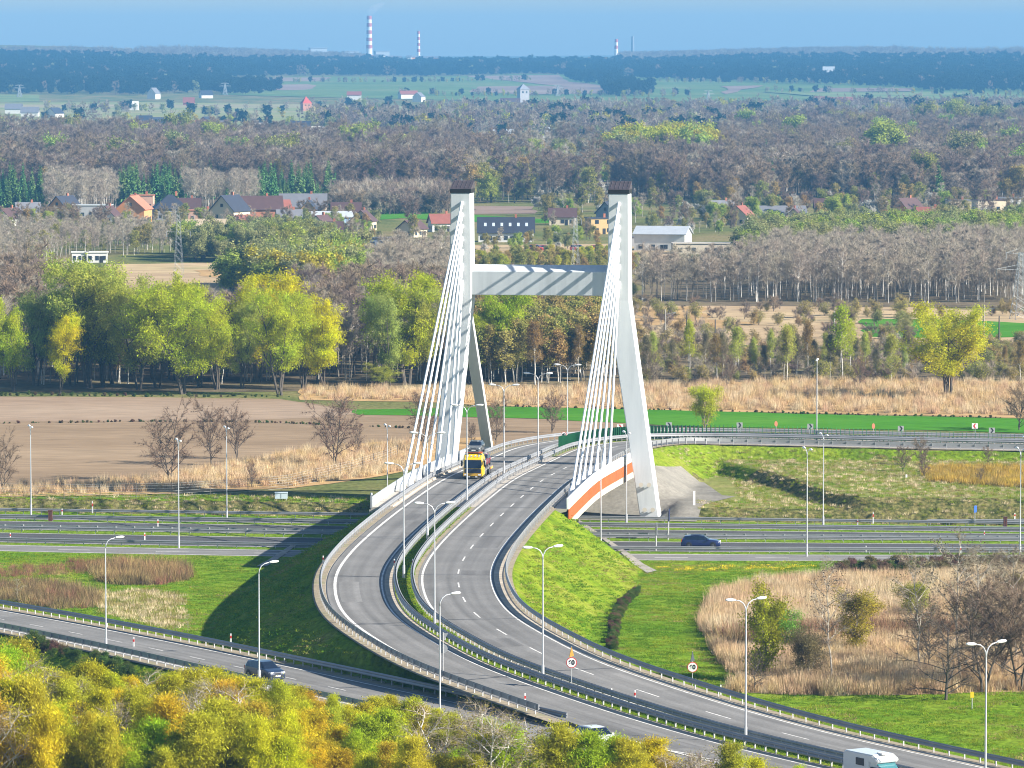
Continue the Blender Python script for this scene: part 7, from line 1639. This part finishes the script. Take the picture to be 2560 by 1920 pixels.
# far village
for px, py, W, Hw, Rh, rot, wc, rc, lab in [
        (312, 274, 22, 5, 6, 0, GRY, RDK, 'dark roofed far house left of the red block'), (342, 276, 18, 5, 5, 30, WHT, RDK, 'dark roofed far house with white gable'), (368, 277, 18, 5, 5, 60, WHT, RDK, 'far house with steep black roof left of the red block'),
        (426, 282, 24, 9, 0.4, 0, ORD, ORD, 'red orange block house in the far village'), (446, 280, 22, 7, 5, 70, ORD, RDK, 'red gable with black roof behind the red block'), (332, 300, 10, 8, 0.4, 0, ORG, ORG, 'narrow orange block before the far houses'), (350, 296, 18, 4, 6, 0, GRY, RGR, 'far grey blue roofed house beside the orange block'),
        (476, 284, 20, 4, 6, 0, GRY, RGR, 'far grey roofed house right of the red block'), (560, 284, 22, 8, 0.4, 0, WHT, RGR, 'white cubic far house on the pasture edge'), (650, 285, 26, 4, 6, 0, (0.2, .2, .2), RDK, 'far house with wide black roof'), (690, 290, 20, 4, 3, 0, CRM, (0.5, .46, .38), 'far beige low house near the pasture'),
        (65, 252, 30, 5, 6, 0, WHT, RGR, 'far grey roofed white house near the left edge'), (118, 254, 26, 5, 6, 60, WHT, RDK, 'far white house with dark gable at left'), (332, 214, 26, 8, 8, 70, WHT, RGR, 'white gable house on the far green slope'), (445, 212, 26, 5, 6, 20, WHT, RDK, 'far white house with dark roof below the blue forest'), (408, 228, 22, 4, 7, 0, RRD, RRD, 'small red roof in the far trees'),
        (283, 238, 28, 7, 4, 0, WHT, WHT, 'pale far building between trees at left'), (765, 216, 30, 7, 5, 0, WHT, RRD, 'white far house with reddish roof'), (882, 214, 40, 7, 5, 20, WHT, RRD, 'cluster house with orange roof left of the grey tower'), (905, 220, 24, 7, 6, 70, WHT, RGR, 'white gable next to the orange roofed far house'), (1086, 300, 26, 4, 4, 0, WHT, RBL, 'white hall with pale roof beyond the brown forest'), (1188, 298, 22, 5, 4, 10, WHT, RBL, 'white far hall with shallow gable above the crossbeam'),
        (1102, 228, 40, 5, 5, 0, (0.55, .5, .45), RBR, 'long far house under the grey tower'), (1775, 230, 26, 9, 4, 0, (0.75, .7, .62), RRD, 'bright far house in the right village'), (1800, 228, 28, 6, 5, 0, CRM, RRD, 'far house with red roof in the right village'), (1826, 227, 30, 5, 6, 20, ORD, RRD, 'red far house in the right village'), (1872, 229, 22, 6, 5, 0, WHT, RBR, 'small white far house at the end of the right village'), (1265, 352, 18, 3.5, 4, 0, ORD, RRD, 'tiny red roofed house by the dark grove'), (30, 246, 30, 6, 6, 0, WHT, RGR, 'pale far house at the left edge'), (905, 190 - 38, 60, 8, 6, 0, WHT, RBL, 'long pale building in front of the hill forest'), (2110, 246, 18, 7, 5, 0, YEL, RRD, 'tiny orange house at the right edge of the far fields'), (1790, 174, 30, 10, 14, 0, WHT, RBL, 'pale triangular roof at the edge of the hill forest')]:
    H_(px, py, W * 0.6, 12, Hw * 0.85, Rh * 0.8, rot, wc, rc, lab, 'flat' if Rh < 1 else 'gable', 0, 0, False, far=True, name='far_house')
# towers
def tower(px, py, ptop, W, wc, rc, spire, label, name):
    x, y, z = at_px(px, py); H = htop(x, y, ptop); root = thing(name, label, 'tower', (x, y, z), R(20))
    hb = H * (1 - spire); mb = MB(); mb.box((0, 0, hb / 2), (W, W, hb)); mb.box((0, 0, hb + 0.2), (W * 1.12, W * 1.12, 0.5)); mb.build('tower_body', hmat(wc), root)
    mb = MB(); mb.add([(-W * .56, -W * .56, hb + 0.46), (W * .56, -W * .56, hb + 0.46), (W * .56, W * .56, hb + 0.46), (-W * .56, W * .56, hb + 0.46), (0, 0, H)], [(0, 1, 4), (1, 2, 4), (2, 3, 4), (3, 0, 4), (3, 2, 1, 0)]); mb.build('spire', hmat(rc), root)
    for s in (-0.2, 0.2):
        mb = MB(); mb.box((s * W, -W / 2 - 0.05, hb * 0.8), (W * 0.16, 0.12, hb * 0.14)); mb.build('window', M_win, root)
tower(661, 240, 208, 9, (0.45, 0.20, 0.13), (0.42, 0.06, 0.04), 0.5, 'red spired brick tower in the far village', 'brick_tower')
tower(1130, 222, 181, 11, (0.34, 0.34, 0.36), (0.22, 0.23, 0.26), 0.3, 'grey church tower between the pylons in the far distance', 'church_tower')
# chimneys beyond the hill
def chimney(nx, ntop, y, r, label, bands, dark=False):
    x = (nx - CX) / F * y; z0 = g1(x, y); zt = HC - (ntop - HOR) * y / F; root = thing('factory_chimney', label, 'chimney', (x, y, z0), 0, 'factory chimneys on the horizon')
    H = zt - z0; mb = MB(); mb.tube([(0, 0, 0), (0, 0, H)], [r * 1.25, r * 0.9], 20); s = mb.build('shaft', mat('chimney_grey', (0.20, 0.22, 0.25)) if dark else M_signw, root)
    for k in range(bands):
        a = H * (1 - (2 * k + 1) / (2 * bands + 2.0)); b = H * (1 - (2 * k) / (2 * bands + 2.0)); f = lambda q: r * (1.25 - 0.35 * q / H) + 0.15
        mb = MB(); mb.tube([(0, 0, a), (0, 0, b + (0.2 if k == 0 else 0))], [f(a), f(b)], 20); mb.build('red_band', mat('chimney_red', (0.42, 0.09, 0.07)), s)
chimney(924, 40, 10400, 5.6, 'tallest red and white banded chimney with a puff of smoke', 5)
chimney(1047, 78, 10400, 3.0, 'smaller red and white banded chimney right of the tallest', 4)
chimney(1540, 98, 10300, 3.6, 'grey brown chimney above the right hill forest', 2, False)
chimney(1581, 91, 10300, 3.0, 'dark grey chimney right of the banded one on the right', 0, True)
for nx, top, W, H, lab in ((796, 121, 36, 20, 'pale blue cooling block left of the tallest chimney'), (878, 129, 30, 16, 'pale blue boiler house beside the tallest chimney'), (955, 129, 30, 16, 'pale block right of the tallest chimney')):
    y = 10350; x = (nx - CX) / F * y; zt = HC - (top - HOR) * y / F; z0 = g1(x, y); root = thing('boiler_house', lab, 'building', (x, y, z0), R(12), 'plant buildings on the horizon')
    mb = MB(); mb.box((0, 0, (zt - z0) / 2), (W, 24, zt - z0)); mb.build('wall', hmat((0.40, 0.44, 0.48)), root); mb = MB(); mb.box((0, 0, zt - z0 + 0.8), (W + 2, 26, 1.6)); mb.build('roof', hmat((0.33, 0.36, 0.40)), root)
rk = random.Random(3)
for k in range(16):
    nx = 860 + 240 * (k + rk.random()) / 16; y = 10050 + rk.uniform(-60, 60); x = (nx - CX) / F * y; zt = HC - (139 + rk.uniform(0, 8) - HOR) * y / F; z0 = g1(x, y)
    root = thing('hilltop_block', 'small bright building below the banded chimneys on the hilltop', 'building', (x, y, z0), R(rk.uniform(-30, 30)), 'small bright buildings on the hilltop')
    wd = rk.uniform(10, 22); h = max(6, zt - z0); mb = MB(); mb.box((0, 0, h / 2), (wd, 10, h)); mb.build('wall', hmat(rk.choice([WHT, CRM, ORG, WHT])), root); mb = MB(); mb.prism([(-6, h), (6, h), (0, h + 3.5)], 'x', -wd / 2, wd / 2); mb.build('roof', hmat(rk.choice([RRD, RGR])), root)
# smoke
x = (926 - CX) / F * 10400; sm = MB(); rings = []
for k, (dx, z, r) in enumerate(((0, 141, 4), (3, 146, 9), (7, 153, 13), (13, 160, 15), (22, 166, 11), (28, 170, 3))):
    rings.append([(x + dx + r * math.cos(a), 10400 + r * math.sin(a), z) for a in [2 * math.pi * q / 14 for q in range(14)]])
sm.loft(rings); m, t, b = new_mat('smoke_puff')
for n in list(t.nodes): t.nodes.remove(n)
pv = t.nodes.new('ShaderNodeVolumePrincipled'); ou = t.nodes.new('ShaderNodeOutputMaterial'); pv.inputs['Color'].default_value = (0.95, 0.95, 0.95, 1); pv.inputs['Density'].default_value = 0.012; t.links.new(pv.outputs[0], ou.inputs['Volume'])
tag(sm.build('smoke', m), 'faint white smoke drifting from the tallest chimney', 'smoke', None, 'stuff')
# lattice power pylons and poles
M_lat = mat('lattice_steel', (0.30, 0.32, 0.33), rough=0.6, metal=0.4)
def lattice(px, py, ptop, label, base=3.2, arms=((0.97, 3.6), (0.70, 5.2)), th=0.10):
    x, y, z = at_px(px, py); H = htop(x, y, ptop); root = thing('power_pylon', label, 'power pylon', (x, y, z), R(15), 'lattice power pylons'); mb = MB()
    wz = lambda t: base * (1 - t) ** 1.1 * 0.5 + 0.35
    L = [0, .12, .24, .36, .48, .58, .68, .77, .86, .94, 1.0]
    for sx in (-1, 1):
        for sy in (-1, 1): mb.tube([(sx * wz(t), sy * wz(t), H * t) for t in L], th, 4)
    for a, b in zip(L[:-1], L[1:]):
        for sx, sy, tx, ty in ((-1, -1, 1, -1), (1, -1, 1, 1), (1, 1, -1, 1), (-1, 1, -1, -1)):
            mb.tube([(sx * wz(a), sy * wz(a), H * a), (tx * wz(b), ty * wz(b), H * b)], th * 0.6, 3); mb.tube([(tx * wz(a), ty * wz(a), H * a), (sx * wz(b), sy * wz(b), H * b)], th * 0.6, 3)
    mb.build('lattice_mast', M_lat, root)
    for t, l in arms:
        for s in (-1, 1):
            mb = MB(); w = wz(t); mb.tube([(s * w, 0, H * t), (s * l, 0, H * t + 0.25)], th * 0.8, 3); mb.tube([(s * w, 0, H * t + 1.1), (s * l, 0, H * t + 0.25)], th * 0.8, 3); mb.tube([(s * l, 0, H * t + 0.2), (s * l, 0, H * t - 1.2)], 0.07, 4); mb.build('cross_arm', M_lat, root)
lattice(386, 600, 463, 'lattice power pylon before the village at left', 1.7, ((0.97, 4.2), (0.72, 3.2)), 0.022)
lattice(2204, 690, 545, 'lattice power pylon at the right edge', 3.0, ((0.98, 3.4), (0.74, 5.6)), 0.06)
lattice(1243, 600, 470, 'thin lattice pylon behind the crossbeam', 1.4, ((0.96, 1.6),), 0.035)
for px, py, pt in ((42, 210, 184), (486, 205, 180), (688, 258, 232), (1530, 226, 196), (1205, 208, 184)):
    x, y, z = at_px(px, py); lattice(px, py, pt, 'far thin power pylon %s' % {42: 'before the left blue forest', 486: 'at the end of the left forest', 688: 'right of the red spired tower', 1530: 'above the right village', 1205: 'right of the grey tower'}[px], 5, ((0.97, 5), (0.75, 7)), 0.22)
def rail_pole(px, py, pt, label, dark=False, arm=True):
    x, y, z = at_px(px, py); H = htop(x, y, pt); root = thing('line_pole', label, 'pole', (x, y, z), R(rnd.uniform(-10, 10)), 'poles along the railway line')
    mb = MB(); mb.tube([(0, 0, 0), (0, 0, H)], [0.17, 0.12], 8); mb.build('pole', M_barkd if dark else M_concrete, root)
    if arm: mb = MB(); mb.tube([(0, 0, H * 0.86), (2.2, 0, H * 0.92)], 0.05, 5); mb.tube([(0, 0, H * 0.74), (2.2, 0, H * 0.92)], 0.04, 5); mb.build('cantilever', M_lat, root)
for a in ((1437, 748, 668, 'pale pole nearest the right pylon on the railway'), (1483, 752, 680, 'dark wooden pole second from the right pylon', True, False), (1545, 748, 690, 'thin dark pole third from the right pylon', True, False), (1802, 750, 672, 'pale pole behind the slim far lamp'), (2125, 745, 658, 'pale concrete pole above the round yellow willow'), (2158, 752, 682, 'dark wooden pole right of the concrete one', True, False)): rail_pole(*a)
# parked cars and lorries in the yards
for px, py, c, L, H, lab in ((1158, 542, (0.5, 0.05, 0.05), 5.0, 1.9, 'red van parked left of the darker red one in the yard'), (1178, 540, (0.35, 0.03, 0.04), 4.6, 1.5, 'dark red car in the yard below the long white house'), (1250, 542, (0.5, 0.10, 0.10), 5.0, 1.9, 'faded red van near the right pylon'), (1290, 540, (0.55, 0.04, 0.04), 4.6, 1.5, 'red car beside the right pylon'), (1395, 538, (0.55, 0.05, 0.04), 4.4, 1.5, 'red car before the white hall'), (1448, 541, (0.5, 0.06, 0.05), 4.6, 1.6, 'red car at the right corner of the white hall'),
                              (835, 538, WHT, 6.0, 2.6, 'white delivery van by the dark shed'), (860, 541, (0.2, 0.3, 0.45), 4.6, 1.5, 'blue car parked beside the white van'), (745, 530, (0.55, .2, .05), 4.5, 1.5, 'orange car parked below the brown roofed house'), (770, 538, WHT, 4.5, 1.5, 'white car parked near the orange one')):
    x, y, z = at_px(px, py); car('parked_car', lab, 'car', x, y, z, R(rnd.uniform(-25, 25)), L, 1.9, H, car_paint('yard_%d' % px, c), 'mpv', 'cars parked in the yards')
# ================================================================== haze
m, t, b = new_mat('haze_air')
for n in list(t.nodes): t.nodes.remove(n)
pv = t.nodes.new('ShaderNodeVolumePrincipled'); ou = t.nodes.new('ShaderNodeOutputMaterial')
pv.inputs['Color'].default_value = (0.15, 0.44, 0.80, 1); pv.inputs['Density'].default_value = 0.0001; pv.inputs['Anisotropy'].default_value = 0.0
t.links.new(pv.outputs[0], ou.inputs['Volume'])
mb = MB(); mb.box((0, 7400, 88), (14000, 17200, 198)); hz = mb.build('haze', m)
m.cycles.homogeneous_volume = True; m.cycles.volume_sampling = 'DISTANCE'
tag(hz, 'pale blue spring haze lying over the whole valley', 'haze', None, 'stuff')
